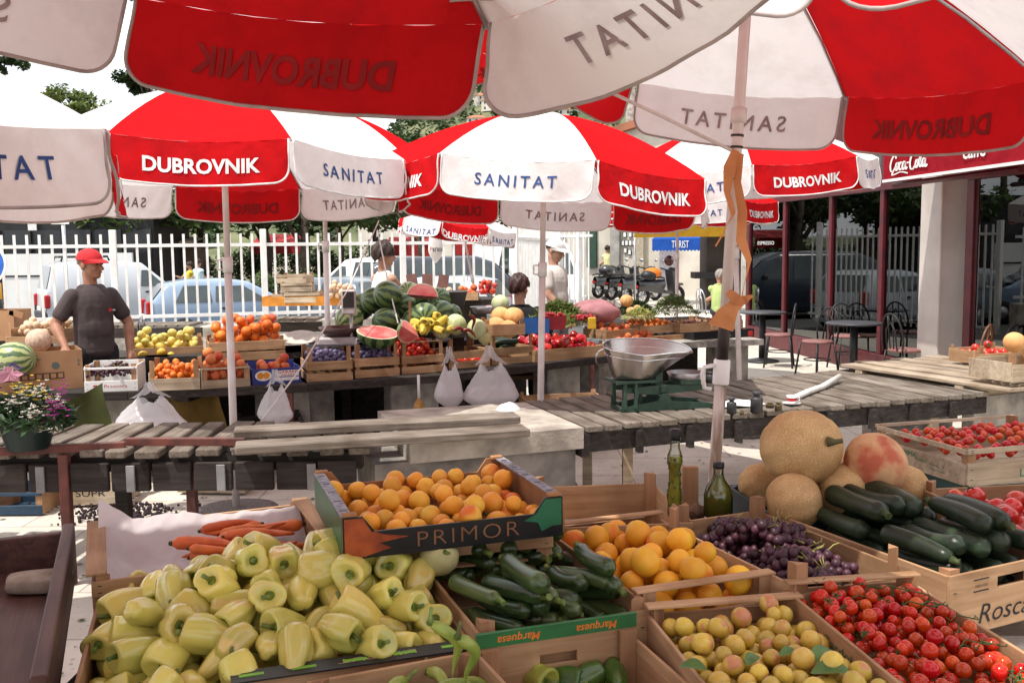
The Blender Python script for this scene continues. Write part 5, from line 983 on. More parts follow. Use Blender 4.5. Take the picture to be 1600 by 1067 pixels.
for i in range(30):
    lay = i//10; u = (i % 10)/9; y = -.13+.24*u+rg.uniform(-.01, .01); x = .07+rg.uniform(-.09, .13)+.05*u; cp.put(M @ TRS((min(x, w/2-.12), min(y, .11), .082+.030*lay+.008*rg.random()), (rg.uniform(-3, 3), rg.uniform(-.12, .12), rg.uniform(-.45, .25)+(math.pi if rg.random() < .45 else 0)), rg.uniform(.9, 1.2)), 'orange carrot in the paper lined crate', 'carrots in the paper lined crate')
# pale peppers
t, M, w, d, h = crate('big low crate heaped with pale yellow peppers', [(172, 925), (640, 872), (742, 1000), (80, 1112)], .87, .14, front=((0, .98),), post=0.0)
mb = MB(); mb.box((w*.18, -d/2+.004, h+.002), (w*.62, .055, .004), 0, None, 0); 
for i in range(5): mb.box((w*(-.08+.13*i), -d/2+.004, h+.0048), (.05, .012, .0012), 1)
mb.text("LILLIPUT", .03, Matrix.Translation((w*.24, -d/2+.014, h+.0052)) @ Matrix.Rotation(math.pi, 4, 'Z'), 2, fit=.17); mb.build('printed_flap', [M_BLACK, mat('bright_green_print', (.2, .5, .05), .5), mat('tan_print', (.45, .33, .2), .7)], t)
pp = Pool([pepper('pepper', L_, .040, F_PEP, s, tip, lob) for s, tip, lob, L_ in ((1, .62, 3, .104), (2, .78, 4, .086), (3, .55, 3, .112), (4, .74, 3, .094), (5, .85, 4, .08), (6, .66, 3, .10), (7, .45, 3, .108), (8, .7, 4, .098), (9, .9, 3, .082), (10, .6, 4, .095))])
pts = pack(172, w-.01, d, .037, .03, 5, 14, dome=.30, cx=.04, cy=.10, rvar=.14, edge=.030)
LG = random.Random(9); heap(pp, M, pts, 'pale yellow pepper in the big heap', 'pale peppers in the big heap', rot=lambda g: (g.uniform(.7, 2.1), g.uniform(-.5, .5), g.gauss(0, .8) if g.random() < .5 else g.uniform(-3.1, 3.1)), seed=3)
# zucchini
t, M, w, d, h = crate('crate of glossy green courgettes in the middle', [(640, 858), (862, 832), (1004, 945), (745, 990)], .90, .15, front=((0, .96),), post=.02)
zp = Pool([zucchini('courgette', .17, .0215, F_ZUC, 1), zucchini('courgette', .15, .023, F_ZUC, 2), zucchini('courgette', .18, .020, F_ZUCL, 3), zucchini('courgette', .155, .022, F_ZUCL, 6), zucchini('courgette', .19, .025, F_ZUC, 8)]); rg = random.Random(8)
def logs(pool, M, w, d, z0, rows, layers, r, label, group, ang, L, drop=0, seed=1, skip=0, yaw=.12, inset=0):
    rg = random.Random(seed)
    for lay in range(layers):
        n = int((w-.02-2*inset)/(2*r))-(lay % 2); rk = rows
        for j in range(rk):
            for i in range(n):
                if rg.random() < skip*(lay/max(1, layers-1)): continue
                x = -(n-1)*r+i*2*r+rg.uniform(-.004, .004); y = (-d/2+d*(j+.5)/rk)*(1-inset*4)+rg.uniform(-.015, .015); pool.put(M @ TRS((x, y, z0+r+lay*1.72*r+rg.uniform(0, .006)-drop*(y/d)), (rg.uniform(-3, 3), rg.uniform(-.1, .1), ang+rg.gauss(0, yaw)+(math.pi if rg.random() < .25 else 0)), rg.uniform(.9, 1.1)), label, group)
logs(zp, M, w, d, .085, 2, 4, .0235, 'green courgette in the middle crate', 'courgettes in the middle crate', -1.15, .17, drop=-.05, seed=6, skip=.42, yaw=.3)
p = D(686, 868, 2.40); mb = MB(); 
o = lobed('round_squash', .052, F_ROUND, 10, .03, .9, 1, 'squash', stem=M_STEM); o.matrix_world = TRS(p, (.9, .7, 0)); tag(o, 'pale round squash resting on the courgettes beside the peppers', 'squash')
# crate under the carton and its upright planks
crate('pine crate carrying the dark printed carton', [(520, 800), (812, 770), (852, 826), (524, 858)], .988, .085, front=((.45, .98),), post=.0)
# carton of apricots
zt = 1.095; c, rz, w, d = frame_of(*[G(a, b, zt) for a, b in ((500, 740), (790, 712), (862, 772), (528, 815))]); hC = .105
t = thing('fruit_carton', 'dark printed open carton heaped with golden apricots', 'carton', (c.x, c.y, zt-hC), rz)
M_CIN = mat('carton_inside', (.40, .20, .09), .85); M_CBLK = mat('black_glossy_print', (.012, .012, .013), .3); M_CORG = mat('orange_print', (.36, .075, .018), .35, (.18, .03, .012), 20); M_CGRN = mat('green_leaf_print', (.02, .13, .06), .35)
mb = MB(); mb.box((0, 0, .003), (w, d, .006)); mb.build('base', M_CIN, t)
prof = lambda: [(-w/2, 0), (w/2, 0), (w/2, hC), (w/2-.05, hC), (w/2-.08, hC*.62), (-w/2+.08, hC*.62), (-w/2+.05, hC), (-w/2, hC)]
mb = MB(); mb.prism(prof(), .006, 0, Matrix.Translation((0, -d/2, 0)))
yF = -d/2-.0042
mb.add([(-w/2+.004, yF, .004), (-w/2+.05, yF, .004), (-w/2+.12, yF, .02), (-w/2+.09, yF, .035), (-w/2+.165, yF, .045), (-w/2+.10, yF, .056), (-w/2+.085, yF, hC*.6), (-w/2+.07, yF, hC*.63), (-w/2+.05, yF, hC*.97), (-w/2+.004, yF, hC*.97)], [(0, 1, 2, 3, 4, 5, 6, 7, 8, 9)], 1)
mb.add([(w/2-.004, yF, .03), (w/2-.004, yF, hC*.97), (w/2-.05, yF, hC*.97), (w/2-.075, yF, hC*.62), (w/2-.11, yF, .05), (w/2-.07, yF, .042), (w/2-.06, yF, .018), (w/2-.03, yF, .03)], [(0, 1, 2, 3, 4, 5, 6, 7)], 2)
mb.text('PRIMOR', .056, Matrix.Translation((.03, yF-.0005, .015)) @ Matrix.Rotation(math.pi/2, 4, 'X'), 3, bold=-.012, space=1.2, fit=.27); mb.build('front_panel', [M_CBLK, M_CORG, M_CGRN, mat('bronze_print', (.22, .10, .045), .4)], t)
mb = MB(); mb.prism(prof(), .006, 0, Matrix.Translation((0, d/2, 0))); mb.build('back_panel', M_CIN, t)
for s in (-1, 1):
    mb = MB(); mb.box((s*(w/2-.003), 0, hC/2), (.006, d-.008, hC), 0); mb.box((s*(w/2-.012), 0, hC+.0015), (.03, d-.02, .003), 1); mb.box((s*(w/2+.0006), 0, hC/2), (.0014, d-.02, hC-.01), 2 if s < 0 else 0)
    for k in range(5): mb.box((s*(w/2-.012), -d/2+.06+k*(d-.12)/4, hC+.0035), (.018, .012, .001), 3)
    mb.build('side_panel', [M_CIN, mat('printed_grey_edge', (.30, .30, .33), .6, (.12, .12, .16), 50), M_CGRN, M_CBLK], t)
    for sy in (-1, 1): mb = MB(); mb.box((s*(w/2-.02), sy*(d/2-.012), hC+.004), (.036, .02, .01), 0, None, 0, .002); mb.build('corner_tab', M_CIN, t)
M = Matrix.Translation((c.x, c.y, zt-hC)) @ Matrix.Rotation(rz, 4, 'Z')
ap = Pool([peachlike('apricot', .0265, F_APR, s) for s in (1, 2, 3)]); heap(ap, M, pack(82, w-.02, d-.02, .0262, .008, 7, 12, rvar=.16, dome=.0, tilt=(.05, .05)), 'golden apricot in the dark printed carton', 'apricots in the dark printed carton')
# empty crate behind
crate('empty pine crate behind the peaches and oil bottles', [(850, 770), (1046, 752), (1040, 806), (850, 828)], .93, .12, back=((.1, 1.05),), front=((.5, .95),), post=.045)
# peaches
t, M, w, d, h = crate('slatted crate of yellow peaches', [(850, 826), (1026, 806), (1212, 906), (1000, 936)], .91, .16, front=((.12, .36), (.50, .70)), back=((0, 1),), post=.012, lip=[('f', -1, 0, .035), ('b', 1, 0, .03)])
pc = Pool([peachlike('peach', .034, F_PCH, s, .09) for s in (1, 2, 3, 4)]); heap(pc, M, pack(88, w-.02, d-.02, .033, .015, 9, 12, rvar=.18, tilt=(.05, -.06)), 'yellow peach in the slatted crate', 'peaches in the slatted crate')
# grapes
t, M, w, d, h = crate('long pine crate of purple grapes', [(1042, 820), (1190, 796), (1405, 885), (1240, 913)], .925, .16, front=((0, .86),), post=.05)
def grape_bunch(label, c, L, R, n, seed, nst=6):
    rg = random.Random(seed); t = thing('grape_bunch', label, 'grapes', c, 0, 'grape bunches in the long crate'); berries = []
    proto = None; pts = []
    tries = 0
    while len(pts) < n and tries < 6000:
        tries += 1; u = rg.random(); a = rg.uniform(-.3, 3.44); rr_ = R*(1-.5*u)*rg.uniform(.55, 1); p = Vector((L*(u-.5), rr_*math.cos(a), rr_*math.sin(a)*.8))
        if all((p-q).length > .0175 for q in pts): pts.append(p)
    for p in pts:
        if proto is None: mb = MB(); mb.ball((0, 0, 0), (.0108, .0108, .0118), 0, 12, 8); proto = mb.build('berry', F_GRP, t); o = proto
        else: o = proto.copy(); COL.objects.link(o); o.parent = t
        o.location = p; s = rg.uniform(.85, 1.15); o.scale = (s, s, s)
    mb = MB(); mb.tube([(-L*.55, 0, R*.5), (-L*.2, 0, R*.55), (L*.3, 0, R*.4)], .0022, 5)
    for k in range(nst): u = rg.uniform(-.5, .4); q = Vector((L*u, rg.uniform(-1, 1)*R*.8, R*.75+rg.uniform(0, .012))); mb.tube([(L*u-.02, 0, R*.5), q*.7+Vector((0, 0, .012)), q], .0016, 4)
    mb.build('stalk', mat('grape_stalk', (.28, .26, .07), .6), t); return t
gl = [((-.02, .17, .115), .16, .062, 84, 'grape bunch with bare green stalks at the back of the long crate', 1.2), ((.02, .04, .135), .17, .064, 92, 'largest grape bunch heaped at the centre of the long crate', .4), ((-.05, -.06, .105), .15, .055, 76, 'grape bunch along the peach side of the long crate', 1.7), ((.06, -.11, .10), .15, .055, 76, 'grape bunch along the marrow side of the long crate', -1.2), ((-.01, -.19, .085), .15, .052, 72, 'grape bunch nearest the corner post of the long crate', .5), ((.07, .10, .10), .14, .05, 60, 'small grape bunch beside the melons', 2.4), ((-.08, .10, .085), .14, .05, 60, 'small dark grape bunch next to the back corner of the peach crate', -.6)]
for i, (lc, L, R, n, lb, a) in enumerate(gl):
    b = grape_bunch(lb, (0, 0, 0), L, R, n, 30+i); b.matrix_world = M @ TRS((lc[0], lc[1], lc[2]+.022), (.1, .1, a), 1.22)
# dark marrows with the printed front
t, M, w, d, h = crate('pine crate of very dark marrows with black script on its front', [(1236, 806), (1392, 772), (1640, 858), (1481, 906)], .925, .16, front=((0, 1.0),), post=.012, hole=('front_board', .055, .66, .84), print_=('front_board', 0, [('Roscaro', .072, .01, .022, 1, .27, .25, False), ('#', .003, -.115, .138, 1, .055, 0, 0), ('#', .003, -.115, .108, 1, .055, 0, 0), ('GARDA SOLE', .010, -.115, .118, 1, .046, 0, False)]))
M_DST = mat('dark_stem', (.05, .07, .02), .6)
dz = Pool([zucchini('marrow', .26, .031, F_DZUC, 1, M_DST, taper=.8), zucchini('marrow', .24, .033, F_DZUC, 4, M_DST, taper=.75), zucchini('marrow', .28, .030, F_DZUC, 7, M_DST, taper=.85)])
logs(dz, M, w, d, .02, 2, 4, .034, 'very dark marrow in the crate with black script', 'dark marrows in the crate with black script', -1.72, .3, drop=.02, seed=4, skip=.25, yaw=.16, inset=.035)
# cherry tomatoes
CL = 'red cherry tomato in the crate at the bottom right'
t, M, w, d, h = crate('pine crate of cherry tomatoes at the bottom right', [(1250, 922), (1430, 905), (1700, 1085), (1440, 1120)], .91, .14, post=.02, lip=[('b', 1, 0, .03)], print_=('left_board', 0, [('Cardolai', .03, .03, .095, 3, .16, 0, 0)]))
ct = Pool([tomato('cherry_tomato', .016, F_CHT, s, .95, cal=(s < 3)) for s in (1, 2, 3, 4, 5)]); heap(ct, M, pack(188, w-.02, d-.02, .0165, .095, 11, 7, dome=.02, rvar=.14, tilt=(0, .04)), CL, 'cherry tomatoes at the bottom right', seed=2)
rg = random.Random(6)
for i in range(11):
    x, y = rg.uniform(-w*.4, w*.35), rg.uniform(-d*.4, d*.45); mb = MB(); P = [Vector((x, y, .155+.02*(y/d))), Vector((x+.02, y+.01, .165)), Vector((x+.05, y-.005, .160)), Vector((x+.075, y+.01, .15))]; mb.tube(P, .0016, 5)
    for q in P: mb.tube([q, q+Vector((rg.uniform(-.012, .012), rg.uniform(-.012, .012), .008))], .001, 4)
    o = tag(mb.build('vine_stalk', M_CAL), 'thin green vine stalk lying on the cherry tomatoes at the bottom right', 'stalk', 'vine stalks on the cherry tomatoes'); o.matrix_world = M
# yellow plums
t, M, w, d, h = crate('pine crate of yellow plums with green leaves', [(1030, 962), (1246, 935), (1410, 1085), (1120, 1120)], .885, .14, back=((0, .5), (.7, .98)), post=.02, lip=[('b', 1, 0, .035)])
py_ = Pool([peachlike('plum', .0205, F_PLY, s, .05, 1.05, .1) for s in (1, 2, 3)]); heap(py_, M, pack(150, w-.02, d-.02, .0205, .06, 13, 9, rvar=.18, tilt=(0, -.02)), 'yellow plum in the crate with green leaves', 'yellow plums in the front crate')
def leaf(label, p, L, rot, m, cat='leaf', group=None):
    mb = MB(); mb.grid(lambda u, v: ((u-.5)*L, (v-.5)*.55*L*math.sin(math.pi*min(1, u*1.02))**.7, .12*L*abs(v-.5)*2*math.sin(math.pi*u)-.35*L*(u-.5)**2), 10, 6); o = tag(mb.build('leaf', m), label, cat, group); o.matrix_world = TRS(p, rot); return o
M_LF = mat('plum_leaf', (.10, .19, .05), .45, (.06, .12, .03), 30)
for px, py, L, rz, lb in [(1285, 1022, .075, .6, 'upper green leaf on the yellow plums beside the cherry tomato crate'), (1298, 1046, .08, -.2, 'largest green leaf on the yellow plums'), (1082, 1040, .06, -.5, 'green leaf on the yellow plums by the crate side'), (1175, 1028, .05, .9, 'small green leaf in the middle of the yellow plums'), (1232, 1018, .045, .3, 'thin green leaf between the yellow plums')]: leaf(lb, G(px, py, .905), L, (.25, -.1, rz), M_LF)
# nearly empty crate with the green label strip
z9 = .905; t, M, w, d, h = crate('nearly empty pine crate with a green label strip on its tall back', [(746, 998), (1009, 952), (1120, 1080), (850, 1140)], z9, .19, post=None, left=((0, .7),), right=((0, .7),), front=((0, .7),), hole=('back_board', .045, .52, .66))
mb = MB(); mb.box((0, d/2-.0006, h-.015), (w-.004, .0012, .03), 0); mb.box((0, d/2+.004, h+.0012), (w, .012, .0016), 0)
for x in (-w*.24, w*.24): mb.text('Marquesa', .026, Matrix.Translation((x, d/2-.0018, h-.008)) @ Matrix.Rotation(math.pi/2, 4, 'X') @ Matrix.Rotation(math.pi, 4, 'Z'), 1, fit=.10, bold=.015, shear=.2)
mb.build('label_strip', [mat('label_green', (.03, .16, .05), .5), mat('label_orange', (.7, .2, .03), .5)], t)
for s in (-1, 1): mb = MB(); mb.box((s*(w/2-.03), d/2-.010, h*.5-.018), (.04, .012, h*.86)); mb.build('corner_post', W_POST, t)
gp = Pool([pepper('green_pepper', .10, .034, fruitmat('green_pepper_skin', (.06, .13, .02), (.03, .08, .015), .25, 14, coat=.3), s, .6) for s in (11, 12)]); F_YG = fruitmat('yellow_green_pepper_skin', (.30, .34, .06), (.25, .3, .05), .3, 14)
for i, (px, py, lb) in enumerate([(880, 1062, 'dark green pepper at the bottom of the nearly empty crate, left one'), (915, 1060, 'small dark green pepper in the middle of the nearly empty crate'), (962, 1058, 'largest glossy green pepper in the nearly empty crate')]): gp.put(TRS(G(px, py, .78), (1.5, .2, 1.2+i), .9), lb, None, i % 2)
o = pepper('yellow_green_pepper', .09, .034, F_YG, 21); o.matrix_world = TRS(G(838, 1060, .79), (1.4, 0, .7)); tag(o, 'yellow green pepper in the left corner of the nearly empty crate', 'pepper')
# chili crate
t, M, w, d, h = crate('pine crate of pale green chillies at the bottom edge', [(466, 1064), (750, 1018), (830, 1110), (545, 1165)], .88, .14, post=0, back=((.55, .98), (.05, .4)))
def chili(name, L, R, m, sd_):
    rg = random.Random(sd_); b = rg.uniform(.1, .3); mb = MB(); pts = [((u-.5)*L, b*L*math.sin(u*2.5), .02*math.sin(u*5)) for u in np.linspace(0, 1, 12)]; mb.tube(pts, [max(.001, R*(1-u**2.2)*min(1, .5+u*6)) for u in np.linspace(0, 1, 12)], 9); o = tag(mb.build(name, m), '', 'chilli'); mb = MB(); p0 = Vector(pts[0]); mb.tube([p0, p0+Vector((-.012, 0, .004)), p0+Vector((-.034, .004, .012))], [R*.7, R*.3, R*.28], 7); mb.build('stem', M_STEM, o); return o
chp = Pool([chili('chilli', .14, .013, fruitmat('pale_chilli_skin', (.30, .36, .07), (.2, .28, .05), .3, 14, coat=.2), s) for s in (1, 2, 3)])
for (x, y, z, s) in pack(34, w-.05, d-.05, .017, .07, 21, 8): chp.put(M @ TRS((x, y, z), (rnd.uniform(-.4, .4), rnd.uniform(-.4, .2), rnd.uniform(-3, 3)), s), 'pale green chilli in the crate at the bottom edge', 'pale chillies at the bottom edge')
for px, py, z, e, lb in [(688, 1022, .95, (1.2, 1.3, .4), 'pale chilli standing up against the pepper crate'), (728, 1038, .93, (1.3, 1.2, 1.0), 'curved pale chilli standing right of the upright one')]: chp.put(TRS(G(px, py, z), e, 1.0), lb)
# melons and their teal box
t, M, w, d, h = crate('dark teal box under the large netted melons', [(1165, 768), (1420, 735), (1475, 782), (1210, 812)], .92, .13, post=.0, wm=[mat('teal_card', (.012, .045, .05), .5, (.02, .02, .025), 30)]*3, name='melon_box', cat='box')
mls = [(1250, 700, 3.0, .122, (1.2, .4, .3), 'largest netted melon with a dark stalk on top of the others', 1), (1368, 724, 2.95, .098, (.7, .6, .2), 'blotchy overripe melon with red patches', 2), (1240, 782, 2.9, .088, (1.4, .1, 1.4), 'netted melon cut by the grape crate below the largest one', 0), (1322, 768, 2.95, .09, (1.3, .3, .4), 'netted melon between the largest melon and the blotchy one', 0), (1188, 758, 3.18, .075, (1, 0, 0), 'small orange melon half hidden behind the oil bottle side', 0), (1415, 762, 3.1, .075, (1, .5, 0), 'orange melon to the right of the blotchy one', 0), (1300, 735, 3.2, .08, (.4, .3, 0), 'melon half hidden between the two top melons', 0)]
for px, py, dd, r, e, lb, k in mls:
    o = lobed('melon', r, [F_MEL, F_MEL, F_SPOIL][k], 10, .06, 1.14 if k == 1 else .97, px, 'melon', stem=mat('dry_stalk', (.12, .11, .05), .8) if k == 1 else None); o.matrix_world = TRS(D(px, py, dd), e); o['label'] = lb
# crates at the right
CR2 = 'red cherry tomato in the upper right white crate'
t, M, w, d, h = crate('pale crate of cherry tomatoes with green print above the dark marrows', [(1392, 668), (1580, 642), (1725, 684), (1511, 702)], .985, .14, front=((0, .62), (.86, 1.0)), left=((0, .58), (.84, .98)), back=((0, .7), (.9, 1)), right=((0, .7),), post=0, wm=[W_LIGHT, W_LIGHT, W_POST], print_=('front_board', 0, [('LA PESSA', .045, .0, .022, 3, .24, 0, False)]))
mb = MB()
for txt, sz, y, zz, ft in (('SOMMA', .030, .07, .05, .12), ('Frutta', .020, -.015, .042, .07), ('cat. I', .012, -.11, .04, .08), ('orig. Italia', .01, -.11, .022, .09)): mb.text(txt, sz, Matrix.Translation((-w/2-.0015, y, zz)) @ Matrix.Rotation(-math.pi/2, 4, 'Z') @ Matrix.Rotation(math.pi/2, 4, 'X'), 0, fit=ft, shear=.3 if txt == 'Frutta' else 0)
mb.build('side_print', M_GREENINK, t)
heap(Pool([tomato('cherry_tomato', .0165, F_CHT, s, .95, cal=(s < 3)) for s in (6, 7, 8)]), M, pack(112, w-.02, d-.02, .0165, .088, 15, 8, rvar=.14), CR2, 'cherry tomatoes in the upper right crate')
t, M, w, d, h = crate('pine crate of large tomatoes at the right edge', [(1482, 772), (1660, 748), (1790, 835), (1640, 862)], .955, .14, post=.03)
tm = Pool([tomato('tomato', .036, F_TOM, s, .85, .03) for s in (1, 2, 3)]); heap(tm, M, pack(46, w-.02, d-.02, .035, .05, 17, 9, rvar=.14), 'large red tomato in the crate at the right edge', 'large tomatoes at the right edge')
t = thing('teal_crate', 'dark teal plastic crate under the pale cherry tomato crate', 'crate', (0, 0, 0)); c, rz, w, d = frame_of(*[G(a, b, .842) for a, b in ((1392, 712), (1580, 690), (1725, 740), (1511, 762))]); t.location = (c.x, c.y, .72); t.rotation_euler = (0, 0, rz); mb = MB()
for s in (-1, 1): mb.box((0, s*d/2, .058), (w, .012, .116)); mb.box((s*w/2, 0, .058), (.012, d-.014, .116))
mb.build('wall', mat('teal_plastic', (.01, .05, .045), .4), t); mb = MB(); mb.box((-.05, -d/2-.008, .06), (.07, .003, .05)); mb.build('label_card', M_WHITE, t)
# bottles
def glassm(name, col, rough=.02):
    m = bpy.data.materials.new(name); m.use_nodes = True; n = m.node_tree; n.nodes.clear(); o = n.nodes.new('ShaderNodeOutputMaterial'); a = n.nodes.new('ShaderNodeBsdfTransparent'); g = n.nodes.new('ShaderNodeBsdfGlossy'); mx = n.nodes.new('ShaderNodeMixShader'); g.inputs['Roughness'].default_value = .03; a.inputs['Color'].default_value = (*col, 1)
    f = n.nodes.new('ShaderNodeFresnel'); f.inputs['IOR'].default_value = 1.5; n.links.new(f.outputs[0], mx.inputs[0]); n.links.new(a.outputs[0], mx.inputs[1]); n.links.new(g.outputs[0], mx.inputs[2]); n.links.new(mx.outputs[0], o.inputs[0]); return m
OILM = mat('olive_oil', (.42, .38, .05), .1, (.24, .24, .03), 30, .1, 80, coat=.6); OILD = mat('dark_olive_oil', (.17, .17, .02), .1, (.09, .10, .012), 20, coat=.6); GLS = glassm('clear_glass', (.92, .94, .9)); CAPM = mat('black_cap', (.012, .012, .013), .4)
p = G(1054, 812, .80); p = D(1054, 806, 3.02); k = 3.02/1500
t = thing('herb_oil_bottle', 'tall slim oil bottle with green herbs inside and a black cap', 'bottle', tuple(p)); H = 143*k
def sc(pr): return [(r*k, z*k) for r, z in pr]
mb = MB(); mb.lathe(sc([(0, 0), (10.5, 0), (11.5, 4), (11.5, 40), (9.5, 52), (9.5, 78), (12, 86), (12, 98), (8, 110), (7.5, 122), (8.5, 124)]), 20, 0, smooth=True); mb.build('glass', GLS, t)
mb = MB(); mb.lathe(sc([(0, 2), (9.5, 2), (10.3, 5), (10.3, 40), (8.4, 52), (8.4, 78), (10.8, 86), (10.8, 97), (0, 98)]), 18, 0); mb.build('oil', OILM, t)
mb = MB(); mb.lathe(sc([(0, 124), (9, 124), (9.5, 127), (9.5, 138), (8, 141), (0, 141)]), 18, 0); mb.build('cap', CAPM, t)
mb = MB(); rg = random.Random(2)
for i in range(40): a = rg.uniform(0, 6.28); z = rg.uniform(6, 94); r = 10.9*k if not 45 < z < 82 else 8.9*k; mb.ball((r*math.cos(a), r*math.sin(a), z*k), (.004, .004, .007), 0, 6, 5)
mb.build('herbs', mat('herb_bits', (.16, .17, .03), .6, (.05, .07, .01), 90), t)
p = D(1122, 806, 2.98); k = 2.98/1500
t = thing('olive_oil_bottle', 'round shouldered bottle of dark green olive oil with a black cap', 'bottle', tuple(p))
mb = MB(); mb.lathe(sc([(0, 0), (21, 0), (23, 4), (23, 34), (19, 48), (9.5, 62), (8, 70), (8, 78)]), 22, 0); mb.build('glass', GLS, t)
mb = MB(); mb.lathe(sc([(0, 2), (19.5, 2), (21.5, 5), (21.5, 33), (17.8, 47), (8.6, 60), (7, 68), (0, 68)]), 22, 0); mb.build('oil', OILD, t)
mb = MB(); mb.lathe(sc([(0, 78), (8.6, 78), (9, 80), (9, 87), (0, 88)]), 18, 0); mb.build('cap', CAPM, t)
mb = MB(); p = D(1088, 800, 3.05); mb.ball((0, 0, 0), (.03, .025, .03), 0, 12, 9, fn=warp(.25, 7, 2)); tag(mb.build('paper_scrap', mat('brown_paper', (.25, .15, .09), .9, (.12, .07, .05), 60, .5, 80), None, p), 'crumpled brown paper between the two oil bottles', 'paper')
mb = MB(); p = D(1078, 762, 3.2); mb.box((0, 0, 0), (.055, .02, .15), 0, None, 0, .003); tag(mb.build('wood_post', W_POST, None, p), 'stubby wooden board end standing behind the tall oil bottle', 'board')
# ================================================================== STALL PRODUCE (second row)
GR2 = 'crates along the middle stall'
def fcrate(label, xl, xr, yl, yr, h, depth, z0=.72, **kw):
    a, b = G(xl, yl, z0), G(xr, yr, z0); dr = (b-a); w = dr.length; ang = math.atan2(dr.y, dr.x); n = Vector((-dr.y, dr.x, 0)).normalized(); c = (a+b)/2+n*depth/2; c.z = 0
    kw.setdefault('group', GR2); return crate(label, None, z0+h, h, box=(c, ang, w, depth), **kw)
def fill(pool, cr, n, r, floor, label, seed, k=8, dome=0, tilt=(0, .1), rot='any', rvar=.1):
    t, M, w, d, h = cr; heap(pool, M, pack(n, w-.025, d-.025, r, floor, seed, k, dome=dome, tilt=tilt, rvar=rvar), label, label.split(' in ')[0]+'s in the '+label.split(' in the ')[-1], rot=rot, seed=seed)
F_ORG = fruitmat('deep_orange_skin', (.72, .20, .02), (.62, .13, .015), .45, 12, bump=.1, bscale=150); F_RPC = fruitmat('red_peach_skin', (.48, .05, .03), (.58, .17, .05), .6, 9, lo=.45, hi=.7); F_APP = fruitmat('yellow_apple_skin', (.64, .47, .11), (.50, .45, .10), .3, 8, coat=.2); F_BPL = fruitmat('blue_plum_skin', (.055, .04, .10), (.13, .11, .19), .5, 20, rand=.3); F_MNG = fruitmat('mango_skin', (.62, .34, .04), (.48, .42, .06), .45, 8); F_RPE = fruitmat('red_pepper_skin', (.46, .012, .014), (.38, .01, .012), .2, 10, coat=.4)
F_WAT = stripemat('watermelon_rind', (.13, .19, .06), (.018, .05, .016)); F_WAT2 = stripemat('pale_watermelon_rind', (.33, .36, .15), (.06, .11, .035), 10); F_CAB = mat('cabbage_leaf', (.38, .44, .20), .5, (.50, .54, .32), 12, .25, 26, stretch=(1, 1, .35)); F_PUM = fruitmat('orange_melon_rind', (.62, .36, .14), (.52, .26, .09), .6, 8); F_FLESH = mat('watermelon_flesh', (.60, .07, .07), .35, (.68, .22, .19), 14, .1, 60); F_RIND = mat('white_rind', (.60, .62, .42), .5)
t = thing('banana_carton', 'large brown cardboard carton with two round holes below the man in the red cap', 'carton', (0, 0, .72)); a, b = G(-90, 622, .72), G(131, 605, .72); dr = b-a; t.location = ((a+b)/2+Vector((-dr.y, dr.x, 0)).normalized()*.2); t.location.z = .72; t.rotation_euler = (0, 0, math.atan2(dr.y, dr.x)); w = dr.length; hC = .29
mb = MB(); mb.box((0, -.2, hC/2), (w, .008, hC)); mb.box((w*.05, -.2045, .105), (w*.62, .0012, .05), 2)
for i in range(12): mb.box((w*(-.24+.052*i), -.2055, .105), (w*.036, .0012, .032), 0)
for x in (-.02, .30): mb.lathe([(0, 0), (.028, 0)], 18, 1, Matrix.Translation((w*x, -.2045, hC*.62)) @ Matrix.Rotation(math.pi/2, 4, 'X'))
mb.box((w*.13, -.2045, hC*.80), (.12, .0012, .008), 1); mb.box((w*.47, -.2045, hC*.72), (.012, .0012, .02), 1); mb.box((w*.47, -.2045, hC*.62), (.012, .0012, .02), 1); mb.build('front_panel', [M_CARD, mat('hole_grey', (.12, .14, .12), .8), mat('brown_ink', (.10, .05, .03), .8)], t)
mb = MB(); mb.box((0, .2, hC/2), (w, .008, hC)); mb.build('back_panel', M_CARD, t)
for s in (-1, 1): mb = MB(); mb.box((s*(w/2-.004), 0, hC/2), (.008, .39, hC)); mb.build('side_panel', M_CARD, t)
mb = MB(); mb.box((0, 0, .02), (w-.02, .38, .01)); mb.build('base', M_CARD, t)
def wm(label, px, py, d, r, e=(1.2, .3, .5), m=None, sq=.95, sd_=0): o = lobed('watermelon', r, m or F_WAT, 8, .0, sq, sd_, 'watermelon', 24, 16); o.matrix_world = TRS(D(px, py, d), e); o['label'] = label; return o
wm('pale striped watermelon lying in the brown carton', 20, 562, 7.0, .13, (.2, 1.45, .2), F_WAT2, 1.25)
cr = fcrate('white printed box of dark grapes with a see-through front', 133, 216, 613, 610, .20, .3, front=((0, .40), (.82, .9)), left=((0, .95),), right=((0, .95),), back=((0, 1),), post=0, wm=[M_WHITE, M_WHITE, W_POST], print_=('front_board', 0, [('Prsonica', .032, .03, .03, 4, .16, 0, 0), ('#', .012, -.11, .045, 4, .03, 0, 0)]))
M = cr[1]
for i, (x, y, z, lb) in enumerate([(-.07, -.07, .125, 'dark red grape bunch left in the white printed box'), (.05, -.06, .125, 'dark red grape bunch in the middle of the white printed box'), (0, .07, .14, 'dark red grape bunch at the back of the white printed box')]): b = grape_bunch(lb, (0, 0, 0), .17, .07, 46, 60+i, 5); b['group'] = 'grape bunches in the white printed box'; b.matrix_world = M @ TRS((x, y, z), (0, 0, i), 1.15)
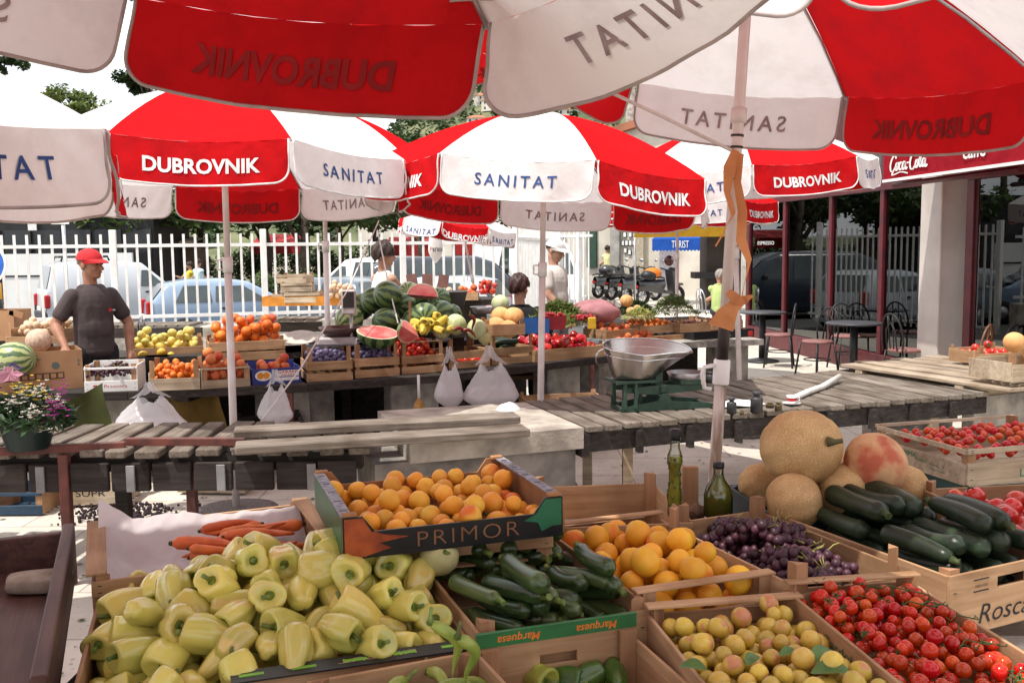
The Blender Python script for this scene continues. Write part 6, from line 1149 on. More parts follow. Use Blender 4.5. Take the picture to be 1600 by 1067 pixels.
apr2 = Pool([peachlike('apricot', .024, F_ORG, s, nu=14, nv=10) for s in (1, 2)]); pch2 = Pool([peachlike('peach', .038, F_RPC, s, nu=16, nv=11) for s in (1, 2, 3)]); org = Pool([peachlike('orange', .044, F_ORG, s, 0, .96, .08, 16, 11) for s in (4, 5)]); app = Pool([peachlike('apple', .036, F_APP, s, 0, .9, .25, 16, 11) for s in (1, 2)]); bpl = Pool([peachlike('blue_plum', .0215, F_BPL, s, .04, 1.15, .08, 12, 9) for s in (1, 2, 3)]); tm2 = Pool([tomato('tomato', .034, F_TOM, s, .82, .03, cal=False) for s in (5, 6)]); mng = Pool([peachlike('mango', .04, F_MNG, s, 0, 1.4, .05, 14, 10) for s in (7, 8)]); rpe = Pool([pepper('red_pepper', .10, .042, F_RPE, s, .7, 3) for s in (31, 32, 33)])
def LC(n): return n
fill(apr2, fcrate('pale crate of small orange apricots', 233, 313, 611, 608, .17, .26, front=((0, .52),), left=((0, .8),), right=((0, .8),), post=.05, wm=[W_LIGHT, W_LIGHT, W_POST]), 62, .024, .05, 'small orange apricot in the pale crate', 41)
fill(pch2, fcrate('pale crate of dark red peaches behind the white pole', 315, 391, 608, 603, .17, .28, front=((0, .36), (.82, .9)), left=((0, .8),), right=((0, .8),), post=0, wm=[W_LIGHT, W_LIGHT, W_POST]), 22, .037, .05, 'dark red peach in the crate behind the white pole', 42, tilt=(0, .03))
t = thing('blue_carton', 'blue printed carton of red peaches with an orange fruit picture', 'carton', (0, 0, .72)); a, b = G(394, 602, .72), G(471, 597, .72); dr = b-a; nn = Vector((-dr.y, dr.x, 0)).normalized(); t.location = (a+b)/2+nn*.15; t.location.z = .72; t.rotation_euler = (0, 0, math.atan2(dr.y, dr.x)); w = dr.length; M = Matrix.Translation(t.location) @ Matrix.Rotation(t.rotation_euler.z, 4, 'Z')
MBL = mat('blue_print', (.03, .045, .22), .45, (.025, .035, .17), 30)
mb = MB(); mb.box((0, -.15, .06), (w, .006, .12), 0); R9 = Matrix.Rotation(math.pi/2, 4, 'X')
mb.lathe([(0, 0), (.05, 0)], 18, 1, Matrix.Translation((-w*.27, -.1535, .068)) @ R9 @ Matrix.Diagonal((1.25, .8, 1, 1))); 
for x in (-.022, .022): mb.lathe([(0, 0), (.026, 0)], 14, 2, Matrix.Translation((-w*.27+x, -.1545, .068)) @ R9)
mb.box((w*.22, -.1536, .078), (w*.46, .0012, .046), 3); mb.text('GARANI', .026, Matrix.Translation((w*.22, -.1548, .080)) @ R9, 4, fit=.15, bold=.02); mb.text('FRUTTI', .018, Matrix.Translation((w*.24, -.1548, .058)) @ R9, 4, fit=.11, bold=.02); mb.box((w*.2, -.1536, .035), (w*.5, .0012, .026), 4 if False else 3); mb.build('front_panel', [MBL, M_WHITE, mat('orange_print2', (.7, .28, .03), .5), M_WHITE, M_REDINK], t)
mb = MB(); mb.box((0, .15, .075), (w, .006, .15)); mb.build('back_panel', MBL, t)
for s in (-1, 1): mb = MB(); mb.box((s*(w/2-.003), 0, .06), (.006, .29, .12)); mb.build('side_panel', MBL, t)
heap(pch2, M, pack(17, w-.02, .27, .037, .03, 43, 8), 'red peach in the blue carton', 'red peaches in the blue carton')
B2 = ((.0, .30), (.42, .74)); kw = dict(left=B2, right=B2, back=B2, front=B2, post=.055, wm=[W_PINE, W_PINEY, W_POST])
fill(bpl, fcrate('slatted crate of blue plums with a cord passing in front', 480, 551, 597, 593, .21, .36, **kw), 118, .0215, .075, 'blue plum in the crate behind the cord', 44, tilt=(0, .15))
fill(bpl, fcrate('slatted crate of blue plums with a small white sticker on its sunny side', 555, 624, 591, 586, .21, .36, **kw), 118, .0215, .075, 'blue plum in the crate with the white sticker', 45, tilt=(0, .15))
fill(tm2, fcrate('slatted crate of bright red tomatoes', 628, 694, 585, 580, .20, .36, lip=[('f', -1, 0, .02)], **kw), 46, .034, .06, 'bright red tomato in the slatted crate', 46, tilt=(0, .15))
cr = fcrate('nearly empty slatted crate with two white bags hanging from it', 701, 765, 577, 572, .20, .36, **kw); fill(tm2, cr, 14, .034, .02, 'red tomato in the nearly empty crate', 47)
cr = fcrate('slatted crate of dark courgettes left of the white pole', 768, 833, 571, 565, .20, .36, lip=[('f', -1, 0, .02)], **kw); dz2 = Pool([zucchini('courgette', .22, .027, F_DZUC, 11)])
for i in range(12): dz2.put(cr[1] @ TRS((rnd.uniform(-.03, .03), -.13+.09*(i % 4), .11+.04*(i//4)), (0, 0, rnd.uniform(-.5, .5))), 'dark courgette in the crate left of the white pole', 'dark courgettes left of the white pole')
cr = fcrate('wide low crate heaped with red peppers', 835, 944, 566, 556, .11, .42, left=((0, .9),), right=((0, .9),), front=((0, .95),), back=((0, .95),), post=0)
heap(rpe, cr[1], pack(38, cr[2]-.02, cr[3]-.02, .044, .04, 48, 10, dome=.1, tilt=(0, .15)), 'bright red pepper in the wide low crate', 'red peppers in the wide low crate', rot=lambda g: (g.uniform(.6, 2.4), g.uniform(-.5, .5), g.uniform(-3.1, 3.1)))
heap(pch2, Matrix.Translation(G(985, 545, .72)) @ Matrix.Rotation(.45, 4, 'Z'), pack(20, .42, .3, .034, .06, 49, 8), 'reddish nectarine right of the red peppers', 'nectarines right of the red peppers')
p = G(985, 553, .72); crate('low crate of nectarines hidden behind the scale pan', None, .80, .09, box=(p+Vector((.0, .15, 0)), .45, .46, .36), group=GR2)
cr = fcrate('low crate of blueberry tubs with red lettering', 1002, 1080, 534, 529, .10, .4, front=((0, .55),), left=((0, .9),), right=((0, .9),), post=.03, print_=('front_board', 0, [('Zauta', .05, -.06, .008, 4, .16, .2, 0)]))
M_TUB = glassm('clear_plastic', (.8, .8, .85)); M_BB = mat('blueberries', (.03, .03, .06), .5, (.08, .08, .14), 50, .6, 90)
def tub(label, p, r, h, fillm, grp=None, lid=True):
    t = thing('fruit_tub', label, 'tub', p, 0, grp); mb = MB(); mb.lathe([(0, 0), (r*.8, 0), (r, h), (r*1.06, h), (r*1.06, h+.006)], 20); mb.build('cup', M_TUB, t); mb = MB(); mb.lathe([(0, .003), (r*.77, .003), (r*.95, h*.86), (r*.6, h*.98), (0, h)], 18); mb.build('berries', fillm, t)
for j in range(2):
    for i in range(4): q = cr[1] @ Vector((-.17+.115*i, -.12+.13*j, .012+.0*j)); tub('clear tub of blueberries in the crate with red lettering', tuple(q), .05, .075, M_BB, 'blueberry tubs in the crate with red lettering')
for i, lb in enumerate(('left tub of blueberries stacked on top of the others', 'middle tub of blueberries stacked on top of the others', 'right tub of blueberries stacked on top of the others')): q = cr[1] @ Vector((-.1+.13*i, -.05+.03*i, .10)); tub(lb, tuple(q), .055, .075, M_BB)
def carton(label, xl, xr, yl, yr, h, depth, m, z0=.72, txt=None, red=False, name='carton'):
    a, b = G(xl, yl, z0), G(xr, yr, z0); dr = b-a; w = dr.length; ang = math.atan2(dr.y, dr.x); n = Vector((-dr.y, dr.x, 0)).normalized(); c = (a+b)/2+n*depth/2; t = thing(name, label, 'carton', (c.x, c.y, z0), ang, None)
    mb = MB(); mb.box((0, -depth/2, h/2), (w, .006, h)); R9 = Matrix.Rotation(math.pi/2, 4, 'X')
    if txt: mb.text(txt, .035, Matrix.Translation((.0, -depth/2-.0045, h*.25)) @ R9, 1, fit=.16)
    if red:
        for i in range(4): mb.ball((w*.42+.03*(i % 2), -depth/2-.004, h*(.3+.22*(i//2))), (.02, .003, .022), 2, 10, 6)
    mb.build('front_panel', [m, M_WHITE, M_REDINK], t)
    mb = MB(); mb.box((0, depth/2, h/2), (w, .006, h)); mb.build('back_panel', m, t)
    for s in (-1, 1): mb = MB(); mb.box((s*(w/2-.003), 0, h/2), (.006, depth-.008, h)); mb.build('side_panel', m, t)
    mb = MB(); mb.box((0, 0, .012), (w-.014, depth-.014, .01)); mb.build('base', m, t); return t, Matrix.Translation((c.x, c.y, z0)) @ Matrix.Rotation(ang, 4, 'Z'), w, depth, h
cr = carton('black carton of dark cherries with small white print', 1084, 1178, 532, 526, .09, .36, mat('black_card', (.015, .015, .017), .5), txt='Valentino', red=True)
F_CHR = fruitmat('dark_cherry_skin', (.10, .008, .012), (.06, .006, .01), .2, 10, rand=.3); chy = Pool([peachlike('cherry', .0125, F_CHR, s, .05, .95, .15, 10, 7) for s in (1, 2)])
heap(chy, cr[1], pack(150, cr[2]-.02, cr[3]-.02, .014, .055, 50, 5), 'dark cherry in the black carton', 'cherries in the black carton')
# second tier, left
cr = fcrate('crate of pale yellow apples behind the small apricots', 203, 318, 557, 552, .13, .32, .86, front=((0, .5),), left=((0, .9),), right=((0, .9),), post=.02)
fill(app, cr, 38, .036, .035, 'pale yellow apple in the crate behind the apricots', 51, tilt=(0, .15))
p = G(270, 575, .80); cr = carton('green tray of mangoes under the apple crate', 215, 322, 577, 571, .05, .3, mat('green_tray', (.03, .12, .03), .5), .76, name='fruit_tray'); heap(mng, cr[1], pack(20, cr[2]-.02, .2, .04, .02, 52, 8), 'yellow mango in the green tray', 'mangoes in the green tray')
cr = fcrate('deep crate heaped with oranges and red peaches', 327, 446, 566, 560, .17, .36, .82, front=((0, .42), (.5, .95)), left=((0, .45), (.52, .95)), right=((0, .45), (.52, .95)), post=.03)
pts = pack(52, cr[2]-.03, cr[3]-.03, .044, .07, 53, 10, dome=.12, cx=.0, cy=.05)
heap(org, cr[1], [q for q in pts if q[1] < .04], 'large orange in the deep crate', 'oranges in the deep crate'); heap(pch2, cr[1], [q for q in pts if q[1] >= .04], 'red peach behind the oranges in the deep crate', 'peaches behind the oranges in the deep crate')
# onions etc. behind the carton
p = D(78, 532, 7.9); cr = crate('crate of pale onions left of the man in the red cap', None, 1.12, .12, box=(D(72, 545, 8.0), .0, .48, .34), front=((0, .5),), post=.05, group=GR2); on = Pool([peachlike('onion', .033, fruitmat('onion_skin', (.62, .45, .30), (.55, .36, .22), .5, 20), s, 0, .9, -.2, 14, 10) for s in (1, 2)]); heap(on, cr[1], pack(30, .44, .3, .034, .05, 55, 8), 'pale onion in the crate left of the man', 'onions left of the man')
p = D(60, 532, 7.4); o = lobed('net_bag', .095, mat('net_bag_cloth', (.60, .44, .33), .8, (.45, .30, .22), 40, .4, 90), 16, .05, .95, 1, 'net bag'); o.matrix_world = TRS(p, (.2, .1, 0)); o['label'] = 'round net bag of garlic in front of the onion crate'
t = thing('cardboard_box', 'open brown cardboard box at the left edge behind the onions', 'box', tuple(D(18, 528, 8.4)))
for x, y, a, b in ((0, -.15, .22, .006), (0, .15, .22, .006), (-.11, 0, .006, .29), (.11, 0, .006, .29)): mb = MB(); mb.box((x, y, .12), (a, b, .26)); mb.build('panel', M_CARD, t)
mb = MB(); mb.box((.06, -.15, .25), (.12, .006, .05), M=Matrix.Rotation(.3, 4, 'Y')); mb.build('flap', M_CARD, t)
p = D(250, 542, 8.3); t = thing('water_bottle', 'small clear plastic bottle behind the yellow apples', 'bottle', tuple(D(222, 528, 8.4))); mb = MB(); mb.lathe([(0, 0), (.035, 0), (.035, .12), (.013, .17), (.013, .19)], 14); mb.build('bottle_body', M_TUB, t); mb = MB(); mb.lathe([(.015, .185), (.015, .21), (0, .21)], 12); mb.build('cap', M_WHITE, t)
mb = MB(); mb.grid(lambda u, v: ((u-.5)*.8, (v-.5)*.35, .02*math.sin(u*9+v*4)+.012*math.sin(v*17-u*6)), 24, 14); tag(mb.build('white_cloth', cloth('pale_sheet', (.62, .58, .52), .2)), 'rumpled pale cloth on the shelf left of the electronic scale', 'cloth').matrix_world = TRS(D(475, 527, 8.35), (.1, 0, .05))
# electronic scale
p = G(535, 560, .72); t = thing('electronic_scale', 'electronic scale with its dark display raised on a pole', 'scale', (D(535, 520, 7.9)-Vector((0, 0, .06))).to_tuple(), .05)
mb = MB(); mb.box((-.02, 0, .0), (.34, .3, .07), 0, None, 0, .02); mb.build('housing', mat('scale_grey', (.42, .38, .38), .5), t); mb = MB(); mb.lathe([(0, .05), (.14, .05), (.19, .11), (.195, .11), (.145, .045)], 28); mb.build('pan', mat('brown_pan', (.07, .035, .03), .4), t); mb = MB(); mb.tube([(.09, -.12, 0), (.09, -.12, .24)], .014, 10); mb.build('pole', mat('scale_grey', (.42, .38, .38), .5), t)
mb = MB(); mb.box((.075, -.13, .32), (.115, .05, .20), 0, None, 0, .012); o = mb.build('display', mat('scale_grey', (.42, .38, .38), .5), t); mb = MB(); mb.box((.075, -.1565, .34), (.09, .004, .13)); mb.build('screen', mat('dark_screen', (.025, .018, .018), .15), o)
# watermelon pile
wl = [(545, 500, 8.3, .125, 1), (603, 503, 8.2, .12, 0), (650, 502, 8.25, .12, 0), (664, 494, 8.1, .12, 0), (690, 490, 8.4, .12, 0), (583, 470, 8.6, .12, 0), (562, 480, 8.7, .125, 0), (630, 478, 8.6, .12, 0), (606, 461, 8.4, .125, 0), (640, 460, 8.9, .12, 1), (665, 465, 8.9, .12, 0), (686, 468, 8.8, .11, 0), (705, 492, 8.7, .1, 0)]
nm_ = ['pale watermelon right behind the electronic scale display', 'dark striped watermelon at the front of the pile behind the cut half', 'striped watermelon in the front row behind the yellow peppers', 'watermelon under the red slice', 'watermelon at the right end of the front row', 'striped watermelon in the upper row left of the topmost one', 'watermelon showing its striped end at the left of the upper row', 'watermelon in the second row behind the wooden stake', 'topmost dark green watermelon with the orange ribbon on it', 'pale watermelon at the top back of the pile', 'watermelon just behind the red slice', 'watermelon right of the red slice', 'watermelon hidden beside the zinc bucket']
for i, ((px, py, d, r, k), lb) in enumerate(zip(wl, nm_)): wm(lb, px, py, d, r, (rnd.uniform(.8, 1.9), rnd.uniform(-.5, .5), rnd.uniform(-1, 1)), F_WAT2 if k else F_WAT, 1.0, i)
p = D(628, 505, 8.6); t = thing('melon_shelf', 'dark timber shelf carrying the watermelon pile', 'shelf', (p.x, p.y, 0), .12); mb = MB(); mb.box((0, .1, .99), (1.2, .9, .05)); mb.build('board', W_DARK, t)
for s in (-1, 1): mb = MB(); mb.box((s*.5, .1, .48), (.08, .7, .96)); mb.build('leg', W_DARK, t)
def cutmelon(label, px, py, d, r, e, arc=(0, math.pi), sq=1.25):
    t = thing('cut_watermelon', label, 'watermelon', (0, 0, 0)); n = 28; a0, a1 = arc
    def pt(a, b, k=1): return (r*sq*math.sin(b)*k, r*math.cos(a)*math.cos(b)*k, -r*math.sin(a)*math.cos(b)*k)
    mb = MB(); mb.grid(lambda u, v: pt(a0+(a1-a0)*u, -math.pi/2+math.pi*v), 16, 18); mb.build('rind', F_WAT, t)
    for a in (a0, a1):
        mb = MB(); R0 = [pt(a, -math.pi/2+math.pi*i/n) for i in range(n+1)]; mb.add([(0, 0, 0)]+R0, [(0, i, i+1) for i in range(1, n+1)]); mb.build('white_flesh', F_RIND, t)
        mb = MB(); off = .0015; nx = (0, math.sin(a)*off*(1 if a == a0 else -1), math.cos(a)*off*(1 if a == a0 else -1)); R1 = [tuple(c*.92+o_ for c, o_ in zip(p_, nx)) for p_ in R0]; mb.add([nx]+R1, [(0, i, i+1) for i in range(1, n+1)]); mb.build('red_flesh', F_FLESH, t)
    t.matrix_world = TRS(D(px, py, d), e); return t
cutmelon('large half watermelon with its cut face up right of the electronic scale', 590, 519, 7.75, .138, (.28, .16, -.12))
cutmelon('quarter watermelon with pink flesh beside the large cut half', 641, 518, 7.72, .11, (.9, .5, .9), (0, 1.9), 1.0)
cutmelon('red watermelon slice lying on top of the pile', 660, 462, 8.35, .125, (1.0, .1, .05), (0, 1.3), 1.1)
mb = MB(); p = D(641, 500, 8.1); mb.box((0, 0, 0), (.022, .02, .32)); tag(mb.build('stake', W_POST, None, p), 'upright wooden stake in front of the watermelon pile', 'stake')
ypp = Pool([pepper('yellow_pepper', .10, .034, mat('yellow_pepper_skin', (.62, .46, .06), .3, (.52, .40, .06), 10, coat=.3), s, .6) for s in (41, 42)])
heap(ypp, Matrix.Translation(D(672, 521, 7.95)), pack(20, .5, .3, .038, 0, 58, 8, dome=.3), 'yellow pepper heaped between the cut melon and the cabbages', 'yellow peppers beside the cabbages', rot=lambda g: (g.uniform(.6, 2.4), g.uniform(-.5, .5), g.uniform(-3.1, 3.1)))
def bl(name, label, px, py, d, r, m, n=8, amp=.03, sq=.95, e=(.3, .2, 0), stem=None): o = lobed(name, r, m, n, amp, sq, px, name.replace('_', ' '), stem=stem); o.matrix_world = TRS(D(px, py, d), e); o['label'] = label; return o
bl('cabbage', 'large green cabbage left of the red chillies', 712, 507, 8.0, .092, F_CAB, 5, .06, .93); bl('cabbage', 'pale cabbage right of the red chillies', 745, 514, 7.85, .082, F_CAB, 5, .06, 1.08); bl('cauliflower', 'pale cauliflower behind the yellow peppers', 690, 517, 8.0, .075, mat('cauliflower', (.55, .52, .32), .8, (.4, .42, .2), 30, .8, 60), 7, .1); bl('cabbage', 'green cabbage behind the zinc bowl near the seated woman', 782, 474, 9.0, .085, F_CAB, 5, .06); bl('small_squash', 'small pale squash under the pale cabbage', 758, 528, 7.85, .055, F_ROUND, 8, .04)
bl('orange_melon', 'ribbed orange melon touching the white pole of the middle umbrella', 783, 494, 8.3, .088, F_PUM, 10, .06); bl('orange_melon', 'ribbed orange melon right next to the seated woman', 803, 495, 8.25, .088, F_PUM, 10, .06); bl('orange_melon', 'ribbed orange melon low in the small crate', 776, 511, 8.1, .09, F_PUM, 10, .06); bl('orange_melon', 'ribbed orange melon right in the small crate', 795, 514, 8.05, .08, F_PUM, 10, .06)
crate('small crate in front of the orange melons', None, 1.12, .10, box=(D(785, 530, 8.05), .15, .34, .28), front=((0, .9),), post=.03, group=GR2)
for i, (px, py, e, lb) in enumerate([(738, 505, (.3, 1.3, .2), 'dried red chilli standing between the cabbages'), (722, 518, (.3, .2, .4), 'dried red chilli lying left between the cabbages'), (732, 522, (.2, .3, -.5), 'dried red chilli lying lowest between the cabbages')]): o = chili('red_chilli', .14, .016, fruitmat('dry_red_chilli', (.22, .012, .012), (.14, .01, .01), .35, 10), 60+i); o.matrix_world = TRS(D(px, py, 7.7), e); o['label'] = lb
ZINC = mat('zinc', (.36, .34, .34), .5, (.26, .24, .25), 9, metal=.6)
t = thing('zinc_bucket', 'grey zinc bucket right of the watermelon pile', 'bucket', tuple(D(706, 484, 9.0))); mb = MB(); mb.lathe([(0, 0), (.105, 0), (.15, .17), (.157, .17), (.157, .175), (.145, .175), (.10, .01), (0, .01)], 24); mb.build('body', ZINC, t)
t = thing('zinc_bowl', 'shallow zinc bowl behind the pale cabbage', 'bowl', tuple(D(758, 489, 8.9))); mb = MB(); mb.lathe([(0, 0), (.09, 0), (.14, .06), (.145, .06), (.095, -.005)], 24); mb.build('body', ZINC, t)
t = thing('blue_box', 'blue plastic punnet box behind the red peppers', 'box', tuple(D(831, 519, 8.3)), .15); M_BLB = mat('blue_plastic', (.02, .10, .32), .35)
for x, y, a, b in ((0, -.1, .27, .004), (0, .1, .27, .004), (-.135, 0, .004, .196), (.135, 0, .004, .196)): mb = MB(); mb.box((x, y, .06), (a, b, .125)); mb.build('wall', M_BLB, t)
M_STR = mat('strawberries', (.42, .015, .02), .35, (.20, .01, .012), 45, .8, 70)
def basket(label, px, py, d, w, dd, h, wallm): 
    t = thing('berry_basket', label, 'basket', tuple(D(px, py, d)), .2); 
    mb = MB(); mb.add([(-w*.42, -dd*.42, 0), (w*.42, -dd*.42, 0), (w*.42, dd*.42, 0), (-w*.42, dd*.42, 0), (-w/2, -dd/2, h), (w/2, -dd/2, h), (w/2, dd/2, h), (-w/2, dd/2, h)], [(0, 1, 2, 3), (0, 4, 5, 1), (1, 5, 6, 2), (2, 6, 7, 3), (3, 7, 4, 0)]); mb.build('punnet', wallm, t)
    mb = MB(); rg = random.Random(px)
    for i in range(60): mb.ball((rg.uniform(-w*.42, w*.42), rg.uniform(-dd*.42, dd*.42), h*.75+rg.uniform(0, h*.4)), (.014, .014, .016), 0, 8, 6)
    mb.build('berries', M_STR, t)
basket('red mesh basket of redcurrants behind the red peppers', 864, 514, 8.35, .21, .18, .12, mat('red_plastic', (.30, .02, .03), .4)); basket('clear oval punnet of strawberries behind the red peppers', 912, 508, 8.5, .22, .16, .075, M_TUB)
def frond(label, name, px, py, d, w, dd, h, n, m, seed, L=.06, cat='greens'):
    rg = random.Random(seed); mb = MB()
    for i in range(n):
        x, y = rg.gauss(0, w*.24), rg.gauss(0, dd*.24); z = h*max(0, 1-(x/w*1.9)**2-(y/dd*1.9)**2)*rg.uniform(.5, 1); q = Euler((rg.uniform(-1, 1), rg.uniform(-1, 1), rg.uniform(0, 6.28))).to_matrix(); l = L*rg.uniform(.6, 1.3); mb.add([Vector((x, y, z))+q @ Vector(v) for v in ((-l, 0, 0), (0, -l*.18, l*.1), (l, 0, 0), (0, l*.18, l*.1))], [(0, 1, 2, 3)])
    return tag(mb.build(name, m, None, D(px, py, d)), label, cat)
frond('heap of flat green beans in front of the man in the white cap', 'green_beans', 872, 499, 9.3, .48, .4, .17, 700, leafmat('bean_green', (.16, .21, .05), (.09, .12, .03)), 3, .075, 'beans'); frond('heap of dark green leaves right of the pink bag', 'leafy_greens', 992, 490, 9.9, .40, .35, .13, 500, L_DARK, 4); frond('bushy bunch of fresh herbs on the right of the stall', 'herb_bunch', 1052, 489, 9.7, .46, .36, .19, 900, leafmat('herb_green', (.17, .22, .07), (.08, .12, .035)), 5, .035, 'herbs'); frond('pale green beans between the basket and the punnet', 'green_beans', 888, 508, 8.7, .25, .2, .1, 260, leafmat('bean_green2', (.25, .3, .08), (.15, .2, .05)), 6, .05, 'beans'); frond('pale courgette flowers beside the small round melon', 'blossoms', 1000, 497, 9.4, .3, .25, .1, 260, leafmat('blossom', (.50, .48, .18), (.3, .35, .1)), 7, .045, 'blossoms')
mb = MB(); mb.grid(lambda u, v: (.25*math.cos(u*6.283)*math.sin(v*3.1416)*(1+.1*math.sin(u*19+v*7)), .2*math.sin(u*6.283)*math.sin(v*3.1416)*(1+.1*math.sin(u*13)), -.11*math.cos(v*3.1416)+.015*math.sin(u*23+v*11)), 40, 20); tag(mb.build('pink_bag', cloth('pink_film', (.50, .25, .27), .3, (.36, .16, .16)), None, D(930, 487, 9.6)), 'crumpled pink plastic sack on the far side of the stall', 'sack')
bl('small_melon', 'small ribbed orange melon on the dark greens', 979, 470, 9.6, .066, F_PUM, 10, .07); bl('pale_squash', 'pale squash right below the small ribbed melon', 986, 487, 9.5, .05, F_MEL, 8, .04); bl('pale_squash', 'second pale squash near the thin umbrella pole', 996, 483, 9.55, .045, F_MEL, 8, .04)
for i, (xl, xr, yl, yr, lb, z0) in enumerate([(1062, 1110, 520, 517, 'small crate of cherries by the herb bunch', .86), (1114, 1160, 516, 513, 'small crate of cherries right of the wooden post', .86)]):
    cr = fcrate(lb, xl, xr, yl, yr, .10, .3, z0, front=((0, .9),), post=.04); heap(chy, cr[1], pack(60, cr[2]-.02, cr[3]-.02, .014, .07, 70+i, 5), 'dark cherry in the '+lb, 'cherries in the '+lb)
cr = fcrate('crate of orange apricots behind the blueberry tubs', 1000, 1058, 522, 518, .09, .3, .86, front=((0, .9),), post=.02); fill(apr2, cr, 40, .024, .05, 'orange apricot in the crate behind the blueberry tubs', 72)
cr = fcrate('crate of small carrots and red fruit left of the blueberry tubs', 946, 996, 530, 525, .09, .3, .84, front=((0, .9),), post=.02); fill(pch2, cr, 14, .034, .04, 'red peach in the crate left of the blueberry tubs', 73); mb = MB(); mb.box((0, 0, 0), (.07, .05, .1), 0, None, 0, .006); tag(mb.build('yellow_tin', mat('yellow_tin_paint', (.6, .36, .02), .4), None, D(925, 505, 8.3)), 'small yellow tin behind the strawberries', 'tin')
for p_ in (bpl, app, org, mng, rpe, tm2, dz2, on, ypp): p_.done()
# back row: orange tray, crates, tomatoes
p0, p1 = D(418, 478, 12.6), D(542, 474, 12.6); t = thing('orange_tray', 'bright orange wooden tray on the dark back bench', 'tray', tuple((p0+p1)/2)); L = (p1-p0).length
for x, y, a, b in ((0, -.25, L, .02), (0, .25, L, .02), (-L/2, 0, .02, .48), (L/2, 0, .02, .48)): mb = MB(); mb.box((x, y, .06), (a, b, .12)); mb.build('side_board', mat('orange_paint', (.62, .24, .03), .5), t)
mb = MB(); mb.box((0, 0, .006), (L-.02, .48, .012)); mb.build('floor', mat('orange_paint', (.62, .24, .03), .5), t)
GR3 = 'empty crates stacked on the orange tray'; kw3 = dict(front=((.0, .55), (.7, 1)), left=((0, .9),), right=((0, .9),), wm=[W_LIGHT, W_LIGHT, W_POST], group=GR3, post=.02)
crate('pale empty crate with a red sticker at the bottom of the stack', None, 0, .13, box=(D(475, 466, 12.5)+Vector((0, 0, 0)), .05, .45, .32), **kw3).__getitem__(0).location.z = p0.z+.05
for i, (px, lb, dz_, rz) in enumerate([(466, 'pale empty crate in the middle of the stack on the orange tray', .19, .1), (462, 'pale empty crate lying askew on top of the stack', .30, -.12), (440, 'pale empty crate at the left of the stack on the orange tray', .05, .0)]):
    q = D(px, 466, 12.55); crate(lb, None, 0, .11, box=(q, rz, .40 if i < 2 else .18, .3), **kw3)[0].location.z = p0.z+dz_
on2 = Pool([peachlike('onion', .04, MATS['onion_skin'], 5, 0, .9, -.2, 12, 9)]); heap(on2, Matrix.Translation(D(532, 466, 12.4)), pack(22, .4, .3, .04, 0, 81, 8, dome=.3), 'brown onion heaped at the right end of the orange tray', 'onions on the orange tray')
p0, p1 = D(640, 466, 11.8), D(772, 468, 11.8); t = thing('back_stall', 'dark back stall behind the watermelon pile', 'stall', tuple(Vector(((p0.x+p1.x)/2, p0.y, 0)))); L = p1.x-p0.x; zB = p0.z-.02
mb = MB(); mb.box((0, .2, zB-.03), (L+.3, .8, .06)); mb.build('top', W_DARK, t); mb = MB(); mb.box((0, .2, zB/2-.03), (L*.8, .5, zB-.06)); mb.build('support', W_DARK, t)
for i, (xl, xr, lb) in enumerate([(668, 710, 'crate of brown potatoes on the back stall, left one'), (712, 748, 'crate of red potatoes on the back stall, right one')]):
    a, b = D(xl, 462, 11.7), D(xr, 462, 11.7); cr = crate(lb, None, zB+.10, .10, box=((a+b)/2, 0, (b-a).length, .3), front=((0, .9),), post=.0, group='crates on the back stall'); heap(on2 if i == 0 else pch2, cr[1], pack(11, cr[2]-.02, .28, .036, .04, 83+i, 6), ['brown potato in the left crate on the back stall', 'red fruit in the right crate on the back stall'][i], ['potatoes', 'red fruit'][i]+' on the back stall')
heap(tm2, Matrix.Translation(D(763, 458, 11.6)), pack(16, .24, .2, .036, 0, 86, 6, dome=.3), 'red tomato heaped at the right end of the back stall', 'tomatoes at the end of the back stall') if False else None
tm3 = Pool([tomato('tomato', .038, F_TOM, 9, .85, .03, cal=False)]); heap(tm3, Matrix.Translation(D(763, 460, 11.6)), pack(11, .26, .22, .038, 0, 86, 6, dome=.1), 'red tomato heaped at the right end of the back stall', 'tomatoes at the end of the back stall')
for i, (px, py, lb) in enumerate([(645, 440, 'small brown card leaning at the left of the back stall'), (668, 440, 'small brown card standing on the back stall'), (692, 441, 'taller brown card on the back stall'), (594, 440, 'tilted brown carton lid behind the watermelons')]): mb = MB(); mb.box((0, 0, .06), (.13 if i < 3 else .22, .012, .16)); tag(mb.build('price_card', mat('dark_card', (.16, .075, .06), .8), None, D(px, py+6, 11.75), (-.2, .15*(i-1), .1*i)), lb, 'card')
pch2.done(); apr2.done()
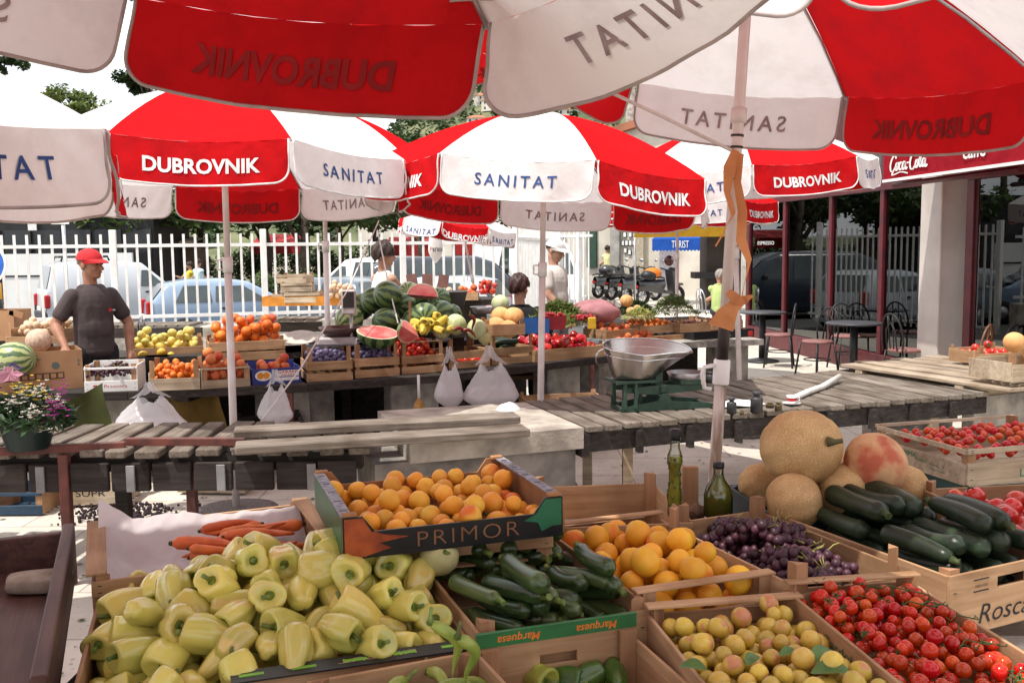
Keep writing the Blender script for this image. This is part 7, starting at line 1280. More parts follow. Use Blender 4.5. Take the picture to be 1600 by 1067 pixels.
# ================================================================== things on the front tables
IRON = mat('green_cast_iron', (.035, .075, .05), .5, (.02, .045, .03), 14, .15, 60)
o = G(972, 644, .722); ang = math.atan2(sv.y, sv.x)-.13; t = thing('balance_scale', 'green cast iron balance scale with a big steel scoop', 'scale', (o.x, o.y, .722), ang)
mb = MB(); mb.prism([(0, 0), (.60, 0), (.60, .03), (.33, .055), (.30, .105), (.26, .105), (.24, .06), (.04, .03), (0, .08)], .012, 0, Matrix.Translation((0, 0, 0))); mb.prism([(0, 0), (.60, 0), (.60, .03), (.33, .055), (.30, .105), (.26, .105), (.24, .06), (.04, .03), (0, .08)], .012, 0, Matrix.Translation((0, .2, 0)))
for x in (0.01, .3, .59): mb.box((x, .1, .012), (.03, .2, .02))
mb.box((.3, .1, .006), (.6, .19, .008)); mb.build('frame', IRON, t)
mb = MB(); mb.prism([(.02, .115), (.26, .095), (.58, .115), (.58, .145), (.28, .155), (.02, .145)], .014, 0, Matrix.Translation((0, .02, 0))); mb.prism([(.02, .115), (.26, .095), (.58, .115), (.58, .145), (.28, .155), (.02, .145)], .014, 0, Matrix.Translation((0, .18, 0))); mb.box((.28, .1, .13), (.05, .2, .05), 0, None, 0, .006); mb.build('beam', IRON, t)
mb = MB()
for x, y in ((.02, .0), (.09, .0), (.02, .2), (.09, .2), (.16, .1)): mb.box((x, y, .10), (.022, .022, .17), 0, None, 0, .003)
mb.box((.09, .1, .185), (.26, .24, .014)); mb.bar((.28, .1, .12), (.28, .1, .27), .03, .05); mb.prism([(.255, .15), (.30, .15), (.285, .27), (.24, .27)], .03, 0, Matrix.Translation((0, .12, 0))); mb.build('pillar', IRON, t)
mb = MB(); mb.box((.46, .1, .165), (.14, .2, .03), 0, None, 0, .004); mb.build('bridge', IRON, t)
SC = mat('polished_steel', (.46, .42, .40), .25, (.36, .32, .30), 5, metal=1.0)
def scoop(k):
    def f(u, v):
        a = -math.pi/2+2*math.pi*u; ca, sa = math.cos(a), math.sin(a)     # a=0 is the spout (+x)
        sp = max(0, ca)**1.2; th = (math.pi-abs(math.atan2(sa, ca)))/math.pi; H = (.195+.045*math.sin(th*3.1416)-.09*th**3.2) if sa >= 0 else (.195-.10*th**1.25); fl = v
        rx = (.14+.06*fl)*(1+.95*sp*fl**1.0); ry = (.105+.05*fl)*(1-.22*sp)
        return (.12+rx*ca*k, .10+ry*sa*k, .20+H*fl**1.05+.045*sp*fl)
    return f
mb = MB(); mb.grid(scoop(1), 64, 14); mb.add([(.12+.145*math.cos(a), .10+.095*math.sin(a), .20) for a in np.linspace(0, 6.283, 33)[:-1]], [tuple(range(32))[::-1]], 0); mb.build('scoop', SC, t)
f1 = scoop(1.0); mb = MB(); mb.tube([f1(i/64, 1) for i in range(64)], .0045, 6, closed=True); mb.tube([scoop(1.012)(i/64, .78) for i in range(64)], .003, 5, closed=True); mb.build('rolled_rim', mat('bright_steel', (.8, .8, .8), .15, metal=1), t)
mb = MB(); q = Vector(f1(.75, 1)); vs = []
for i in range(13): a = math.pi*i/12; c_ = (q.x-.055*math.sin(a), .10, q.z-.008-.06*(1-math.cos(a))); vs += [(c_[0], .085, c_[2]), (c_[0], .118, c_[2])]
mb.add(vs, [(2*i, 2*i+1, 2*i+3, 2*i+2) for i in range(12)], 0, None, True); mb.build('handle', SC, t)
mb = MB(); mb.lathe([(0, .0), (.10, 0), (.118, .035), (.122, .035), (.105, -.004)], 30, 0, Matrix.Translation((.47, .1, .185))); mb.build('weight_pan', mat('worn_steel', (.36, .33, .33), .4, (.25, .23, .23), 10, metal=.9), t)
def weight(label, pos, r, h, m, grp='scale weights on the bench'):
    t = thing('scale_weight', label, 'weight', tuple(pos), 0, grp); mb = MB(); mb.lathe([(0, 0), (r, 0), (r, h*.62), (r*.95, h*.68), (r*.5, h*.73), (r*.46, h*.8), (r*.7, h*.86), (r*.72, h*.97), (r*.6, h), (0, h)], 18); mb.build('body', m, t)
IRN = mat('dark_iron', (.03, .03, .033), .5, (.05, .05, .052), 20); BRS = mat('old_brass', (.14, .10, .05), .5, (.08, .06, .03), 12, metal=.6)
weight('large black iron weight beside the paper', G(1182, 643, .722), .038, .125, IRN); weight('smaller black iron weight right of the white pole', G(1143, 645, .722), .03, .095, IRN); weight('black weight standing in the round weight pan', D(1110, 598, 5.95), .025, .07, IRN); weight('small brass weight left of the cup saucer', G(1216, 641, .722), .022, .05, BRS); weight('low brass weight between the black weight and the saucer', G(1203, 637, .722), .026, .034, BRS); weight('tiny brass weight in front of the bench slats', G(1159, 648, .722), .014, .026, BRS)
mb = MB(); mb.grid(lambda u, v: ((u-.5)*.3, (v-.5)*.22, .006*math.sin(u*7+v*3)), 10, 8); tag(mb.build('paper_sheet', M_WHITE, None, G(1150, 630, .732), (0, 0, .3)), 'white paper sheet lying under the iron weights', 'paper')
t = thing('coffee_cup', 'white espresso cup with a red mark on its saucer', 'cup', tuple(G(1237, 632, .722))); mb = MB(); mb.lathe([(0, 0), (.03, 0), (.058, .012), (.06, .014), (.03, .006), (0, .006)], 24); mb.build('saucer', M_WHITE, t); mb = MB(); mb.lathe([(0, .008), (.02, .008), (.026, .02), (.034, .06), (.032, .06), (.024, .02), (0, .014)], 22); mb.lathe([(.0275, .024), (.0322, .046)], 22, 1); o = mb.build('cup_body', [M_WHITE, M_REDINK], t); mb = MB(); mb.tube([(.033, 0, .05), (.05, 0, .045), (.05, 0, .028), (.029, 0, .022)], .004, 6); mb.build('handle', M_WHITE, t)
mb = MB(); P = [G(1240, 622, .74), G(1262, 612, .745), G(1285, 604, .745), G(1312, 588, .765)]; mb.tube(P, .02, 12); tag(mb.build('paper_tube', mat('white_card_tube', (.72, .69, .66), .6, (.6, .56, .5), 20)), 'bent white cardboard tube lying on the slatted bench', 'tube')
mb = MB(); mb.ball((0, 0, 0), (.07, .06, .04), 0, 14, 10, fn=warp(.3, 6, 1)); tag(mb.build('crumpled_paper', M_WHITE, None, D(795, 640, 6.0)), 'crumpled white paper on the concrete counter', 'paper')
# hanging bags
M_FILM = cloth('white_film', (.80, .78, .80), .5, (.70, .68, .70)) 
m = bpy.data.materials.new('thin_white_film'); m.use_nodes = True; n = m.node_tree; n.nodes.clear(); o_ = n.nodes.new('ShaderNodeOutputMaterial'); a_ = n.nodes.new('ShaderNodeBsdfTransparent'); g_ = n.nodes.new('ShaderNodeBsdfDiffuse'); t_ = n.nodes.new('ShaderNodeBsdfTranslucent'); s_ = n.nodes.new('ShaderNodeBsdfGlossy'); s_.inputs['Roughness'].default_value = .25
for nd in (g_, t_): nd.inputs['Color'].default_value = (.82, .80, .82, 1)
x1, x2, x3 = [n.nodes.new('ShaderNodeMixShader') for _ in range(3)]; n.links.new(g_.outputs[0], x1.inputs[1]); n.links.new(t_.outputs[0], x1.inputs[2]); x1.inputs[0].default_value = .5; n.links.new(x1.outputs[0], x2.inputs[1]); n.links.new(s_.outputs[0], x2.inputs[2]); x2.inputs[0].default_value = .08; n.links.new(a_.outputs[0], x3.inputs[1]); n.links.new(x2.outputs[0], x3.inputs[2]); x3.inputs[0].default_value = .5; n.links.new(x3.outputs[0], o_.inputs[0]); M_BAG = m
def bag(label, px0, px1, pyt, pyb, d, pxt, full=.45, seed=0):
    k = d/1500; W_ = 1.28*(px1-px0)*k; H = (pyb-pyt)*k; tx = (pxt-(px0+px1)/2)*k; c = D((px0+px1)/2, pyb, d); t = thing('plastic_bag', label, 'bag', tuple(c), 0, 'white plastic bags hanging from the middle stall')
    def cr_(a, v): return .07*math.sin(3*a+seed+v*5)+.035*abs(math.sin(6*a-v*11+seed))+.03*abs(math.sin(11*a+v*17))+.02*abs(math.sin(17*a-v*29+seed*2))
    def f(u, v, top=.66):
        a = u*6.283; w = W_*.42*math.sin(min(1, v*3.0+.10)*math.pi/2)**.7*(1-.66*max(0, (v-.30)/.70)**1.15); w *= 1+.10*max(0, math.cos(a)*math.cos(seed))
        return (w*math.cos(a)*(1+cr_(a, v))+tx*.6*max(0, (v-.2)/.8), w*.55*math.sin(a)*(1+1.3*cr_(a+1, v)), H*top*v*(1+.10*math.cos(2*a)*v)+.012*math.sin(5*a+v*9)*v)
    mb = MB(); mb.grid(f, 72, 30); mb.build('film', M_BAG, t)
    mb = MB(); mb.grid(lambda u, v: (lambda p: (p[0]*.9, p[1]*.9, p[2]*.98+.004))(f(u, v*full)), 40, 12); mb.build('contents', cloth('bag_contents', (.72, .69, .70), .4), t)
    for s in (-1, 1):
        b0 = Vector(f(.0 if s > 0 else .5, 1)); e0 = Vector((tx+s*.012, .0, H)); wv = W_*.2
        mb = MB(); mb.grid(lambda u, v: (b0.x*(1-v)+e0.x*v+(u-.5)*wv*(1-.75*v)*1.2-s*.10*W_*math.sin(v*3.14)*.5, b0.y*(1-v)+.012*math.sin(u*7+v*5), b0.z*(1-v)+e0.z*v-.03*(1-v)*(u-.5)*s+.004*math.sin(u*19)), 8, 12); mb.build('handle', M_BAG, t)
bag('white bag hanging below the small apricots and resting behind the slats', 188, 282, 595, 676, 6.3, 238, .4, 1); bag('narrow white bag hanging below the blue carton', 408, 456, 575, 664, 6.5, 433, .35, 2); bag('narrow white bag hanging from the nearly empty crate', 685, 724, 540, 636, 7.0, 703, .6, 3); bag('wide white bag hanging from the nearly empty crate', 733, 808, 538, 638, 7.0, 765, .55, 4)
p = D(680, 400, 12.4); t = thing('printed_bag', 'white bag with red and black lettering hung on the fence', 'bag', tuple(D(681, 411, 13.9)), .14); mb = MB(); mb.grid(lambda u, v: (.13*math.cos(u*6.283)*math.sin(min(1, v*1.7+.05)*1.571)*(1-.35*v), .05*math.sin(u*6.283)*math.sin(min(1, v*1.7+.05)*1.571), .40*v), 24, 14); mb.build('film', M_WHITE, t); mb = MB(); mb.text('P', .09, Matrix.Translation((-.07, -.056, .17)) @ Matrix.Rotation(math.pi/2, 4, 'X'), 1); mb.text('EПO', .07, Matrix.Translation((.02, -.056, .165)) @ Matrix.Rotation(math.pi/2, 4, 'X'), 0, bold=.02, fit=.13); mb.build('lettering', [M_INK, M_REDINK], t)
# flower bucket
t = thing('flower_bucket', 'dark teal bucket of mixed cut flowers at the left end of the slatted table', 'flowers', tuple(G(45, 700, .74))); mb = MB(); mb.lathe([(0, 0), (.10, 0), (.15, .17), (.155, .17), (.145, .165), (0, .15)], 22); mb.build('bucket', mat('dark_teal_plastic', (.01, .03, .03), .4), t)
rg = random.Random(12); heads = {'white_blossom': ((.72, .68, .62), 170, .011), 'purple_blossom': ((.09, .04, .20), 120, .012), 'yellow_blossom': ((.60, .46, .06), 45, .010), 'magenta_blossom': ((.32, .04, .22), 50, .012)}
for nm, (c_, n_, r_) in heads.items():
    mb = MB(); cs = [Vector(v) for v in {'white_blossom': ((.10, -.08, .30), (.02, -.12, .27), (.17, -.05, .24), (.10, -.14, .20), (.13, -.12, .14)), 'purple_blossom': ((-.12, -.05, .36), (-.17, -.1, .28), (-.06, -.02, .42), (-.13, -.14, .33)), 'yellow_blossom': ((.07, -.1, .34), (.12, -.10, .29), (.01, -.12, .31)), 'magenta_blossom': ((.20, -.08, .25), (.18, -.02, .30), (.21, -.12, .20))}[nm]]
    for i in range(n_):
        q = rg.choice(cs)+Vector((rg.gauss(0, .028), rg.gauss(0, .028), rg.gauss(0, .024)))
        for k in range(5): a = k*1.2566+rg.random(); mb.add([q, q+Vector((r_*math.cos(a), r_*math.sin(a), .004)), q+Vector((r_*1.1*math.cos(a+.6), r_*1.1*math.sin(a+.6), .006)), q+Vector((r_*math.cos(a+1.1), r_*math.sin(a+1.1), .003))], [(0, 1, 2, 3)])
    mb.build(nm, cloth(nm, c_, .25), t)
mb = MB(); q = Vector((-.02, -.1, .40))
for k in range(6): a = k*1.047; e = Vector((math.cos(a)*.075, -.03-.03*math.sin(a*2), math.sin(a)*.05)); s_ = Vector((-math.sin(a)*.02, .01, math.cos(a)*.02)); mb.add([q, q+e*.5+s_, q+e+Vector((0, .02, 0)), q+e*.5-s_], [(0, 1, 2, 3)])
mb.build('lily', cloth('pink_lily', (.55, .28, .36), .3), t)
mb = MB()
for i in range(330):
    a = rg.uniform(0, 6.28); r = .23*math.sqrt(rg.random()); q = Vector((r*math.cos(a)+.02, r*math.sin(a)*.8-.02, .12+rg.random()*.20*(1.3-r/.23))); e = Euler((rg.uniform(-1, 1), rg.uniform(-1, 1), rg.uniform(0, 6.28))).to_matrix(); l = rg.uniform(.03, .06); mb.add([q+e @ Vector(v) for v in ((-l, 0, 0), (-l*.2, -l*.36, l*.1), (l, 0, -.1*l), (-l*.2, l*.36, l*.1))], [(0, 1, 2, 3)])
mb.build('leaves', leafmat('bouquet_leaf', (.05, .10, .04), (.02, .045, .02)), t)
# odds and ends under and behind the tables
crate('pale crate with dark print lying under the slatted table', None, .17, .15, box=(D(160, 776, 6.6), .05, .42, .3), front=((0, 1),), post=0, wm=[W_LIGHT, W_LIGHT, W_POST], group='discarded crates under the tables', print_=('front_board', 0, [('SUPR', .06, -.02, .06, 1, .2, 0, 0)]))
crate('dark blue printed crate under the left end of the slatted table', None, .17, .16, box=(D(45, 800, 6.4), .0, .34, .3), front=((0, .4), (.8, .95)), post=0, wm=[mat('dark_blue_card', (.02, .05, .09), .5), W_PINEY, W_POST], group='discarded crates under the tables')
crate('discarded crate with blue lining under the slatted table near the pole base', None, .16, .14, box=(D(345, 772, 6.9), -.1, .5, .32), front=((0, .4),), post=.0, wm=[W_LIGHT, W_LIGHT, W_POST], group='discarded crates under the tables')
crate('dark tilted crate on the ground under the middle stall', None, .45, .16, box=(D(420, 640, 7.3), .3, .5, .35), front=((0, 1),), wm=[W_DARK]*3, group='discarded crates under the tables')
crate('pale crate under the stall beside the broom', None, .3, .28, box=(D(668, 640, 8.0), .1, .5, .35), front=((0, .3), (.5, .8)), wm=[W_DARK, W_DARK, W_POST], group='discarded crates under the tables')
crate('brown crate in the shadow under the red peppers', None, .45, .3, box=(D(880, 620, 8.2), .2, .7, .4), front=((0, .4), (.55, .9)), wm=[W_PINE]*3, group='discarded crates under the tables')
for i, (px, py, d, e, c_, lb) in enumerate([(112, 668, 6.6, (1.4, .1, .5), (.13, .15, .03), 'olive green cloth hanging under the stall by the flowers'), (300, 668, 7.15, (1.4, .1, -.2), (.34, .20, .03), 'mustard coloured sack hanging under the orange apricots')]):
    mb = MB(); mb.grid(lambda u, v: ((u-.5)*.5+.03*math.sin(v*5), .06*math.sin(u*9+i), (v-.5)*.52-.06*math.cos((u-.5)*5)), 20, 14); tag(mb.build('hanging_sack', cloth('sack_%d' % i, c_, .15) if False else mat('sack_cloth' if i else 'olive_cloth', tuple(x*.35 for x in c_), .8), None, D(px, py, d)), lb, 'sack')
t = thing('broom', 'small straw broom standing under the stall', 'broom', tuple(D(655, 640, 7.3)-Vector((0, 0, .05)))); mb = MB(); mb.lathe([(.01, .14), (.035, .1), (.07, -.06), (0, -.06)], 14); mb.build('bristles', mat('straw', (.48, .28, .09), .9, (.32, .17, .05), 40, .6, 60), t); mb = MB(); mb.tube([(0, 0, .13), (0, 0, .32)], .011, 8); mb.build('handle', M_WHITE, t)
rg = random.Random(31)
mb = MB()
for i in range(420):
    p = D(rg.gauss(190, 45), rg.gauss(800, 7), rg.uniform(6.0, 6.5)); mb.ball((p.x, p.y, .01+.015*rg.random()), rg.uniform(.008, .014), 0, 6, 5)
stuff(mb.build('spilled_grapes', mat('dirty_grapes', (.03, .015, .02), .7)), 'dark spilled grapes on the ground under the slatted table')
mb = MB()
for i in range(1300):
    p = Vector((rg.uniform(-4, 5), rg.uniform(3.2, 11), .004)); s = rg.uniform(.006, .03); a = rg.uniform(0, 6.28); mb.add([(p.x+s*math.cos(a+k*1.5)*rg.uniform(.5, 1), p.y+s*math.sin(a+k*1.5)*rg.uniform(.5, 1), .005+rg.uniform(0, .006)) for k in range(4)], [(0, 1, 2, 3)], rg.randrange(3))
stuff(mb.build('litter', [mat('litter_brown', (.13, .09, .05), .9), mat('litter_green', (.07, .09, .03), .9), mat('litter_pale', (.5, .46, .4), .9)]), 'scraps of leaves and paper on the paving')
# far right
cr = crate('pale crate on the plank table at the right edge', None, .94, .13, box=(D(1590, 578, 6.6), .35, .5, .35), front=((0, .9),), post=.05, wm=[W_LIGHT, W_LIGHT, W_POST], group='crates at the right edge'); bl('pale_melon', 'pale melon in the crate at the right edge', 1585, 535, 6.75, .075, F_PUM, 10, .03)
tm4 = Pool([tomato('tomato', .033, F_TOM, 19, .85, .03)]); cr = crate('crate of tomatoes behind the pale crate at the right edge', None, .90, .1, box=(D(1540, 572, 7.6), .35, .45, .3), front=((0, .8),), post=.03, group='crates at the right edge'); heap(tm4, cr[1], pack(14, .4, .26, .033, .03, 93, 6), 'tomato in the crate behind the pale one at the right edge', 'tomatoes at the right edge table')
# ================================================================== PEOPLE
def solid(blobs, voxel, name, m, parent, smooth=3, loc=(0, 0, 0)):
    """blobs: ('b', centre, radii[, rot]) or ('c', [points], [radii]) -> one continuous remeshed skin"""
    mb = MB()
    for q in blobs:
        if q[0] == 'b':
            M = Matrix.Translation(q[1]) @ (q[3] if len(q) > 3 else Matrix.Identity(4)); mb.ball((0, 0, 0), q[2], 0, 16, 12, M)
        else:
            P = [Vector(p) for p in q[1]]; r = q[2]; pts = []; rs = []
            for i in range(len(P)-1):
                n = max(2, int((P[i+1]-P[i]).length/.03))
                for k in range(n): u = k/n; pts.append(P[i].lerp(P[i+1], u)); rs.append(r[i]*(1-u)+r[i+1]*u)
            pts.append(P[-1]); rs.append(r[-1]); mb.tube(pts, rs, 12); mb.ball(tuple(P[0]), r[0], 0, 12, 8); mb.ball(tuple(P[-1]), r[-1], 0, 12, 8)
    tmp = mb.build('tmp', m); md = tmp.modifiers.new('r', 'REMESH'); md.mode = 'VOXEL'; md.voxel_size = voxel; md.use_smooth_shade = True
    sm = tmp.modifiers.new('s', 'SMOOTH'); sm.iterations = smooth; sm.factor = .5
    bpy.context.view_layer.update(); me = bpy.data.meshes.new_from_object(tmp.evaluated_get(bpy.context.evaluated_depsgraph_get())); bpy.data.objects.remove(tmp)
    me.name = name; me.materials.clear(); me.materials.append(m); me.polygons.foreach_set('use_smooth', [True]*len(me.polygons)); o = bpy.data.objects.new(name, me); COL.objects.link(o); o.parent = parent; o.location = loc; return o
def rotz(v, a): c, s = math.cos(a), math.sin(a); return Vector((v[0]*c-v[1]*s, v[0]*s+v[1]*c, v[2]))
def person(label, pos, H, ty, hy, arms, shirt, trousers, skin, hair=None, hat=None, sleeve=.5, seated=False, vox=.009, bulk=1., hpitch=0, lean=0, logo=None, group=None, hairm=None, collar=True, raise_=0.):
    t = thing('person', label, 'person', pos, 0, group); s = H/1.75; dz = (-.42*s if seated else 0)+raise_
    def T(v): q = rotz((v[0]*s, v[1]*s+lean*max(0, v[2]-.95)*s, v[2]*s+dz), ty); return q
    RT = Matrix.Rotation(ty, 4, 'Z'); B = []; sh = []; tr = []
    tor = [((0, .0, 1.30), (.165*bulk, .108*bulk, .17)), ((0, -.012, 1.12), (.150*bulk, .112*bulk, .16)), ((0, .0, .97), (.158*bulk, .115*bulk, .13)), ((0, .012, 1.395), (.118, .080, .072))]
    for c, r in tor: r = tuple(x*s for x in r); B.append(('b', T(c), r, RT)); sh.append(('b', T(c), (r[0]+.014, r[1]+.016, r[2]+.012), RT))
    sh.append(('c', [T((-.075, .012, 1.432)), T((.075, .012, 1.432))], [.045*s, .045*s]))
    sh.append(('c', [T((0, -.002, 1.30)), T((0, -.004, .98))], [.128*s*bulk, .128*s*bulk])); sh.append(('c', [T((.045, 0, 1.30)), T((.045, 0, .95))], [.118*s*bulk, .116*s*bulk])); sh.append(('c', [T((-.045, 0, 1.30)), T((-.045, 0, .95))], [.118*s*bulk, .116*s*bulk])); sh.append(('b', T((0, -.005, .94)), (.172*s*bulk, .130*s*bulk, .085*s), RT))
    neck = T((0, .02, 1.46)); hc = T((0, 0, 1.63)); hc = hc+Vector((0, 0, 0)); ny = hy
    def Hd(v): q = Vector(v)*s; q = Matrix.Rotation(hpitch, 3, 'X') @ q; return hc+rotz(q, ny)
    RH = Matrix.Rotation(ny, 4, 'Z') @ Matrix.Rotation(hpitch, 4, 'X')
    B.append(('c', [neck-Vector((0, 0, .05)), neck+Vector((0, 0, .02)), Hd((0, .018, -.06))], [.062*s, .054*s, .052*s]))
    for c, r in (((0, .016, .035), (.074, .093, .083)), ((0, -.03, -.02), (.060, .062, .088)), ((0, -.048, -.082), (.040, .042, .030)), ((0, -.076, .026), (.048, .018, .012)), ((.03, -.062, -.025), (.026, .026, .022)), ((-.03, -.062, -.025), (.026, .026, .022)), ((0, -.083, -.055), (.026, .014, .012)), ((.076, .012, -.012), (.010, .022, .033)), ((-.076, .012, -.012), (.010, .022, .033))): B.append(('b', Hd(c), tuple(x*s for x in r), RH))
    B.append(('c', [Hd((0, -.086, .014)), Hd((0, -.112, -.028))], [.009*s, .0155*s])); B.append(('b', Hd((0, -.098, -.032)), (.017*s, .014*s, .010*s), RH))
    for sx in (-1, 1):
        el, ha = arms[0 if sx < 0 else 1]; sp = T((sx*.160*bulk**.5, .012, 1.380)); el = Vector(el)*s; ha = Vector(ha)*s
        B.append(('c', [sp, sp.lerp(el, .5), el], [.058*s, .050*s, .042*s])); B.append(('c', [el, el.lerp(ha, .3), ha], [.042*s, .043*s, .028*s]))
        d = (ha-el).normalized(); side = d.cross(Vector((0, 0, 1))).normalized() if abs(d.z) < .95 else Vector((1, 0, 0)); up_ = side.cross(d)
        pc_ = ha+d*.045*s; B.append(('c', [ha, pc_+d*.02], [.026*s, .030*s]))
        for k, (o_, L_) in enumerate(((-.027, .062), (-.009, .072), (.009, .068), (.027, .052))): b0 = pc_+side*o_*s+d*.025*s; b1 = b0+d*L_*.55*s-up_*.010*s; b2 = b1+d*L_*.40*s-up_*.026*s; B.append(('c', [b0, b1, b2], [.0095*s, .0088*s, .0075*s]))
        b0 = ha+d*.02*s-side*.026*s*sx; B.append(('c', [b0, b0+d*.03*s-side*.022*s*sx-up_*.008, b0+d*.058*s-side*.024*s*sx-up_*.02], [.012*s, .010*s, .008*s]))
        if sleeve: e2 = sp.lerp(el, sleeve*1.15); sh.append(('c', [sp, e2], [.069*s*bulk**.5, (.066 if sleeve > .3 else .062)*s])); 
        if sleeve > .6: sh.append(('c', [el, ha.lerp(el, .1)], [.055*s, .042*s]))
    for sx in (-1, 1):
        hp = T((sx*.092, 0, .93))
        if seated: kn = T((sx*.13, -.43, .90)); an = T((sx*.13, -.40, .48)); 
        else: kn = T((sx*.10, -.012, .50)); an = T((sx*.105, .015, .09))
        ft = an+rotz((0, -.13*s, -.05*s), ty)
        B.append(('c', [hp, kn, an], [.085*s, .056*s, .040*s])); B.append(('c', [an-Vector((0, 0, .045*s)), ft], [.04*s, .032*s])); tr.append(('c', [hp, kn, an+(kn-an)*.12], [.104*s*bulk, .076*s, .064*s]))
    tr.append(('b', T((0, 0, .94)), (.168*s*bulk, .125*s*bulk, .125*s), RT))
    solid(B, vox, 'body', skin, t)
    solid(sh, vox, 'shirt', shirt, t, 4); solid(tr, vox, 'trousers', trousers, t, 4)
    for sx in (-1, 1):
        mb = MB(); mb.ball((0, 0, 0), (.0125*s, .007*s, .0065*s), 0, 10, 7, Matrix.Translation(Hd((sx*.031, -.0845, .008))) @ RH); mb.build('eye', mat('dark_eye', (.02, .014, .012), .2), t)
        mb = MB(); mb.ball((0, 0, 0), (.022*s, .008*s, .0045*s), 0, 10, 6, Matrix.Translation(Hd((sx*.032, -.087, .031))) @ RH); mb.build('eyebrow', hairm or mat('dark_hair', (.018, .013, .011), .6), t)
    mb = MB(); mb.ball((0, 0, 0), (.024*s, .006*s, .0055*s), 0, 10, 6, Matrix.Translation(Hd((0, -.0965, -.056))) @ RH); mb.build('lips', mat('lips', (.28, .10, .08), .5), t)
    if hair:
        vol, low, m = hair; rg = random.Random(4)
        def f(u, v):
            a = u*6.283; ph = v*(1.571+low(a)); w = 1+.05*math.sin(7*a+v*9)+.05*math.sin(13*a-11*v)+.03*math.sin(29*a+23*v); return Hd((.082*vol*w*math.cos(a)*math.sin(ph), .016+.100*vol*w*math.sin(a)*math.sin(ph), .030+.100*vol*w*math.cos(ph)))
        mb = MB(); mb.grid(f, 48, 22); mb.build('hair', m, t)
    if hat:
        m, trim = hat
        def f(u, v): a = u*6.283; ph = v*1.50; return Hd((.086*math.cos(a)*math.sin(ph), .010+.108*math.sin(a)*math.sin(ph), .032+.098*math.cos(ph)**.85))
        mb = MB(); mb.grid(f, 36, 14); mb.tube([f(i/36, 1) for i in range(36)], .004*s, 5, closed=True); mb.ball(tuple(Hd((0, .01, .131))), .006, 0, 8, 6)
        for k in range(6): mb.tube([Vector(f(k/6+.02, v))*1.0 for v in np.linspace(.05, 1, 8)], .0014*s, 4)
        o = mb.build('cap', m, t)
        def vz(u, v): a = math.pi+math.pi*u; r0 = .088; return Hd((r0*math.cos(a)*(1-.1*v), .012+.105*math.sin(a)-.078*v*abs(math.sin(a))**.7, .038-.010*v-.016*v*v+.012*abs(math.sin(a))))
        mb = MB(); mb.grid(vz, 20, 6); mb.grid(lambda u, v: vz(u, v)-Vector((0, 0, .004)), 20, 6); mb.build('visor', m, o)
        if trim: mb = MB(); mb.tube([Hd((.055, -.075, .055)), Hd((.06, -.03, .10)), Hd((.055, .03, .12))], .0018, 5); mb.build('piping', trim, o)
    if logo: mb = MB(); c = T((.085, -.135, 1.27)); n_ = RT @ Matrix.Rotation(math.pi/2, 4, 'X'); mb.add([(-.02, -.013, 0), (.008, -.013, 0), (.008, .013, 0), (-.02, .013, 0)], [(0, 1, 2, 3)], 0, Matrix.Translation(c) @ n_); mb.add([(.012, -.008, 0), (.036, -.008, 0), (.036, .004, 0), (.012, .004, 0)], [(0, 1, 2, 3)], 1, Matrix.Translation(c) @ n_); mb.build('chest_logo', [M_REDINK, mat('pale_print', (.5, .48, .5), .8)], t)
    if collar: mb = MB(); c = T((0, .004, 1.452)); mb.tube([(c.x+.072*s*math.cos(a), c.y+.072*s*math.sin(a), c.z+.022*math.sin(a-ty)-.004) for a in np.linspace(0, 6.283, 22)[:-1]], .010*s, 7, closed=True); mb.build('collar', shirt, t)
    return t
SK_TAN = mat('tanned_skin', (.34, .17, .105), .55, (.28, .12, .07), 18, .1, 90, sss=.1); SK = mat('skin', (.42, .24, .16), .55, (.36, .18, .12), 18, sss=.1)
def shirtm(n, c, b=.4): return mat(n, c, .9, tuple(x*.75 for x in c), 7, .9, 11, stretch=(1, 1, .6))
HAIRD = mat('dark_brown_hair', (.022, .014, .011), .5, (.045, .026, .018), 60, .5, 120); HAIRR = mat('reddish_dark_hair', (.05, .014, .010), .45, (.02, .008, .007), 40, .5, 100); HAIRG = mat('grey_stubble', (.25, .19, .15), .8)
p = D(146, 500, 7.75); person('man in a red cap and dark grey t-shirt leaning on the crates at the left', (p.x, p.y, 0), 1.76, R_(48), R_(74), (((-.235, -.16, 1.165), (-.10, -.30, 1.00)), ((.20, .20, 1.15), (.24, .10, .93))), shirtm('charcoal_shirt', (.070, .052, .054)), shirtm('black_trousers', (.02, .02, .024)), SK_TAN, hat=(mat('red_cap_cloth', (.50, .02, .025), .8, (.42, .015, .02), 12, .2, 60), M_WHITE), hair=(.94, lambda a: .35*max(0, math.sin(a)), HAIRG), logo=True, hpitch=.04, vox=.0075, hairm=HAIRG, sleeve=.55, bulk=.95)
p = D(603, 500, 10.3); person('woman with short dark hair in a white sleeveless top behind the watermelons', (p.x, p.y, 0), 1.79, R_(128), R_(108), (((.22, .16, 1.14), (.32, .34, .98)), ((.24, -.06, 1.13), (.40, -.02, 1.02))), shirtm('white_top', (.72, .70, .66)), shirtm('grey_skirt', (.12, .11, .12)), SK, hair=(1.22, lambda a: .25+.62*max(0, math.sin(a+.1)), HAIRD), sleeve=0, collar=False)
p = D(822, 500, 9.5); person('woman with dark reddish hair in a black top sitting with her back turned', (p.x-.06, p.y, .0), 1.74, R_(178), R_(150), (((.28, .16, .80), (.2, .36, .70)), ((-.28, .16, .80), (-.2, .36, .70))), shirtm('black_top', (.012, .012, .013)), shirtm('black_trousers', (.02, .02, .024)), SK, hair=(1.22, lambda a: .1+.55*max(0, math.sin(a+.2))**.5, HAIRR), seated=True, bulk=1.25, sleeve=.95, raise_=.13)
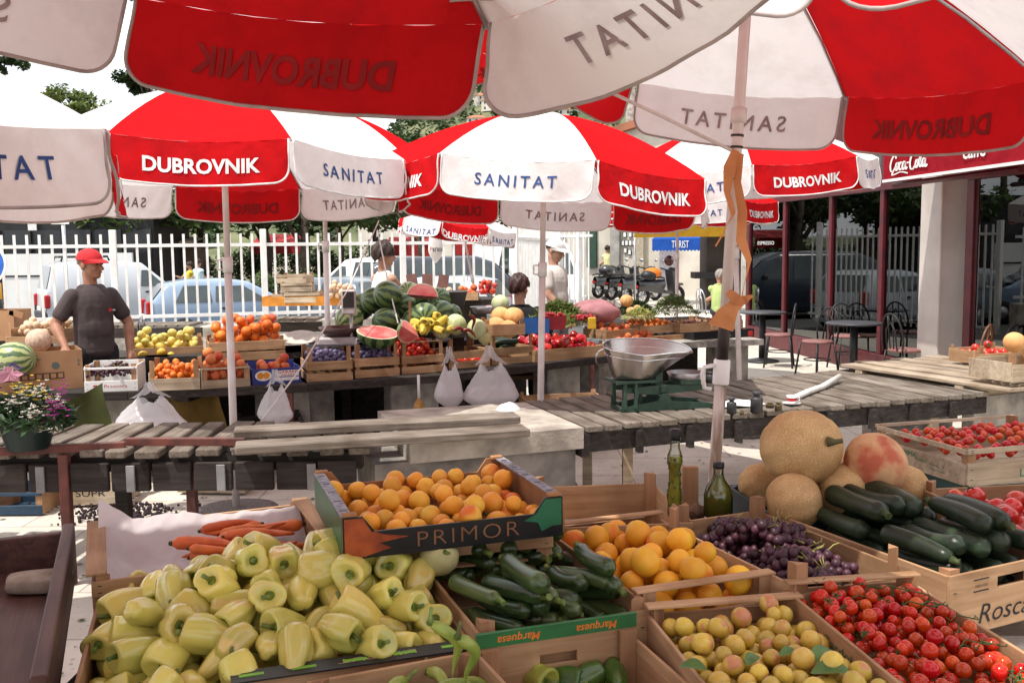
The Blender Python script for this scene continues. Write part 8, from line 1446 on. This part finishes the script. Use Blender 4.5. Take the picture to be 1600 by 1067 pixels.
t = thing('stool', 'low wooden stool under the seated woman in black', 'stool', (p.x, p.y, 0)); mb = MB(); mb.box((0, 0, .47), (.34, .34, .04)); mb.build('seat', W_PINE, t)
for a in (-.14, .14):
    for b in (-.14, .14): mb = MB(); mb.box((a, b, .225), (.035, .035, .45)); mb.build('leg', W_POST, t)
p = D(868, 470, 10.9); person('man in a white cap and pale t-shirt reaching down to the green beans', (p.x, p.y, 0), 1.82, R_(58), R_(62), (((-.08, -.20, 1.16), (.10, -.26, .93)), ((.10, .20, 1.15), (.14, .18, .90))), shirtm('pale_beige_shirt', (.60, .55, .50)), shirtm('grey_checked_trousers', (.22, .21, .22)), SK, hat=(mat('white_cap_cloth', (.78, .77, .75), .85), None), hair=(.93, lambda a: .4*max(0, math.sin(a)), HAIRD), hpitch=.28, sleeve=.5)
p = D(311, 440, 29.5); person('person in a pale blue shirt walking beyond the parked blue hatchback', (p.x, p.y, -.25), 1.72, R_(150), R_(150), (((-.26, .02, 1.12), (-.24, -.05, .9)), ((.26, .02, 1.12), (.24, -.05, .9))), shirtm('pale_blue_shirt', (.50, .66, .72)), shirtm('dark_trousers', (.05, .05, .07)), SK, hair=(1.06, lambda a: .3+.3*max(0, math.sin(a)), HAIRD), vox=.018)
p = D(297, 440, 30.5); person('person in a yellow top and black shorts beyond the parked blue hatchback', (p.x, p.y, -.25), 1.62, R_(-60), R_(-60), (((-.27, -.1, 1.2), (-.42, -.2, 1.28)), ((.26, .02, 1.12), (.24, -.05, .9))), shirtm('yellow_top', (.62, .48, .05)), shirtm('black_shorts', (.02, .02, .02)), SK, hair=(1.08, lambda a: .4+.4*max(0, math.sin(a)), HAIRD), vox=.018)
p = D(950, 440, 33); person('person in a pale yellow shirt standing behind the scooters', (p.x, p.y, 0), 1.74, R_(170), R_(120), (((-.26, .02, 1.12), (-.24, .1, .95)), ((.26, .02, 1.12), (.24, .1, .95))), shirtm('pale_yellow_shirt', (.70, .68, .36)), shirtm('dark_trousers', (.05, .05, .07)), SK, hair=(1.05, lambda a: .35+.3*max(0, math.sin(a)), HAIRD), vox=.018)
p = D(1124, 480, 18.2); person('person in a lime green top sitting beside the white post', (p.x, p.y, 0), 1.66, R_(160), R_(200), (((-.24, .1, .72), (-.18, .3, .66)), ((.24, .1, .72), (.18, .3, .66))), shirtm('lime_top', (.46, .58, .22)), shirtm('dark_trousers', (.05, .05, .07)), SK, hair=(1.1, lambda a: .45, mat('greying_hair', (.32, .28, .25), .7)), seated=True, vox=.014)
